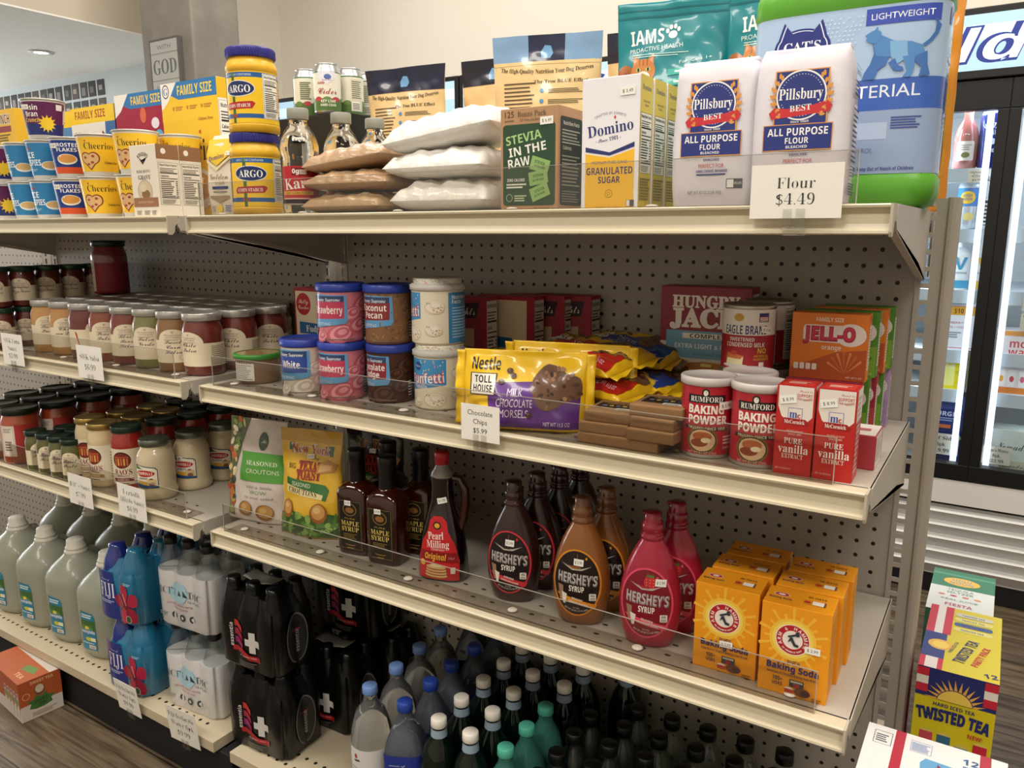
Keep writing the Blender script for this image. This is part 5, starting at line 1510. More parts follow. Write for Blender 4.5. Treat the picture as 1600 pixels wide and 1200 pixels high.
def arch_label(r, h, col, title, ink='#57424e', extra=None, w=1.0, script=True):
    """cream paper label: a domed front panel with a lower band wrapping round the jar"""
    a = Art()
    L = r * 2.55
    lo, band, topz = h * .16, h * .53, h * .71
    pts = [(-L, lo), (L, lo), (L, band), (r * .85, band)]
    for i in range(13):
        q = PI * i / 12
        pts.append((r * .8 * math.cos(q), band + (topz - band) * math.sin(q)))
    pts += [(-r * .85, band), (-L, band)]
    a.P(pts, col)
    a.T('M', 0, topz - .25, .16, ink, 'serif').T('STONEWALL', 0, topz - .5, .13, '#8a4a5c', w=r * .9).T('KITCHEN', 0, topz - .68, .13, '#8a4a5c', w=r * .7).lines(-r * .45, topz - .95, r * .45, topz - .78, 2, '#9a8a84', .4)
    for i, s in enumerate(title):
        a.T(s, 0, band - .12 - .42 * i, .34, ink, 'script', w=min(r * 1.3, .26 * len(s) + .1))
    a.lines(r * 1.15, lo + .15, r * 2.3, band - .15, 10, '#8f867a', .35)
    if extra == 'chili':
        a.P([(-r * 1.2, lo + .3), (-r * 1.15, lo + .25), (-r * 1.3, band - .3), (-r * 1.42, band - .15), (-r * 1.4, band - .35)], '#b5382c')
    elif extra:
        a.E(r * .45, lo + .45, .3, .26, '#c9bba4').E(r * .45, lo + .45, .2, .2, '#e6dcc8')
    return a
SALSA = [(-3.0, 'salsa jar of dark red salsa with silver lid, rightmost in the front row', '#6e2a22', ['Chile', 'Salsa'], 'chili', .15),
         (-6.55, 'salsa jar of brown green sweet salsa with silver lid, front row', '#8a6238', ['Sweet', 'Corn', 'Salsa'], 'x', .75),
         (-9.95, 'salsa jar of green salsa with silver lid, front row', '#7d7a45', ['Salsa', 'Verde'], None, .6),
         (-13.35, 'red garlic salsa jar with silver lid, right of its twin in the front row', '#7a3226', ['Black', 'Bean', 'Salsa'], 'x', .8),
         (-16.75, 'red garlic salsa jar with silver lid, left of its twin in the front row', '#86402a', ['Peach', 'Salsa'], 'x', .8),
         (-20.15, 'dark red salsa jar with a red chili on its cream label', '#6a2622', ['Salsa'], 'chili', 1.7),
         (-23.55, 'tan chile queso jar with silver lid', '#bd8a4c', ['Chile', 'con Queso'], None, .95),
         (-26.95, 'tan bacon queso jar with silver lid', '#c08f52', ['Bacon', 'Queso'], 'x', 1.0)]
R_ = 1.63
protos = []
for x, lab, col, ttl, ex, turn in SALSA:
    protos.append(jar('salsa_jar', lab, (x, -12.7, Z), R_, 5.15, col, '#c6c4c0', .6, turn, 'silver lidded jars in the front row', arch_label(R_, 5.15, '#e6d9bd', ttl, extra=ex), 'salsa jar', .6))
back = {1: [('dark jar with silver lid and a domed label, just behind the rightmost front jar', .55)], 2: [('dark jar with silver lid at the back right end by the pegboard', .2)]}
BL = 'salsa jar with a silver lid in the packed rows behind the front row'
for k in range(1, 4):
    for i, p in enumerate(protos):
        if k == 3 and i == 0:
            continue
        src = protos[0] if i == 0 else p
        lab = back[k][0][0] if i == 0 else BL
        dup(src, (SALSA[i][0] + .12 * k, -12.7 + 3.42 * k, Z), SALSA[i][5] + (.4 if i else .35) * k, lab, 'silver lidded jars in the front row' if i == 0 else 'silver lidded salsa jars packed in the rear rows')
# green lidded pizza sauce, two layers in a line running back
PR = 1.27
pz = jar('pizza_sauce_jar', 'green lidded pizza sauce jar in front, below the stacked dark jars', (-33.0, -14.4, Z), PR, 4.1, '#5a1f1a', '#23402f', .3, 1.0, 'green lidded pizza sauce jars', arch_label(PR, 4.1, '#d9ccb2', ['New England', 'Pizza Sauce']), 'sauce jar', .5)
UPL = ['first', 'second', 'third', 'fourth', 'fifth', 'sixth']
for i in range(6):
    if i:
        dup(pz, (-33.0, -14.4 + 2.56 * i, Z), .9, 'green lidded sauce jar hidden in the lower layer behind the front one', 'green lidded pizza sauce jars, hidden lower layer')
    dup(pz, (-33.2, -14.4 + 2.56 * i, Z + 4.1), .9 - .02 * i, 'dark green lidded sauce jar, %s from the left in the upper line' % UPL[i])
dup(pz, (-36.2, -14.2, Z), .7, 'green lidded sauce jar cut by the left edge of the photo, lower', None)
dup(pz, (-36.2, -14.2, Z + 4.1), .7, 'green lidded sauce jar cut by the left edge of the photo, upper', None)
jar('red_sauce_jar', 'large dark red jar with green lid standing highest at the back', (-28.3, -5.2, Z + 5.15), 1.75, 5.6, '#7a2028', '#20302a', .3, .8, None, Art().R(-2.0, .3, -1.3, 3.6, '#cfc4ae').R(-1.3, .3, 3, 3.3, '#8a2430'), 'sauce jar', .6)
price_card('white price card reading SWK Salsa $6.99', -13.5, 36.5, ['SWK Salsa', '$6.99'], 3.9, 2.9, hh=.5)
price_card('white price card reading SWK Pizza Sauce $3.99', -26.7, 36.55, ['SWK Pizza', 'Sauce', '$3.99'], 3.9, 3.0, hh=.48)

# ================================================================== third shelf, right bay
Z = LOW
def crouton(label, loc, w, h, seed, rot, kind):
    t = thing('crouton_bag', label, 'crouton bag', loc, 0, None, rot=rot)
    base = {'w': '#cfc4bb', 'y': '#e3b531', 'd': '#2c2a22'}[kind]
    g, fn = sheet_pouch(w, h, 1.9, M(base, .22, coat=.55), wav=.13, seed=seed, pinch=.03)
    g.build('bag', t)
    a = Art()
    rr = random.Random(seed)
    if kind == 'w':
        a.P([(-w / 2, .3), (-w * .3, .3), (-w * .36, 4), (-w * .12, h), (-w / 2, h)], '#55623a')
        for i in range(38):
            y = rr.uniform(.5, h - .2)
            x = rr.uniform(-w * .49, -w * .33 + (y / h) ** 3 * w * .16)
            a.E(x, y, rr.uniform(.15, .42), rr.uniform(.12, .34), ['#c9713a', '#d9c08a', '#7f9a4a', '#e6ddc0', '#35422a', '#b5a04a', '#a84a2e'][i % 7], 12, rot=rr.uniform(0, 3))
            a.k -= .6
        a.E(w * .12, h * .79, .42, .75, '#25452e').T('Mc', w * .13, h * .79, .3, '#dfe6d4', 'script')
        a.R(-w * .22, h * .4, w * .5, h * .68, '#4f9a34').T('SEASONED', w * .14, h * .58, .36, '#dbe6cc', 'serif', w=w * .5).T('CROUTONS', w * .16, h * .5, .36, '#dbe6cc', w=w * .52)
        a.T('add a little', w * .12, h * .35, .24, '#8a7f78', w=w * .42).T('WOW', w * .12, h * .3, .32, '#7d9a62', w=w * .28).T('to your salad', w * .12, h * .25, .22, '#8a7f78', w=w * .46)
        for x, y, r in ((-w * .08, h * .13, .75), (w * .24, h * .11, .8)):
            a.E(x, y, r, r * .85, '#8a5f30', 18).E(x + .05, y + .08, r * .8, r * .66, '#b58748', 16).E(x - .1, y + .2, r * .4, r * .3, '#c9a468', 12)
    else:
        a.R(-w / 2, h * .88, w / 2, h, '#c99a24' if kind == 'y' else '#23221c')
        a.R(-w * .34, h * .8, -w * .26, h * .87, '#2f6a34').R(w * .3, h * .77, w * .38, h * .86, '#2f6a34')
        a.T('New York', .05, h * .82, .72, '#f0e2d0' if kind == 'y' else '#c9a878', 'serif', w=w * .64, thin=.05).T('New York', .05, h * .82, .7, '#a8201f' if kind == 'y' else '#7a201c', 'serif', w=w * .62)
        a.T('Bakery', .3, h * .745, .25, '#5a3a1c', 'script', w=w * .2)
        a.T('BIG', -w * .28, h * .655, .42, '#5a3a1c', w=w * .12).T('TEXAS', w * .02, h * .665, .75, '#9c2620', 'serif', w=w * .36, thin=.03).T('TOAST', 0, h * .585, .75, '#9c2620', 'serif', w=w * .38, thin=.03)
        a.P([(w * .12, h * .6), (w * .42, h * .63), (w * .46, h * .7), (w * .3, h * .74), (w * .15, h * .68)], '#c98a48').P([(w * .16, h * .62), (w * .36, h * .645), (w * .38, h * .69), (w * .2, h * .69)], '#dfb678')
        a.P([(-w * .36, h * .42), (w * .3, h * .36), (w * .34, h * .46), (w * .28, h * .5), (-w * .36, h * .55)], '#2f7034').P([(-w * .36, h * .41), (w * .24, h * .365), (w * .26, h * .41), (-w * .36, h * .485)], '#e8d9a0')
        a.T('SEASONED', -w * .1, h * .49, .32, '#e6e6cc', w=w * .3, ang=-.08).T('CROUTONS', -w * .08, h * .425, .42, '#3a2a1c', 'serif', w=w * .48, ang=-.1)
        a.P([(-w / 2, .1), (w / 2, .1), (w / 2, h * .22), (w * .2, h * .25), (0, h * .2), (-w * .2, h * .24), (-w / 2, h * .2)], '#3f5f2a')
        for i in range(46):
            a.E(rr.uniform(-w * .46, w * .46), rr.uniform(.3, h * .21), rr.uniform(.2, .5), rr.uniform(.1, .25), ['#557f34', '#6f9a44', '#35562a', '#8aae5a'][i % 4], 9, rot=rr.uniform(0, 3))
            a.k -= .8
        for x, y, r in ((-w * .33, h * .25, .72), (w * .2, h * .24, .8)):
            a.E(x, y, r * .85, r, '#9a5f2a', 18).E(x, y + .1, r * .65, r * .75, '#cf9a54', 16).E(x - .1, y + .25, r * .35, r * .3, '#e0bb80', 12)
        a.sticker(w * .02, h * .755, '$ 2.99', .1, .7, .35)
    a.build('bag_print', t, fn, .16, .16, rough=.22, lift=.03, coat=.5, step=.0026)
    return t
crouton('pale crouton bag with green band leaning at the left end of the shelf', (2.3, -12.6, Z), 6.0, 8.5, 41, (-.1, 0, .15), 'w')
crouton('yellow crouton bag with green band standing right of the pale one', (8.6, -12.5, Z), 5.6, 8.45, 42, (-.08, 0, .22), 'y')
crouton('dark crouton bag standing behind the yellow one and the syrup', (11.3, -8.2, Z), 5.6, 8.3, 43, (-.06, 0, .1), 'd')

def maple(label, loc, turn, price=True):
    t = thing('maple_syrup_bottle', label, 'syrup bottle', loc, turn, 'square maple syrup bottles with black necks')
    pr = [(0, 1.2, 1.0, 5), (.1, 1.32, 1.1, 5), (.5, 1.36, 1.13, 5), (4.6, 1.36, 1.13, 5), (5.0, 1.28, 1.05, 4), (5.3, .95, .85, 3), (5.45, .68, .66, 2.4), (5.6, .58, .58, 2), (6.6, .55, .55, 2)]
    MB().sbody(pr, M('#4a150a', .06, trans=.55, coat=.6, ior=1.4), 44).build('glass_bottle', t)
    MB().lathe([(.62, 5.5), (.6, 6.9), (.64, 6.95), (.66, 7.8), (.62, 7.9), (.01, 7.9)], M('#121112', .3), 32).build('black_neck_cap', t)
    a = Art().R(-1.0, .45, 1.0, 4.25, '#15130f').RO(-.95, .5, .95, 4.2, .03, '#8a7236')
    a.E(0, 3.55, .6, .5, '#8a6a36').E(0, 3.55, .54, .44, '#241c10').E(0, 3.5, .36, .22, '#8a5f30')
    a.T('PURE', 0, 2.85, .11, '#b5974e', w=.9).T('MAPLE', 0, 2.5, .36, '#d8bd62', 'serif', w=1.55).T('SYRUP', 0, 2.05, .36, '#d8bd62', 'serif', w=1.5)
    a.lines(-.6, 1.3, .6, 1.75, 4, '#8a7236', .4).E(0, .85, .45, .1, '#a8743a').E(0, .9, .45, .08, '#15130f').lines(-.3, .55, .3, .65, 1, '#b5974e')
    if price:
        a.sticker(-.15, 4.05, '$ 9.99', 0, .55, .38)
    a.build('front_label', t, lambda u, v, q: (u, -1.13 * max(0, 1 - abs(u / 1.36) ** 5) ** .2 - q - .005, v), .25, rough=.4)
    return t
maple('maple syrup bottle with price sticker, left one of the front pair', (13.9, -12.7, Z), .15)
maple('maple syrup bottle with price sticker, right one of the front pair', (17.0, -12.9, Z), .15)
maple('maple syrup bottle behind the left front one, its black neck showing', (14.5, -9.9, Z), .15, False)
maple('maple syrup bottle behind the right front one, its black neck showing', (17.9, -10.2, Z), .15, False)

# --- pancake syrup bottle with a handle
t = thing('pancake_syrup_bottle', 'dark pancake syrup bottle with red cap, handle and big red label', 'syrup bottle', (22.0, -12.9, Z), .25)
PP = [(0, 1.55, .95, 3), (.15, 1.75, 1.12, 2.8), (1.5, 1.72, 1.12, 2.6), (3.2, 1.5, 1.02, 2.4), (4.6, 1.12, .85, 2.2), (5.6, .85, .72, 2), (6.6, .78, .68, 2), (7.2, .82, .7, 2), (7.5, .74, .66, 2), (7.9, .45, .45, 2), (8.2, .42, .42, 2)]
DK = M('#160806', .1, coat=.7, trans=.12)
MB().sbody(PP, DK, 44).build('filled_bottle', t)
MB().sbody([(7.28, .83, .71, 2), (7.55, .76, .68, 2), (7.95, .47, .47, 2), (8.2, .44, .44, 2)], M('#a9a29a', .2, trans=.4), 36, cap0=False, cap1=False).build('clear_shoulder', t)
MB().lathe([(.44, 8.1), (.5, 8.15), (.5, 8.9), (.44, 9.0), (.01, 9.0)], M('#b01f2c', .35), 32).build('red_cap', t)
MB().tube([(.6, .1, 7.2), (1.25, .1, 7.15), (1.62, .1, 6.4), (1.65, .1, 5.4), (1.5, .1, 4.4), (1.25, .1, 3.7)], [.28, .28, .3, .3, .3, .32], M('#3a1408', .12, coat=.6, trans=.3), 12).build('handle', t)
a = Art()
pts = [(-1.5, .2), (1.5, .2), (1.52, 1.6), (1.2, 2.8), (.75, 3.6), (.62, 4.3), (.3, 4.65), (-.3, 4.65), (-.62, 4.3), (-.75, 3.6), (-1.2, 2.8), (-1.52, 1.6)]
a.P([(x * .98, y) for x, y in pts], '#c4222a')
a.E(-.05, 4.0, .3, .27, '#2a140c').E(-.05, 4.0, .2, .17, '#e0a83a').T('Pearl', -.15, 3.3, .52, '#f2e8e0', 'serif', w=1.15, ang=.08).T('Milling', 0, 2.72, .52, '#f2e8e0', 'serif', w=1.65, ang=.05).T('COMPANY', .05, 2.33, .14, '#e8c8b8', 'bold', w=1.0)
a.P([(-1.42, 1.5), (1.45, 1.45), (1.35, 2.15), (-1.3, 2.2)], '#8a1820').T('Original', -.15, 1.82, .42, '#e6b842', 'ital', w=1.6).T('SYRUP', 1.0, 1.78, .14, '#d9a09a', w=.4)
a.E(-1.12, 1.3, .2, .22, '#e6b842')
for i in range(4):
    a.E(-.1, .45 + i * .2, .85 - .03 * i, .2, '#a5622c').E(-.1, .5 + i * .2, .82 - .03 * i, .15, '#e3bd80')
a.E(-.1, 1.2, .45, .12, '#f0e0a8').R(.95, .7, 1.25, 1.15, '#e8d8d0')
a.sticker(.25, 5.75, '$ 5.99', .2, .62, .4)
def pearl_front(u, v, q):
    for (z0, a0, b0, e0), (z1, a1, b1, e1) in zip(PP, PP[1:]):
        if z0 <= v <= z1:
            k = (v - z0) / (z1 - z0)
            A_, B_, E2 = a0 + (a1 - a0) * k, b0 + (b1 - b0) * k, e0 + (e1 - e0) * k
            return (u, -B_ * max(.0, 1 - min(1, abs(u / A_)) ** E2) ** (1 / E2) - .015 - q, v)
    return (u, -1 - q, v)
a.build('front_label', t, pearl_front, .2, .25, rough=.3)

# --- flat oval dessert syrup bottles
HP = [(0, 1.2, .85, 2.3), (.12, 1.38, .98, 2.3), (.8, 1.62, 1.05, 2.3), (1.6, 1.76, 1.1, 2.3), (2.6, 1.8, 1.12, 2.3), (3.6, 1.7, 1.08, 2.3), (4.4, 1.5, 1.0, 2.2), (5.2, 1.2, .9, 2.1), (5.8, .92, .78, 2), (6.2, .68, .66, 2), (6.45, .6, .6, 2), (6.6, .58, .58, 2)]
def dessert(label, loc, kind, turn, proto=None, face=True, price=True):
    body, ring, cap = {'c': ('#2b1312', '#c9303c', '#33161a'), 'k': ('#8c5526', '#d98a24', '#6d4526'), 's': ('#a81f3c', '#e0506a', '#8c1830')}[kind]
    t = thing('dessert_syrup_bottle', label, 'syrup bottle', loc, turn, {'c': 'chocolate dessert syrup bottles', 'k': 'caramel dessert syrup bottles', 's': 'strawberry dessert syrup bottles'}[kind])
    MB().sbody(HP, M(body, .28, coat=.35), 56).build('squeeze_bottle', t)
    g = MB().lathe([(.64, 6.35), (.68, 6.42), (.68, 6.62), (.6, 6.68), (.6, 6.8), (.62, 6.85), (.62, 7.3), (.52, 7.38), (.52, 7.42), (.5, 7.5), (.5, 7.9), (.42, 7.97), (.01, 7.97)], M(cap, .22, coat=.5), 32)
    g.box((-.62, -.2, 7.78), (-.3, .2, 7.9), M(cap, .22, coat=.5), .03)
    g.build('flip_cap', t)
    if face:
        a = Art().E(-.05, 2.75, 1.52, 2.12, ring, 44).E(-.05, 2.75, 1.42, 2.02, '#1c0f10' if kind != 's' else '#7d1428', 44)
        if kind == 's':
            a.E(.15, 4.05, .36, .4, '#c92c34').E(.15, 4.42, .25, .08, '#4f7a34')
            for i in range(9):
                a.E(-.05 + (i % 3) * .2, 3.85 + (i // 3) * .18, .02, .03, '#e6c080', 6)
                a.k -= 1
        a.P([(-1.0, 3.95), (-.3, 3.72), (.3, 3.72), (.9, 3.9), (.3, 3.6), (-.3, 3.58)], '#b5aea6').P([(-.6, 3.85), (.3, 3.82), (.1, 3.68), (-.3, 3.68)], body)
        a.R(-.02, 3.8, .03, 4.6, '#7a5038')
        a.T("HERSHEY'S", .03, 3.02, .62, '#8a8684', 'bold', w=2.45, ang=-.03, thin=.03).T("HERSHEY'S", .0, 3.05, .6, '#c4c0bc', 'bold', w=2.4, ang=-.03, thin=-.02)
        a.T('SYRUP', .0, 2.4, .36, '#e9e3dc', 'bold', w=.95, thin=.01)
        a.P([(-1.28, 2.0), (1.25, 1.5), (1.1, 1.2), (-.95, 1.62)], ring)
        a.P([(-1.2, 2.55), (-.85, 2.5), (-.85, 1.5), (-1.05, 1.5)], '#9a7a62').P([(-.95, 2.1), (-.6, 2.0), (-.7, 1.35), (-.85, 1.35)], '#e6ddd4')
        nm = {'c': ('GENUINE', 'CHOCOLATE FLAVOR'), 'k': ('INDULGENT', 'CARAMEL FLAVOR'), 's': ('DELICIOUS', 'STRAWBERRY FLAVOR')}[kind]
        a.T(nm[0], .05, 1.74, .12, '#f0e4d8', 'bold', w=.7, ang=-.18).T(nm[1], .1, 1.5, .12, '#f0e4d8', 'bold', w=1.2, ang=-.18)
        a.R(.78, 1.75, 1.18, 2.2, '#e9e4dc', .05).T({'c': '45', 'k': '50', 's': '50'}[kind], .98, 2.06, .15, '#2a2020', 'bold').lines(.83, 1.8, 1.13, 1.95, 2, '#5a5250', .5, 0)
        a.T('FAT FREE', .0, 1.15, .1, '#c9bdb4', w=.4).T('NET WT 24 OZ (1.5 LB) 680g', 0, .98, .11, '#c9bdb4', 'bold', w=1.5, arc=-1.6)
        if price:
            a.sticker(.1 if kind != 's' else .75, 4.1, '$ 5.99', -.05, .6, .42)
        def fn(u, v, q):
            for (z0, a0, b0, e0), (z1, a1, b1, e1) in zip(HP, HP[1:]):
                if z0 <= v <= z1:
                    k = (v - z0) / (z1 - z0)
                    A_, B_, E2 = a0 + (a1 - a0) * k, b0 + (b1 - b0) * k, e0 + (e1 - e0) * k
                    return (u, -B_ * max(0, 1 - min(1, abs(u / A_)) ** E2) ** (1 / E2) - .012 - q, v)
        a.build('oval_label', t, fn, .22, .3, rough=.32)
    return t
dessert('dark chocolate syrup bottle at the front with price sticker', (27.8, -12.9, Z), 'c', .2)
dessert('dark chocolate syrup bottle, second in line behind the front one', (28.2, -10.6, Z), 'c', .2, price=False)
dessert('dark chocolate syrup bottle, third in line', (28.6, -8.3, Z), 'c', .2, price=False)
dessert('dark chocolate syrup bottle, last in line by the pegboard', (29.0, -6.0, Z), 'c', .2, price=False)
dessert('brown caramel syrup bottle at the front with price sticker', (32.9, -13.2, Z), 'k', .2)
dessert('brown caramel syrup bottle behind the front one', (33.4, -10.9, Z), 'k', .2, price=False)
dessert('red strawberry syrup bottle at the front with price sticker', (37.5, -13.4, Z), 's', .2)
dessert('red strawberry syrup bottle behind the front one', (38.1, -11.1, Z), 's', .2, price=False)

# --- baking soda boxes
def soda(label, loc, front, price=None):
    O = '#ee9c1c'
    f = None
    if front:
        f = Art()
        for i in range(20):
            q = 2 * PI * i / 20
            r = 1.75 if i % 2 else 1.4
            f.P([(-.1 + .6 * math.cos(q - .05), 3.15 + .6 * math.sin(q - .05)), (-.1 + .6 * math.cos(q + .05), 3.15 + .6 * math.sin(q + .05)), (-.1 + r * math.cos(q + .05), 3.15 + r * math.sin(q + .05)), (-.1 + r * math.cos(q - .05), 3.15 + r * math.sin(q - .05))], '#f3b93a')
            f.k -= 1
        f.k += 1
        f.E(-.1, 3.15, 1.15, 1.15, '#f2c243', 36).E(-.1, 3.15, 1.0, 1.0, '#f4d660', 36).E(-.1, 3.15, .84, .84, '#efe6dc', 40).E(-.1, 3.15, .8, .8, '#b3202c', 40).E(-.1, 3.15, .5, .5, '#efe6dc', 36)
        s1 = 'ARM & HAMMER'
        for i, c in enumerate(s1):
            q = math.radians(205 - i * 230 / (len(s1) - 1))
            if c != ' ':
                f.T(c, -.1 + .65 * math.cos(q), 3.15 + .65 * math.sin(q), .17, '#efe6dc', 'bold', ang=q - PI / 2)
        s2 = 'THE STANDARD OF PURITY'
        for i, c in enumerate(s2):
            q = math.radians(225 + i * 90 / (len(s2) - 1))
            if c != ' ':
                f.T(c, -.1 + .65 * math.cos(q), 3.15 + .65 * math.sin(q), .08, '#efe6dc', 'bold', ang=q + PI / 2)
        f.P([(-.32, 3.0), (-.18, 3.12), (-.02, 2.85), (.2, 2.82), (.22, 2.95), (.05, 3.0), (-.1, 3.32), (-.22, 3.3)], '#30384a').P([(-.34, 3.36), (.1, 3.56), (.14, 3.46), (-.3, 3.27)], '#30384a').P([(.02, 3.6), (.16, 3.68), (.26, 3.46), (.1, 3.38)], '#30384a')
        f.T('pure', .05, 2.0, .26, '#2a2f58', w=.62).T('Baking Soda', .0, 1.58, .34, '#2a2f6a', 'bold', w=2.55, thin=.015).T("America's #1 Trusted Baking Soda Brand", 0, 1.22, .13, '#3a3a50', 'bold', w=2.5)
        f.T('100+', -.7, .9, .22, '#2a2f58', 'bold', w=.5).T('USES', -.7, .62, .18, '#2a2f58', 'bold', w=.5)
        f.R(-.1, .6, .6, 1.0, '#3a3c40').R(-.05, .85, .55, .95, '#b9b7ae').R(.1, .62, .4, .8, '#a02a30').E(-.1, .45, .22, .1, '#e6ddd0').R(-.32, .25, .12, .45, '#b5403a').E(.55, .4, .4, .24, '#6a4030').E(.7, .38, .22, .16, '#4a2a28').lines(1.0, .1, 1.5, .3, 2, '#8a5a1c')
        if price:
            f.sticker(*price)
    r = Art().lines(-.8, .5, .8, 4.4, 16, '#c47f1a', .3)
    tp = Art().E(-.95, .15, .4, .22, '#efe6dc').E(-.95, .15, .36, .19, '#b3202c').E(-.95, .15, .18, .1, '#efe6dc').T('Baking Soda', -.95, -.3, .2, '#2a2f58', 'bold', w=1.1).R(.15, -.45, 1.25, .15, '#d98a1c').T('30 DAYS', .75, .45, .2, '#6a4a1c', 'bold', w=.9).E(.35, -.15, .18, .12, '#b3202c').R(.6, -.35, 1.15, .08, '#efe9e2').R(1.15, -.4, 1.25, .1, '#6a4a3a')
    return carton('baking_soda_box', label, 'baking soda box', loc, 3.4, 4.95, 2.1, .04, O, f, r, tp, 'orange baking soda boxes', bev=.03)
soda('orange baking soda box, front of the left file, sticker over its lettering', (42.3, -14.55, Z), True, (.1, 1.72, '$ 2.99', .05, .7, .36))
soda('orange baking soda box, middle of the left file', (42.4, -12.2, Z), False)
soda('orange baking soda box, rear of the left file', (42.5, -9.9, Z), False)
soda('orange baking soda box, front of the right file, sticker beside its round emblem', (45.95, -14.9, Z), True, (.9, 2.85, '$ 2.99', .0, .75, .38))
soda('orange baking soda box, middle of the right file', (46.05, -12.6, Z), False)
soda('orange baking soda box, rear of the right file', (46.15, -10.3, Z), False)

# ================================================================== third shelf, left bay: sauces
RU = 1.85
lab = Art().R(-1.2, .9, .35, 4.1, '#e0d6c6').RO(-1.1, 1.0, .25, 4.0, .03, '#b58a86').lines(-.9, 3.4, .1, 3.9, 3, '#9a8f86').lines(-.8, 1.5, .0, 2.6, 4, '#7d6a60').R(.35, 1.6, 2.4, 4.2, '#a8322e')
ru = jar('red_sauce_jar', 'large orange red sauce jar with dark lid, in front at the left edge', (-32.4, -14.1, Z), RU, 5.75, '#9a4020', '#20281f', .3, .6, 'large red sauce jars with dark lids', lab, 'sauce jar', .6)
dup(ru, (-36.3, -14.1, Z), .8, 'large orange red sauce jar cut off by the left edge of the photo')
dup(ru, (-32.3, -10.25, Z), .6, 'large orange red sauce jar, second row, behind the little green jars')
dup(ru, (-32.2, -6.4, Z), .6, 'large orange red sauce jar, third row, behind the little green jars')
dup(ru, (-32.1, -2.5, Z), .6, 'large red sauce jars with dark lids packed at the rear, left')
for k, (x, y) in enumerate([(-36.2, -10.2), (-36.1, -6.3), (-36, -2.4), (-40.1, -10.1), (-40, -6.2), (-39.9, -2.3)]):
    dup(ru, (x, y, Z), .8, 'large red sauce jar in the packed rows of dark lids at the left edge', 'packed rear rows of large red sauce jars')
OL = 1.02
ol = jar('relish_jar', 'small green relish jar with dark lid, leftmost of the four in front', (-27.9, -14.9, Z), OL, 4.1, '#55531f', '#20322a', .3, 1.3, 'small green relish jars', arch_label(OL, 4.1, '#ddd2b4', ['Basil', 'Pesto']), 'relish jar', .5)
for i, s in enumerate(['second from the left of the front four', 'third from the left of the front four', 'rightmost of the front four, beside the alfredo']):
    dup(ol, (-25.75 + 2.15 * i, -14.9 + .05 * i, Z), .9 - .1 * i, 'small green relish jar, ' + s)
for i in range(3):
    dup(ol, (-27.0 + 2.2 * i, -12.5, Z), .9, 'small green relish jar in the row behind the front four', 'small green relish jars in the second row')
def rao(label, loc, turn, red):
    R = 1.4
    t = jar('pasta_sauce_jar', label, loc, R, 6.1, '#a3241c' if red else '#d9c49a', '#24382c' if red else '#b39a5a', .2 if red else .8, turn, 'pasta sauce jars with an oval picture on the label', None, 'sauce jar', .55)
    a = Art().R(-3.4, .75, 3.4, 4.1, '#e6dcc4')
    a.E(0, 3.05, .85, .78, '#3a1a14').E(0, 3.0, .78, .7, '#7a2a1a')
    for i in range(5):
        a.R(-.6 + i * .26, 2.55, -.45 + i * .26, 3.2, ['#c96a34', '#e0a25a'][i % 2])
    a.R(-.65, 3.25, .65, 3.4, '#b5542c')
    a.T("RAO'S", .05, 1.95, .5, '#8a2a24', 'serif', w=1.6).T('HOMEMADE', .05, 1.58, .15, '#8a2a24', 'serif', w=1.1).R(-.9, 1.05, .95, 1.35, '#8a2030' if red else '#b0823c').T('MARINARA' if red else 'ALFREDO', 0, 1.2, .16, '#efe4d0', 'serif', w=1.1).lines(-.6, .82, .6, .95, 1, '#6a5a44')
    a.lines(1.6, 1.0, 2.8, 3.6, 10, '#8f836a', .35)
    a.build('paper_label', t, on_cyl(R + .003), .2, rough=.6)
    return t
ra = rao('cream alfredo sauce jar, left of two beside the green relish', (-20.6, -13.3, Z), .55, False)
rb = rao('cream alfredo sauce jar, right of two, beside the red marinara', (-17.4, -13.9, Z), .2, False)
rc = rao('red marinara sauce jar with a dark lid at the shelf front', (-14.4, -13.4, Z), .55, True)
for i, (x, y) in enumerate([(-20.4, -10.2), (-17.2, -10.6), (-20.2, -7.1), (-17.0, -7.5)]):
    dup(rb, (x, y, Z), .5, 'cream sauce jar with gold lid in the shadow behind the alfredo jars', 'cream sauce jars in the rear rows')
for i, (x, y) in enumerate([(-14.1, -10.1), (-13.8, -6.9), (-13.5, -3.7), (-16.9, -4.2), (-20.1, -3.9)]):
    dup(rc, (x, y, Z), .5, 'dark lidded red sauce jar in the shadow behind the marinara', 'dark lidded red sauce jars in the rear rows')
BP = [(1.45, 0), (1.62, .06), (1.7, .3), (1.7, .8), (1.6, 1.0), (1.6, 1.1), (1.62, 3.4), (1.56, 3.9), (1.36, 4.4), (1.2, 4.62), (1.15, 4.95)]
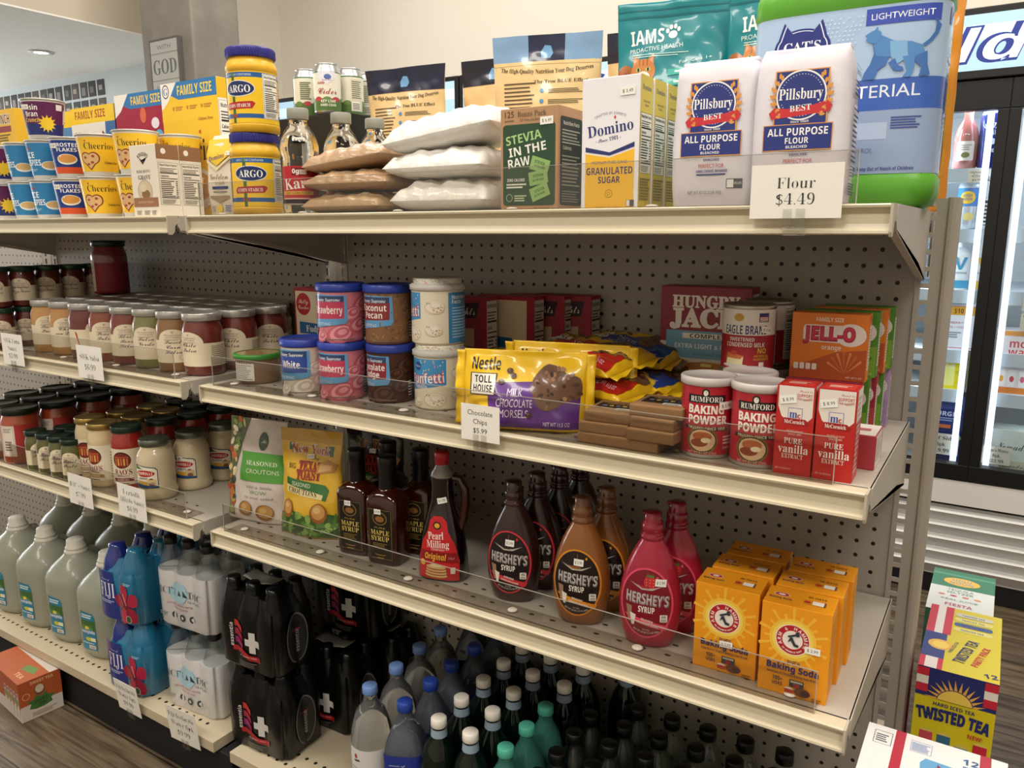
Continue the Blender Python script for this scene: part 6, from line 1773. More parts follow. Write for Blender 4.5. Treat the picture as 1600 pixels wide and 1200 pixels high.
def bert(label, loc, turn, price=False):
    t = thing('alfredo_sauce_jar', label, 'sauce jar', loc, turn, 'wide cream alfredo jars with framed labels')
    MB().lathe(BP, M('#d3c3a0', .4, coat=.8, noise=.06, scale=60), 44).build('filled_jar', t)
    MB().lathe([(1.24, 4.85), (1.3, 4.9), (1.3, 5.4), (1.24, 5.47), (.01, 5.47)], M('#6f7466', .3, metal=.7), 44).build('lid', t)
    a = Art().P([(-1.15, 1.2), (1.15, 1.2), (1.15, 2.9), (.95, 3.1), (-.95, 3.35), (-1.15, 3.2)], '#27406a').P([(-1.08, 1.27), (1.08, 1.27), (1.08, 2.85), (.9, 3.02), (-.92, 3.27), (-1.08, 3.12)], '#ece4cf').P([(-1.08, 2.9), (-.2, 2.95), (-.9, 3.27), (-1.08, 3.12)], '#3f7a3a')
    a.E(-.05, 2.55, .95, .3, '#b5232c').T('BERTOLLI', -.05, 2.55, .24, '#f0e8d8', 'bold', w=1.5).T('ALFREDO', -.2, 2.1, .17, '#27406a', 'bold', w=.9).E(.55, 1.9, .24, .22, '#8a2430').E(-.2, 1.6, .7, .25, '#e0b23a').R(.2, 1.3, 1.0, 2.0, '#d8c08a').E(.6, 1.55, .25, .2, '#8a5a3a').P([(-1.08, 1.27), (1.08, 1.27), (1.08, 1.4), (-1.08, 1.6)], '#27508a')
    if price:
        a.sticker(-.3, 3.15, '$', 0, .6, .3)
    a.build('framed_label', t, on_cyl(1.615), .18, rough=.5)
    return t
bert('wide cream alfredo jar at the shelf front with framed label', (-10.2, -13.4, Z), .35)
bert('wide cream alfredo jar second in line, with price sticker', (-9.95, -9.9, Z), .45, True)
bert('wide cream alfredo jar third in line toward the pegboard', (-9.8, -6.4, Z), .6)
for i, (x, y) in enumerate([(-9.7, -2.9), (-13.2, -.9 - .9)]):
    pass
price_card("white price card reading RAO's Sauce $7.99", -17.4, 24.1, ["RAO's Sauce", '$7.99'], 3.9, 2.95, hh=.46)
price_card('white price card reading Bertolli Alfredo Sauce $6.99', -9.2, 24.5, ['Bertolli', 'Alfredo Sauce', '$6.99'], 4.1, 3.0, hh=.46)

# ================================================================== base shelf, left bay
Z = BASE
def jug_(label, loc, turn, proto=None):
    t = thing('water_jug', label, 'water jug', loc, turn, 'gallon water jugs')
    mt = M('#bcc0ae', .38, trans=.35, coat=.2)
    MB().sbody([(0, 2.2, 2.2, 2.6), (.15, 2.6, 2.6, 2.6), (.9, 2.95, 2.95, 2.6), (6.3, 3.0, 3.0, 2.6), (7.0, 2.97, 2.97, 2.6), (7.6, 2.8, 2.8, 2.5), (8.3, 2.3, 2.3, 2.3), (8.9, 1.7, 1.7, 2.1), (9.3, 1.3, 1.3, 2), (9.6, 1.12, 1.12, 2)], mt, 56).build('filled_jug', t)
    MB().lathe([(1.1, 9.45), (1.18, 9.5), (1.16, 9.75), (1.02, 9.82), (1.02, 9.95), (1.06, 10.0), (1.04, 10.12), (.92, 10.2), (.86, 10.85), (.8, 10.95), (.01, 10.95)], M('#d6d3c6', .4), 36).build('screw_cap', t)
    MB().tube([(0, 1.1, 9.2), (0, 1.9, 9.1), (0, 2.6, 8.2), (0, 2.8, 6.8)], .4, mt, 12).build('handle', t)
    a = Art().P([(-1.35, 1.2), (.75, 1.2), (.75, 4.9), (.45, 5.3), (-1.35, 5.4)], '#2f7f9c').lines(-1.1, 4.7, .4, 5.2, 2, '#cfe2e6', .6, .1).R(-1.35, 3.4, .75, 4.45, '#3f6a3a').E(-.5, 3.5, .9, .4, '#5a8a44').E(-.4, 3.55, .3, .26, '#e6cf4a').P([(-1.35, 3.0), (.75, 3.0), (.75, 3.35), (-.3, 3.5), (-1.35, 3.3)], '#4a86b8').T('sunnyhills', -.3, 3.2, .32, '#eef2ea', 'bold', w=1.8).E(-.3, 2.4, .4, .22, '#c9c43a').R(.0, 2.2, .65, 2.6, '#e6e4c8').lines(-1.2, 1.9, .5, 2.1, 1, '#bcd6de').R(-.3, 1.35, .6, 1.75, '#e6e6e0').lines(-.2, 1.4, .5, 1.7, 3, '#6a3a34', .5, 0)
    a.build('label', t, lambda u, v, q: (u, -3.0 * max(0, 1 - abs(u / 3.0) ** 2.6) ** (1 / 2.6) - q - .01, v), .3, rough=.35)
    return t
jx = [-23.4, -29.6, -35.8, -42.0]
jl = ['rightmost of the front row, beside the blue water packs', 'second from the right in the front row', 'third from the right in the front row', 'cut by the left edge of the photo']
jp = jug_('milky water jug with blue label, ' + jl[0], (jx[0], -11.4, Z), .18)
for x, l in list(zip(jx, jl))[1:]:
    dup(jp, (x, -11.4, Z), .18, 'milky water jug with blue label, ' + l)
for i in range(5):
    dup(jp, (-20.9 - 6.2 * i, -3.9, Z), .0, 'milky water jug in the dark rear row behind the labelled front jugs' if i != 4 else 'milky water jug in the dark rear row at the far left', 'gallon water jugs in the dark rear row')

def bottle_prof(r, h, neck=.55):
    return [(r * .8, 0), (r * .96, .1), (r, .4), (r, h * .62), (r * .96, h * .68), (r * .72, h * .8), (neck * 1.05, h * .88), (neck, h * .91), (neck, h * .96)]
def wrap_outline(nx, ny, d, amp, off=0):
    """scalloped outline of nx by ny bottles held in shrink film"""
    W, D = nx * d / 2, ny * d / 2
    pts = []
    def side(n, L):
        return [(-L + 2 * L * i / (n * 8), 1 - abs(math.sin(PI * n * (i / (n * 8))))) for i in range(n * 8)]
    for x, k in side(nx, W):
        pts.append((x, -D + amp * k))
    for y, k in side(ny, D):
        pts.append((W - amp * k, y))
    for x, k in side(nx, W):
        pts.append((-x, D - amp * k))
    for y, k in side(ny, D):
        pts.append((-W + amp * k, -y))
    return pts
def film_body(nx, ny, d, levels, mat, amp=.18):
    R = []
    for z, s, am in levels:
        o = wrap_outline(nx, ny, d, am)
        W, D = nx * d / 2, ny * d / 2
        cr = .28
        ring = []
        for x, y in o:
            k = max(0, abs(x) / W + abs(y) / D - 1.78) * 2.2
            ring.append((x * s * (1 - cr * k), y * s * (1 - cr * k), z))
        R.append(ring)
    return MB().rings(R, mat)
def front_scallop(nx, d, ny, amp):
    W, D = nx * d / 2, ny * d / 2
    return lambda u, v, q: (u, -D + amp * (1 - abs(math.sin(PI * nx * (u + W) / (2 * W)))) - q - .05, v)

# six packs of blue bottled water, film printed
def bluepack(label, loc, turn):
    t = thing('water_six_pack', label, 'water pack', loc, turn, 'blue shrink wrapped water six packs')
    d, ny, nx, h = 2.75, 3, 2, 7.3
    film = M('#1f6f96', .22, coat=.6)
    film_body(nx, ny, d, [(0, .93, .05), (.25, .99, .12), (4.6, 1.0, .2), (5.2, .97, .35), (6.1, .86, .5)], film).build('printed_film', t)
    g = MB()
    for i in range(nx):
        for j in range(ny):
            g.lathe([(1.32, 4.6), (1.3, 5.3), (1.16, 6.0), (.92, 6.6), (.74, 7.0), (.7, 7.3), (.01, 7.3)], M('#1f2f80', .22, coat=.6) if i == 0 else film, 24, (i - .5) * d, (j - 1) * d)
    g.build('bottle_shoulders', t)
    a = Art().P([(-2.72, .2), (.1, .2), (-.5, 4.9), (-2.72, 5.0)], '#1f2f80').T('FIJI', -1.45, 3.1, 1.5, '#e6e8ee', 'serif', w=2.1, thin=-.01).T('Source of', -1.5, 4.15, .22, '#c9d0e4', 'script', w=1.2).lines(-2.5, 1.75, -.5, 2.1, 2, '#aab4d4')
    cx, cy = 1.35, 2.1
    for i in range(5):
        q = PI / 2 + i * 2 * PI / 5 + .2
        a.P([(cx, cy)] + [(cx + r * math.cos(q + dq), cy + r * 1.2 * math.sin(q + dq)) for r, dq in ((1.0, -.55), (1.5, -.38), (1.75, -.1), (1.7, .12), (1.45, .38), (1.0, .55))], ['#b01f44', '#9c1a3a', '#b8284c', '#8f1634', '#a81e40'][i])
    a.E(cx, cy, .3, .4, '#6a1028').P([(cx, cy), (cx + .1, cy), (cx - .25, cy + 1.1), (cx - .4, cy + 1.05)], '#e6a07a').E(1.6, .75, .38, .38, '#c9b88a').E(1.6, .75, .32, .32, '#2f4a3a').lines(1.2, 4.1, 2.2, 4.4, 2, '#9fd0e0')
    a.build('film_print', t, front_scallop(nx, d, ny, .2), .22, 0, rough=.25, coat=.5)
    return t
bluepack('blue shrink wrapped water six pack with a red flower, lower of two', (-14.6, -11.7, Z), .06)
bluepack('blue shrink wrapped water six pack with a red flower, upper of two', (-14.7, -11.7, Z + 7.3), .04)

CLEAR = M('#eef3f2', .06, trans=.92, ior=1.33)
def icepack(label, loc, turn):
    t = thing('water_six_pack', label, 'water pack', loc, turn, 'clear water six packs in white film')
    d, nx, ny = 2.4, 3, 2
    film_body(nx, ny, d, [(0, .92, .04), (.3, .99, .1), (4.9, 1.0, .22), (5.3, .99, .3)], M('#d5d5d6', .28, coat=.5, bump=.3, scale=40)).build('white_film', t)
    g = MB()
    for i in range(nx):
        for j in range(ny):
            k = MB()
            x, y = (i - 1) * d, (j - .5) * d
            g.lathe([(1.15, 5.1), (1.12, 5.6), (.9, 6.4), (.55, 7.1), (.5, 7.6)], acrylic('clear_pet', (.84, .87, .87, 1), .08, .08), 24, x, y)
            k.lathe([(.55, 7.5), (.58, 7.55), (.58, 8.15), (.52, 8.2), (.01, 8.2)], M('#161616', .4), 24, x, y)
            k.build('black_cap', t)
    g.build('bottle_shoulders', t)
    a = Art().P([(-1.9, 3.4), (-.6, 4.6), (.5, 4.3), (.9, 3.4), (.2, 2.6), (-1.2, 2.5)], '#a9cfe0').T('ICELANDIC', -.15, 3.5, .7, '#4a5258', 'serif', w=5.3, thin=-.03).T('GLACIAL', 1.5, 2.85, .24, '#6a7278', w=1.6).T('NATURAL SPRING WATER', -.4, 2.3, .2, '#a8546a', w=3.2).T('FROM ICELAND', -.3, 1.95, .2, '#a8546a', w=1.9)
    for i in range(3):
        a.E(-1.2 + i * 1.15, 1.15, .34, .34, '#3a3f40').E(-1.2 + i * 1.15, 1.15, .15, .17, '#c9ccc9', 6)
    a.lines(-3.0, 1.0, -2.0, 1.4, 2, '#8a8f90')
    a.build('film_print', t, front_scallop(nx, d, ny, .22), .2, 0, rough=.3)
    return t
icepack('white wrapped clear water six pack with black caps, lower of two', (-6.6, -12.1, Z), .08)
icepack('white wrapped clear water six pack with black caps, upper of two', (-6.8, -12.0, Z + 8.22), .08)
icepack('white wrapped clear water six pack in the dark behind the front stack', (-5.6, -5.6, Z), .05)
icepack('white wrapped clear water six pack in the dark, upper of the rear stack', (-5.5, -5.6, Z + 8.22), .05)
price_card('curled price card for water packs clipped under the blue packs', -12.9, 4.35, ['Fiji/Icelandic', 'Water 6pk', '$9.99'], 3.6, 3.3, .1, 0, hh=.46)
price_card('price card for water packs clipped at the right end of the left base shelf', -4.5, 4.3, ['Fiji/Icelandic', 'Water 6pk', '$9.99'], 3.9, 3.6, .1, .05, hh=.5)

# ================================================================== base shelf, right bay
def blackpack(label, loc, turn):
    t = thing('water_six_pack', label, 'water pack', loc, turn, 'black shrink wrapped water six packs')
    d, nx, ny = 2.38, 3, 2
    B = M('#070708', .3, coat=.12, spec=.35)
    film_body(nx, ny, d, [(0, .9, .03), (.3, .99, .1), (4.4, 1.0, .22), (5.4, .95, .4), (6.6, .8, .45)], B).build('black_film', t)
    g = MB()
    for i in range(nx):
        for j in range(ny):
            g.lathe([(1.1, 4.8), (.98, 5.5), (.7, 6.6), (.56, 7.1), (.56, 7.5), (.01, 7.5)], B, 24, (i - 1) * d, (j - .5) * d)
    g.build('bottle_shoulders', t)
    top = MB().sheet(lambda s, q: ((s - .5) * 3.4, (q - .5) * 1.6, 7.52 - .25 * math.sin(PI * s) + .05 * math.sin(9 * s + 4 * q)), 12, 6, M('#8f8d88', .5), close=lambda s, q: ((s - .5) * 3.4, (q - .5) * 1.6, 7.5 - .25 * math.sin(PI * s) + .05 * math.sin(9 * s + 4 * q)))
    top.build('top_label', t)
    RD, MG = '#b8322c', '#9a2040'
    a = Art()
    for i in range(3):
        x = -1.35 + i * .0
        y = 1.9 + i * .75
        a.P([(x, y + .35), (x + .5, y + .35), (x + 1.0, y - .05), (x + 1.0, y + .5), (x + .5, y + .9), (x, y + .9)], ['#8f2060', MG, RD][i])
    a.R(.0, 2.35, 1.55, 2.95, '#c9c7c4').R(.45, 1.75, 1.05, 3.6, '#c9c7c4')
    a.P([(-1.6, 1.5), (-.6, 1.5), (.3, 1.05), (1.6, 1.05), (1.6, 1.5), (.4, 1.5), (-.5, 1.95), (-1.6, 1.95)], '#a3242c').T('#1 alkaline water', .2, 1.32, .15, '#d9b8b0', w=1.9).lines(-1.0, .4, 1.3, .9, 3, '#5a5654')
    a.T('essentia', -1.7, 2.9, .36, '#c9c7c4', 'bold', w=2.1, ang=PI / 2)
    a.build('film_print', t, front_scallop(nx, d, ny, .22), .22, 0, rough=.3)
    w = Art()
    o = [(1.05 * math.cos(q), 2.9 + 2.1 * math.sin(q)) for q in [2 * PI * i / 30 for i in range(30)]]
    w.P([(x * 1.12, 2.9 + (y - 2.9) * 1.06) for x, y in o], '#6b6a68').P(o, '#2b2a2a').R(-.45, 1.2, .35, 4.4, '#1c1d22')
    w.T('essentia', .1, 2.6, .32, '#8c8a86', 'bold', w=2.0, ang=PI / 2).R(-.5, 3.6, .4, 3.72, '#8a3034')
    w.build('handle_window', t, lambda u, v, q: (nx * d / 2 - .22 * (1 - abs(math.sin(PI * ny * (u + ny * d / 2) / (ny * d)))) + q + .05, u, v), .25, 0, rough=.35)
    return t
blackpack('black water six pack with white cross, lower of the front stack', (3.0, -12.7, Z), .06)
blackpack('black water six pack with white cross, upper of the front stack', (2.7, -12.7, Z + 7.55), .02)
blackpack('black water six pack standing behind the front stack, with side window', (5.2, -7.3, Z), .04)
blackpack('black water six pack farthest back against the pegboard', (6.8, -2.9, Z), .0)
blackpack('black water six pack lying highest at the rear, its pale top label showing', (5.0, -3.9, Z + 7.55), .05)

def pet(label, loc, r, h, col, capcol, group, name, trans=.9, labelcol=None, art=None, n=28, square=False, rough=.05, turn=0, cap_r=.56, cap_h=.62, collar=None):
    t = thing(name, label, 'bottle', loc, turn, group)
    mt = M(col, rough, trans=trans, ior=1.34, coat=.3 if trans < .5 else 0) if isinstance(col, str) else col
    if square:
        P = [(0, r * .9, r * .9, 4), (.15, r, r, 4.5), (h * .62, r, r, 4.5), (h * .7, r * .92, r * .92, 3.2), (h * .82, r * .62, r * .62, 2.4), (h * .9, .52, .52, 2), (h * .95, .5, .5, 2)]
        MB().sbody(P, mt, 36).build('filled_bottle', t)
    else:
        MB().lathe(bottle_prof(r, h, .5), mt, n).build('filled_bottle', t)
    c = MB().lathe([(cap_r, h - cap_h), (cap_r + .02, h - cap_h + .03), (cap_r, h - .06), (cap_r - .06, h), (.01, h)], M(capcol, .38), 28)
    c.build('screw_cap', t)
    if collar:
        MB().lathe([(.54, h - cap_h - .14), (.54, h - cap_h - .02)], M('#101010', .4), 24).lathe([(.6, h - cap_h - .75), (.54, h - cap_h - .14)], M(collar, .5), 24, cap0=False, cap1=False).build('neck_label', t)
    if art:
        art.build('label', t, on_cyl(r + .01) if not square else (lambda u, v, q: (u, -r * max(0, 1 - abs(u / r) ** 4.5) ** (1 / 4.5) - q - .01, v)), .25, rough=.4)
    return t
a = Art().R(-3.2, 1.5, 3.2, 6.0, '#d6d6d4').E(-.2, 5.4, .14, .2, '#a83a34').P([(-.45, 5.05), (.1, 5.2), (.2, 5.05), (-.3, 4.95)], '#3a3634').lines(-1.2, 3.0, .8, 4.6, 7, '#8a8a88', .35)
s1 = pet('clear water bottle with pale blue cap, frontmost, with white label', (16.1, -14.55, Z), 1.55, 10.5, '#e9eef2', '#6d8ec9', 'clear bottles with pale blue caps', 'water_bottle', art=a)
dup(s1, (15.95, -11.4, Z), .2, 'clear water bottle with pale blue cap, second in its file')
dup(s1, (15.6, -8.1, Z), .3, 'clear water bottle with pale blue cap, third in its file')
dup(s1, (15.3, -4.9, Z), .3, 'clear water bottle with pale blue cap, farthest back in its file')
a = Art().R(-1.45, 1.0, 1.45, 7.0, '#22348c').T('FIJI', -.1, 5.3, 1.35, '#e0e4f0', 'serif', w=2.0).T('source of', -.3, 6.3, .2, '#c9d0e4', 'script', w=1.2).lines(-1.0, 3.6, .8, 4.2, 2, '#aab4d4').P([(.2, 1), (1.45, 1), (1.45, 3.6), (.6, 3.0)], '#b01f44')
FG = 'square blue capped water bottles'
fj = pet('square blue label water bottle with dark blue cap, frontmost of its file', (19.6, -14.7, Z), 1.5, 10.5, '#c9d6ec', '#23409c', FG, 'water_bottle', square=True, art=a, turn=.45, cap_h=.72)
for (x, y), s in zip([(19.5, -11.6), (19.3, -8.7), (19.4, -5.7), (19.4, -2.6), (22.0 - 2.6 - 3.1, -9.2 + 7.4)], ['second in the right file of blue caps', 'third in the right file of blue caps', 'fourth in the right file of blue caps', 'last in the right file of blue caps', 'at the back left by the black pack']):
    dup(fj, (x, y, Z), .4, 'square water bottle with dark blue cap, ' + s)
GG = 'green glass bottles with white caps'
gr = pet('dark green glass bottle with white cap, frontmost of the left white file', (22.6, -14.6, Z), 1.42, 10.2, '#07140d', '#e6e2d8', GG, 'green_glass_bottle', trans=.15, rough=.08, collar='#8fa3b5')
ORD = ['second', 'third', 'fourth', 'fifth', 'sixth']
for k in range(1, 5):
    dup(gr, (22.5 - .02 * k, -14.6 + 2.87 * k, Z), .3 * k, 'dark green glass bottle with white cap, %s in the left white file' % ORD[k - 1])
dup(gr, (25.4, -14.7, Z), .7, 'dark green glass bottle with white cap, frontmost of the right white file')
for k in range(1, 5):
    dup(gr, (25.35 - .05 * k, -14.7 + 2.87 * k, Z), .3 * k, 'dark green glass bottle with white cap, %s in the right white file' % ORD[k - 1])
for (x, y), s in zip([(28.05, -6.2), (28.1, -3.2), (31.2, -1.75)], ['behind the teal caps, nearer of two', 'behind the teal caps, farther of two', 'alone beside the black caps at the pegboard']):
    dup(gr, (x, y, Z), .5, 'dark green glass bottle with white cap, ' + s)
te = pet('teal bottle with a teal cap, frontmost of three', (28.2, -14.6, Z), 1.35, 10.1, '#5fb7a8', '#4fae98', 'teal plastic bottles', 'teal_bottle', trans=.7)
dup(te, (28.2, -11.9, Z), .3, 'teal bottle with a teal cap, middle of three')
dup(te, (28.15, -9.2, Z), .5, 'teal bottle with a teal cap, rearmost of three')
bk = pet('clear water bottle with black cap, frontmost of the first black capped file', (30.6, -14.4, Z), 1.22, 9.0, acrylic('clear_water_bottle', (.8, .83, .82, 1), .12, .14), '#060606', 'clear bottles with black caps', 'water_bottle', cap_h=.8, cap_r=.6)
NF = ['first', 'second', 'third', 'fourth', 'fifth', 'sixth', 'seventh']
for f in range(6):
    for k in range(5):
        x, y = 30.6 + 2.62 * f, -14.4 + 2.5 * k + .0 * f
        if (f == 0 and k == 0):
            continue
        if y > -1.4 or (f == 0 and k == 4):
            continue
        dup(bk, (x, y + .15 * f, Z), .2 * k, 'clear bottle with black cap, number %s from the front in the %s file' % (['one', 'two', 'three', 'four', 'five'][k], NF[f]))

# ================================================================== cartons on the floor
t = thing('drink_carton', 'orange and white drink carton with a leaf emblem half under the left base shelf', 'carton', (-31.0, -19.6, 0), -.1)
MB().box((-4.2, 0, 0), (4.2, 4.0, 4.35), M('#c9c0b6', .5), .05).build('carton', t)
r = Art().R(-2.0, 1.7, 2.0, 4.35, '#a8522c').P([(-1.2, 1.2), (-1.0, 1.7), (-1.4, 2.0), (-.7, 2.1), (-.5, 2.5), (0, 2.2), (.5, 2.6), (.6, 2.1), (1.3, 2.0), (.9, 1.6), (1.0, 1.2), (.2, 1.0), (-.6, 1.0)], '#3f6a34')
r.T('LUCKY', -.05, 1.85, .34, '#2b3020', 'bold', w=1.2).T('ONE', .05, 1.42, .3, '#2b3020', 'bold', w=.7).E(-.1, 3.0, .5, .6, '#6a4a3a').E(-.1, 3.1, .4, .45, '#cbb8a4').E(-1.4, 2.7, .36, .36, '#d9a684').E(-1.4, 2.7, .3, .3, '#a8522c').T('SWEET TEA', .2, 3.95, .3, '#e3b48f', 'bold', w=2.2).lines(-1, .3, 1.4, .8, 3, '#a8957f')
r.build('side_print', t, lambda u, v, q: (4.2 + q, 2.0 + u, v))
f = Art().R(-4.2, 1.5, 4.2, 4.35, '#a8522c')
for i in range(5):
    f.R(.3 + i * .8, .4, .8 + i * .8, 3.2, '#cbbfb4', .15).E(.55 + i * .8, 2.2, .2, .4, '#5a8a4a').E(.55 + i * .8, 2.9, .18, .2, '#8a4a7a')
f.build('front_print', t, lambda u, v, q: (u, -q, v))
Art().R(-4.2, -2.0, 4.2, 1.0, '#b05a30').P([(1.2, -.6), (3.4, -.2), (2.6, .6), (.9, .2)], '#6a8a4a').T('TEA', 2.4, -1.2, .5, '#e3b48f', 'bold', w=1.6).build('top_print', t, lambda u, v, q: (u, 2.0 + v, 4.35 + q))

def tea(label, loc, first=True):
    w, h, d = 4.45, 7.3, 9.8
    f = Art().R(-w / 2, 0, w / 2, h, '#d9c81f').R(-w / 2, 5.3, w / 2, h, '#262c6c')
    for i in range(13):
        q = math.radians(12 + i * 13)
        f.P([(1.05 * math.cos(q - .09), 5.1 + 1.05 * math.sin(q - .09)), (1.05 * math.cos(q + .09), 5.1 + 1.05 * math.sin(q + .09)), (1.75 * math.cos(q + .05), 5.1 + 1.75 * math.sin(q + .05))], '#e6b04a')
    f.P([(-1.0, 5.3)] + [(1.0 * math.cos(math.radians(t)), 5.1 + 1.0 * math.sin(math.radians(t))) for t in range(170, 9, -10)] + [(1.0, 5.3)], '#f0cf5a')
    for s in (-1, 1):
        for i in range(3):
            x0, x1 = (-w / 2, -1.55) if s < 0 else (1.5, w / 2)
            f.R(x0, 5.6 + i * .55, x1, 6.15 + i * .55, ['#c9283c', '#e9e2da', '#c9283c'][i])
    f.T('HARD ICED TEA', 0, 4.95, .24, '#262c6c', 'bold', w=2.3).T('TWISTED TEA', 0, 4.25, .75, '#262c6c', 'bold', w=4.1, thin=.04, arc=14)
    for i, c in enumerate(('#c9485a', '#3a6a8a', '#4a8a9a', '#c9283c')):
        f.R(-1.75 + i * 1.0, .3, -1.0 + i * 1.0, 3.1 - (i == 2) * .5, '#d8c85a', .2).R(-1.75 + i * 1.0, 2.3 - (i == 2) * .5, -1.0 + i * 1.0, 2.9 - (i == 2) * .5, c).T('TEA', -1.37 + i * 1.0, 1.4, .3, '#262c6c', 'bold', ang=1.4)
    f.T('NEW!', 1.3, 3.35, .28, '#c9283c', 'bold', w=.8)
    tp = Art().R(-w / 2, -d / 2, w / 2, d / 2, '#d6c429')
    for i in range(3):
        tp.R(-w / 2 + i * .5, .3, -w / 2 + (i + 1) * .5, d / 2, ['#c9283c', '#e6ddd8', '#c9283c'][i])
    tp.R(-w / 2, -3.4, -.9, .3, '#2c3478').E(-1.2, -1.4, .75, .75, '#e6b04a', 14).E(-1.2, -1.4, .5, .5, '#f0cf5a').R(-w / 2, -d / 2, -.9, -3.4, '#c9283c').R(-1.9, -d / 2, -1.2, -3.4, '#e6ddd8')
    for i in range(4):
        tp.R(-.6, 1.2 + i * .8, 1.7, 1.8 + i * .8, ['#dcd27a', '#4a5a8a', '#dcd27a', '#c9c8b0'][i], .2).T('TWISTED TEA', .5, 1.5 + i * .8, .22, '#262c6c', 'bold', w=1.4)
    tp.T('TWISTED TEA', .3, -1.6, .65, '#262c6c', 'bold', w=3.6, ang=1.35).T('PARTY PACK', 1.15, -1.9, .42, '#c9283c', 'bold', w=3.0, ang=1.35).T('HARD ICED TEA', -.45, -1.4, .22, '#262c6c', w=1.8, ang=1.35).T('12', 1.75, -4.2, .5, '#262c6c', 'bold', ang=.2)
    return carton('tea_carton', label, 'carton', loc, w, h, d, 0, '#c9283c', f, None, tp, None)
for i, s in enumerate(['yellow tea carton at the bottom of the stack beside the shelving', 'yellow tea carton in the middle of the stack beside the shelving', 'yellow tea carton with sun emblem on top of the stack beside the shelving']):
    tea(s, (53.1, -1.1, i * 7.33))
def noon(label, loc):
    tp = Art().R(-2.3, -4.4, 2.3, 4.4, '#d6d8d4').R(-2.3, .6, 2.3, 4.4, '#3f7a5c').R(-2.3, 3.2, 2.3, 3.6, '#5a967a').E(-.1, 2.0, 1.35, .85, '#e0a83a').E(-.1, 2.0, 1.28, .78, '#e6b44a').T('HIGH', -.1, 2.3, .5, '#8a9a9a', 'bold', w=1.4).T('NOON', -.1, 1.7, .5, '#8a9a9a', 'bold', w=1.7).T('TEQUILA', -.1, .15, .42, '#4a7a6a', w=1.9).T('SELTZER', -.1, -.45, .42, '#4a7a6a', w=1.9)
    for i in range(4):
        tp.E(-1.4 + i * .85, -1.1, .25, .14, ['#c9685a', '#b8404a', '#c9685a', '#d98a5a'][i])
    tp.T('REAL JUICE', -.1, -1.9, .3, '#6a8a84', w=2.6).T('FIESTA', -.1, -2.9, .5, '#b85a6a', 'bold', w=1.9)
    f = Art().R(-2.3, 3.0, 2.3, 6.6, '#3f7a5c').T('HIGH NOON', 0, 4.6, .7, '#e6b44a', 'bold', w=3.6)
    return carton('seltzer_carton', label, 'carton', loc, 4.6, 6.6, 8.8, 0, '#c9505a', f, None, tp, None)
for i, s in enumerate(['seltzer carton at the bottom of the rear stack, hidden by the tea cartons', 'seltzer carton in the middle of the rear stack behind the tea cartons', 'green and white seltzer carton on top of the rear stack behind the tea']):
    noon(s, (52.6, 12.6, i * 6.63))
def beer(label, loc):
    w, h, d = 5.9, 8.3, 9.5
    tp = Art().R(-w / 2, -d / 2, w / 2, d / 2, '#d9d9d8').R(-1.7, -d / 2, -1.25, d / 2, '#a8283a').R(1.85, -d / 2, 2.3, d / 2, '#a8283a')
    tp.RO(-2.6, 3.2, -1.8, 4.3, .03, '#5a5c60').lines(-2.5, 3.4, -1.95, 4.1, 4, '#6a6c70').RO(-1.0, 3.4, -.1, 4.3, .02, '#7a8ab4').lines(-.95, 3.5, -.15, 4.2, 6, '#98a8cc')
    tp.P([(-.4, 1.0), (1.4, 1.0), (1.5, 2.6), (1.3, 3.0), (-.3, 3.1), (-.5, 2.7)], '#5f9ac4').P([(.2, 1.0), (.9, 1.0), (.9, 2.9), (.55, 2.5), (.2, 2.9)], '#8a2a3c').T('USA', .5, 1.4, .6, '#3a6a94', 'bold', w=1.4).T('12', 1.5, 3.8, .42, '#3a5a8c', 'bold').T('12', 2.6, 3.8, .42, '#3a5a8c', 'bold').lines(1.2, 3.3, 1.8, 3.5, 1, '#6a7a9c')
    # hand hole flap opening
    tp.E(-.85, .8, .75, .5, '#1a1a1c', 24)
    return carton('beer_carton', label, 'carton', loc, w, h, d, -.0, '#d9d9d8', Art().R(-w / 2, 0, w / 2, h, '#d9d9d8').R(-1.7, 0, -1.25, h, '#a8283a'), None, tp, None)
for i, s in enumerate(['white drink carton with red stripes at the bottom of the front stack', 'white drink carton with red stripes in the middle of the front stack', 'white drink carton with red stripes and blue emblem on top of the front stack']):
    beer(s, (52.6, -23.6, i * 8.33))

# ================================================================== goods inside the cooler at the right
def cbox(name, label, cat, loc, w, h, d, col, art, group=None):
    return carton(name, label, cat, loc, w, h, d, 0, col, art, None, None, group)
SZ = [17.2] + SHELFZ
t = thing('wine_bottle', 'pink bottle with white label on the top cooler shelf', 'bottle', (46.7, 66.2, SZ[5]))
MB().lathe([(1.2, 0), (1.4, .1), (1.4, 4.0), (1.2, 5.0), (.6, 6.2), (.5, 7.6)], M('#9a5a54', .15, coat=.6), 32).build('glass_bottle', t)
MB().lathe([(.55, 7.0), (.55, 7.9), (.01, 7.95)], M('#d6d0a0', .4), 24).build('foil_top', t)
Art().R(-1.0, 1.0, 1.1, 3.4, '#dcd3c8', .2).E(.1, 1.7, .5, .35, '#6a6a3a').lines(-.7, 2.3, .8, 3.1, 3, '#9a8f88').build('label', t, on_cyl(1.41), .2)
t = thing('seltzer_can', 'tall navy seltzer can on the top cooler shelf', 'can', (49.4, 66.0, SZ[5]))
MB().lathe([(1.1, 0), (1.32, .3), (1.32, 6.4), (1.1, 6.9), (.01, 6.9)], M('#232f7c', .25, metal=.3), 32).build('can_body', t)
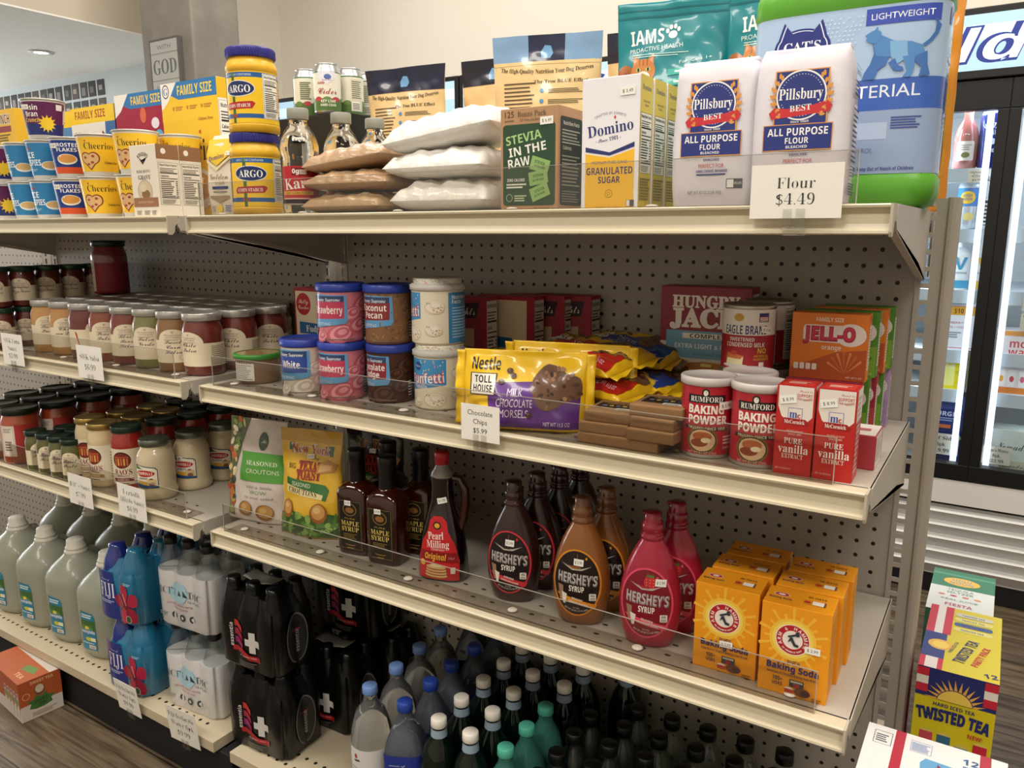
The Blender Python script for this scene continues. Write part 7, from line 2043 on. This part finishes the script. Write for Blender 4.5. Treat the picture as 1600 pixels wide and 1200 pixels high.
Art().T('WHITE', -.1, 5.2, .6, '#e0e6f4', 'bold', w=1.7, arc=1.5).T('CLAW', .1, 4.3, .6, '#c9d2ea', 'bold', w=1.5).E(.1, 3.2, .5, .4, '#c9d2ea').T('SURGE', .1, 2.1, .4, '#e0e6f4', 'bold', w=1.3).build('printed_band', t, on_cyl(1.325), .2)
def ctag(label, x, z, rows, w=2.4, h=1.6, y=63.9, group='price tags on the cooler shelves'):
    t = thing('cooler_price_tag', label, 'price tag', (x, y, z), 0, group)
    cd = MB().box((-w / 2, -.03, 0), (w / 2, .0, h), M('#ddd8cc', .5)).build('card', t)
    a = Art()
    for i, r in enumerate(rows):
        a.T(r, 0, h * (1 - (i + .7) / (len(rows) + .35)), h * .17, '#3c3c44', 'serif' if w > 2.8 else '', w=min(w * .85, .12 * h * len(r)))
    a.build('lettering', cd, lambda u, v, q: (u, -.03 - q, v))
ctag('small white price tag under the pink bottle', 48.4, SZ[5] - 1.8, ['Highnoon', '4/75ml', '$4.99'], 2.0)
t = thing('seltzer_can', 'white and blue can with a yellow circle in the cooler', 'can', (47.7, 66.3, SZ[4]))
MB().lathe([(1.1, 0), (1.32, .3), (1.32, 5.4), (1.1, 5.9), (.01, 5.9)], M('#c9d2dc', .3, metal=.3), 32).build('can_body', t)
Art().R(-1.9, 2.9, 1.9, 5.2, '#3a7fc2').E(-.1, 4.0, .9, .8, '#e6b82f').T('HIGH', -.1, 4.25, .35, '#3a6aa4', 'bold', w=1.0).T('NOON', -.1, 3.8, .35, '#3a6aa4', 'bold', w=1.1).E(.2, 1.6, .6, .5, '#d9c87a').build('printed_band', t, on_cyl(1.325), .2)
t = thing('striped_can', 'slim black and white lettered can in the cooler', 'can', (50.0, 66.2, SZ[4]))
MB().lathe([(.85, 0), (1.0, .25), (1.0, 3.7), (.85, 4.1), (.01, 4.1)], M('#cfd4da', .3, metal=.3), 28).build('can_body', t)
Art().R(-.8, .5, .8, 3.6, '#24262c').lines(-.7, .6, .7, 3.5, 6, '#d6dade', .5, .2).build('printed_band', t, on_cyl(1.005), .2)
for (x, c, s) in ((47.6, '#3f8fb4', 'white carton bottle with a blue V in the cooler'), (50.2, '#e0b52f', 'white carton bottle with a yellow V in the cooler')):
    t = thing('drink_pouch', s, 'bottle', (x, 66.2, SZ[3]))
    MB().sbody([(0, 1.1, .8, 4), (.2, 1.2, .9, 4), (4.4, 1.2, .85, 4), (5.2, .8, .6, 3), (5.6, .6, .5, 2)], M('#d9dee2', .35), 32).build('pouch', t)
    MB().lathe([(.55, 5.5), (.55, 6.4), (.01, 6.45)], M('#e2e6ea', .4), 24).build('cap', t)
    Art().P([(-.8, 4.2), (-.4, 4.2), (0, 3.0), (.4, 4.2), (.8, 4.2), (.15, 2.6), (-.15, 2.6)], c).T('VENDANGE', 0, 2.2, .25, '#4a5058', w=1.6).R(-1.1, .2, 1.1, 1.2, c).build('print', t, lambda u, v, q: (u, -.9 - q, v))
f = Art().RO(-2.3, .2, 2.6, 5.8, .12, '#d2768c').R(-2.9, 4.6, 3.0, 5.7, '#dba52c').T('$10.99', 1.1, 5.15, .6, '#6a2a24', 'bold', w=2.0).T('RASPBERRY', 0, 3.6, .3, '#b85a74', w=2.6).T('LEMONADE + VODKA', 0, 3.0, .3, '#b85a74', w=3.8).lines(-1.2, 1.6, 1.2, 2.5, 3, '#8a95a4')
cbox('drink_pack', 'white pink framed drink pack with a yellow $10.99 strip in the cooler', 'drink pack', (47.4, 64.8, SZ[2]), 6.0, 6.1, 4, '#dfe3ea', f)
f = Art().R(-1.6, .4, -.2, 3.6, '#f0e87a', .2).R(0, .4, 1.2, 3.6, '#f2ec90', .2).T('Bev', -.2, 3.3, 1.2, '#f4f2c8', 'script', w=2.8).T('GRIS', 1.6, 2.3, .3, '#a89a1c')
cbox('drink_pack', 'yellow drink pack with white script in the cooler', 'drink pack', (47.1, 64.8, SZ[1]), 4.6, 4.8, 4, '#e2d01f', f)
cbox('drink_pack', 'second yellow drink pack behind the first one in the cooler', 'drink pack', (50.6, 67, SZ[1]), 1.8, 4.6, 4, '#c9b61c', Art().lines(-.6, .6, .6, 4, 5, '#8a7c14'))
f = Art().R(-2.6, 2.9, 2.6, 4.6, '#3a4a84').T('SURGE', .3, 2.2, .6, '#d6def0', 'bold', w=2.8).lines(-1.9, 1.2, 2.2, 1.8, 2, '#8a9ac4').R(-2.6, .2, 1.2, .7, '#c9683a')
cbox('drink_pack', 'navy drink pack with SURGE lettering, upper of two in the cooler', 'drink pack', (47.3, 65, SZ[0] + 5.4), 5.4, 4.7, 4, '#1f2c6c', f, 'navy drink packs in the cooler')
f = Art().R(-2.7, 4.2, 2.7, 4.6, '#8fd0a4').R(-1.8, 3.0, 2.5, 4.0, '#3a4a84').T('CLAW', -1.2, .9, .6, '#d6def0', 'bold', w=2).T('SURGE', 1.4, .5, .6, '#d6def0', 'bold', w=2)
cbox('drink_pack', 'navy drink pack with green strip, lower of two in the cooler', 'drink pack', (47.3, 65, SZ[0]), 5.4, 5.35, 4, '#1c2660', f, 'navy drink packs in the cooler')
ctag('white price tag reading Surf Side 8pk $19.99 in the cooler', 47.6, 19.3, ['Surf Side', '8pk', '$19.99'], 4.2, 2.9, 64.2)
f = Art().T('mom', .2, 6.6, 1.0, '#c9484a', 'bold', w=3.0).T('water', .4, 5.5, 1.0, '#c9484a', 'bold', w=3.6).lines(-2.0, 4.4, 2.4, 4.9, 1, '#c98a9a').T('good for you', 0, 3.8, .4, '#d98a9a', 'script', w=3)
for i in range(4):
    f.R(-2.2 + i * 1.15, 1.0, -1.4 + i * 1.15, 3.2, '#eceae8', .2).E(-1.8 + i * 1.15, 2.0, .25, .4, ['#e6a03a', '#c9485a', '#d96a8a', '#c9385a'][i])
f.R(-2.8, .1, 2.8, .9, '#d9803a').R(-2.8, 7.6, 2.8, 8.2, '#e69a4a')
cbox('drink_pack', 'white and pink water drink pack at the right edge of the photo', 'drink pack', (55.4, 64.8, SZ[1]), 5.6, 8.3, 4, '#e3dde0', f)
f = Art().P([(-3, .1), (3, .1), (3, 2.2), (-3, 2.2)], '#c2bfa4').T('Nowadays', .3, 4.2, 1.0, '#3a444c', 'script', w=4.6).T('Nowadays', .3, 1.6, .6, '#4a545c', 'script', w=3.4).E(-1.8, 1.0, .5, .7, '#cfd4d0')
cbox('drink_pack', 'pale mint drink pack with dark script at the bottom of the right door', 'drink pack', (55.9, 65, SZ[0]), 5.8, 6.3, 4, '#cfd8d4', f)
ctag("white price tag reading Mom's Water 8pk $22.99", 54.1, 18.9, ["Mom's Water", '8pk', '$22.99'], 3.2, 2.4, 64.2)
for z, rows, s in ((51.0, ['IYKYK', '$27.99'], 'white price tag reading $27, topmost in the right door'), (46.6, ['Vodka', '$'], 'white price tag second from the top in the right door'), (43.2, ['Jack & C', '4pk', '$13.99'], 'white price tag reading Jack in the right door'),
                   (40.6, ['Minute M', 'Seltzer', '$19.99'], 'white price tag reading Minute in the right door'), (38.0, ['Sun Cruis', '8pk', '$21.99'], 'white price tag reading Sun Cruis in the right door'), (35.4, ['Vodka Soda', '4pk', '$10.99'], 'white price tag reading Vodka Soda in the right door')):
    ctag(s, 56.4, z + 1.2, rows, 3.0, 2.3, 64.0)
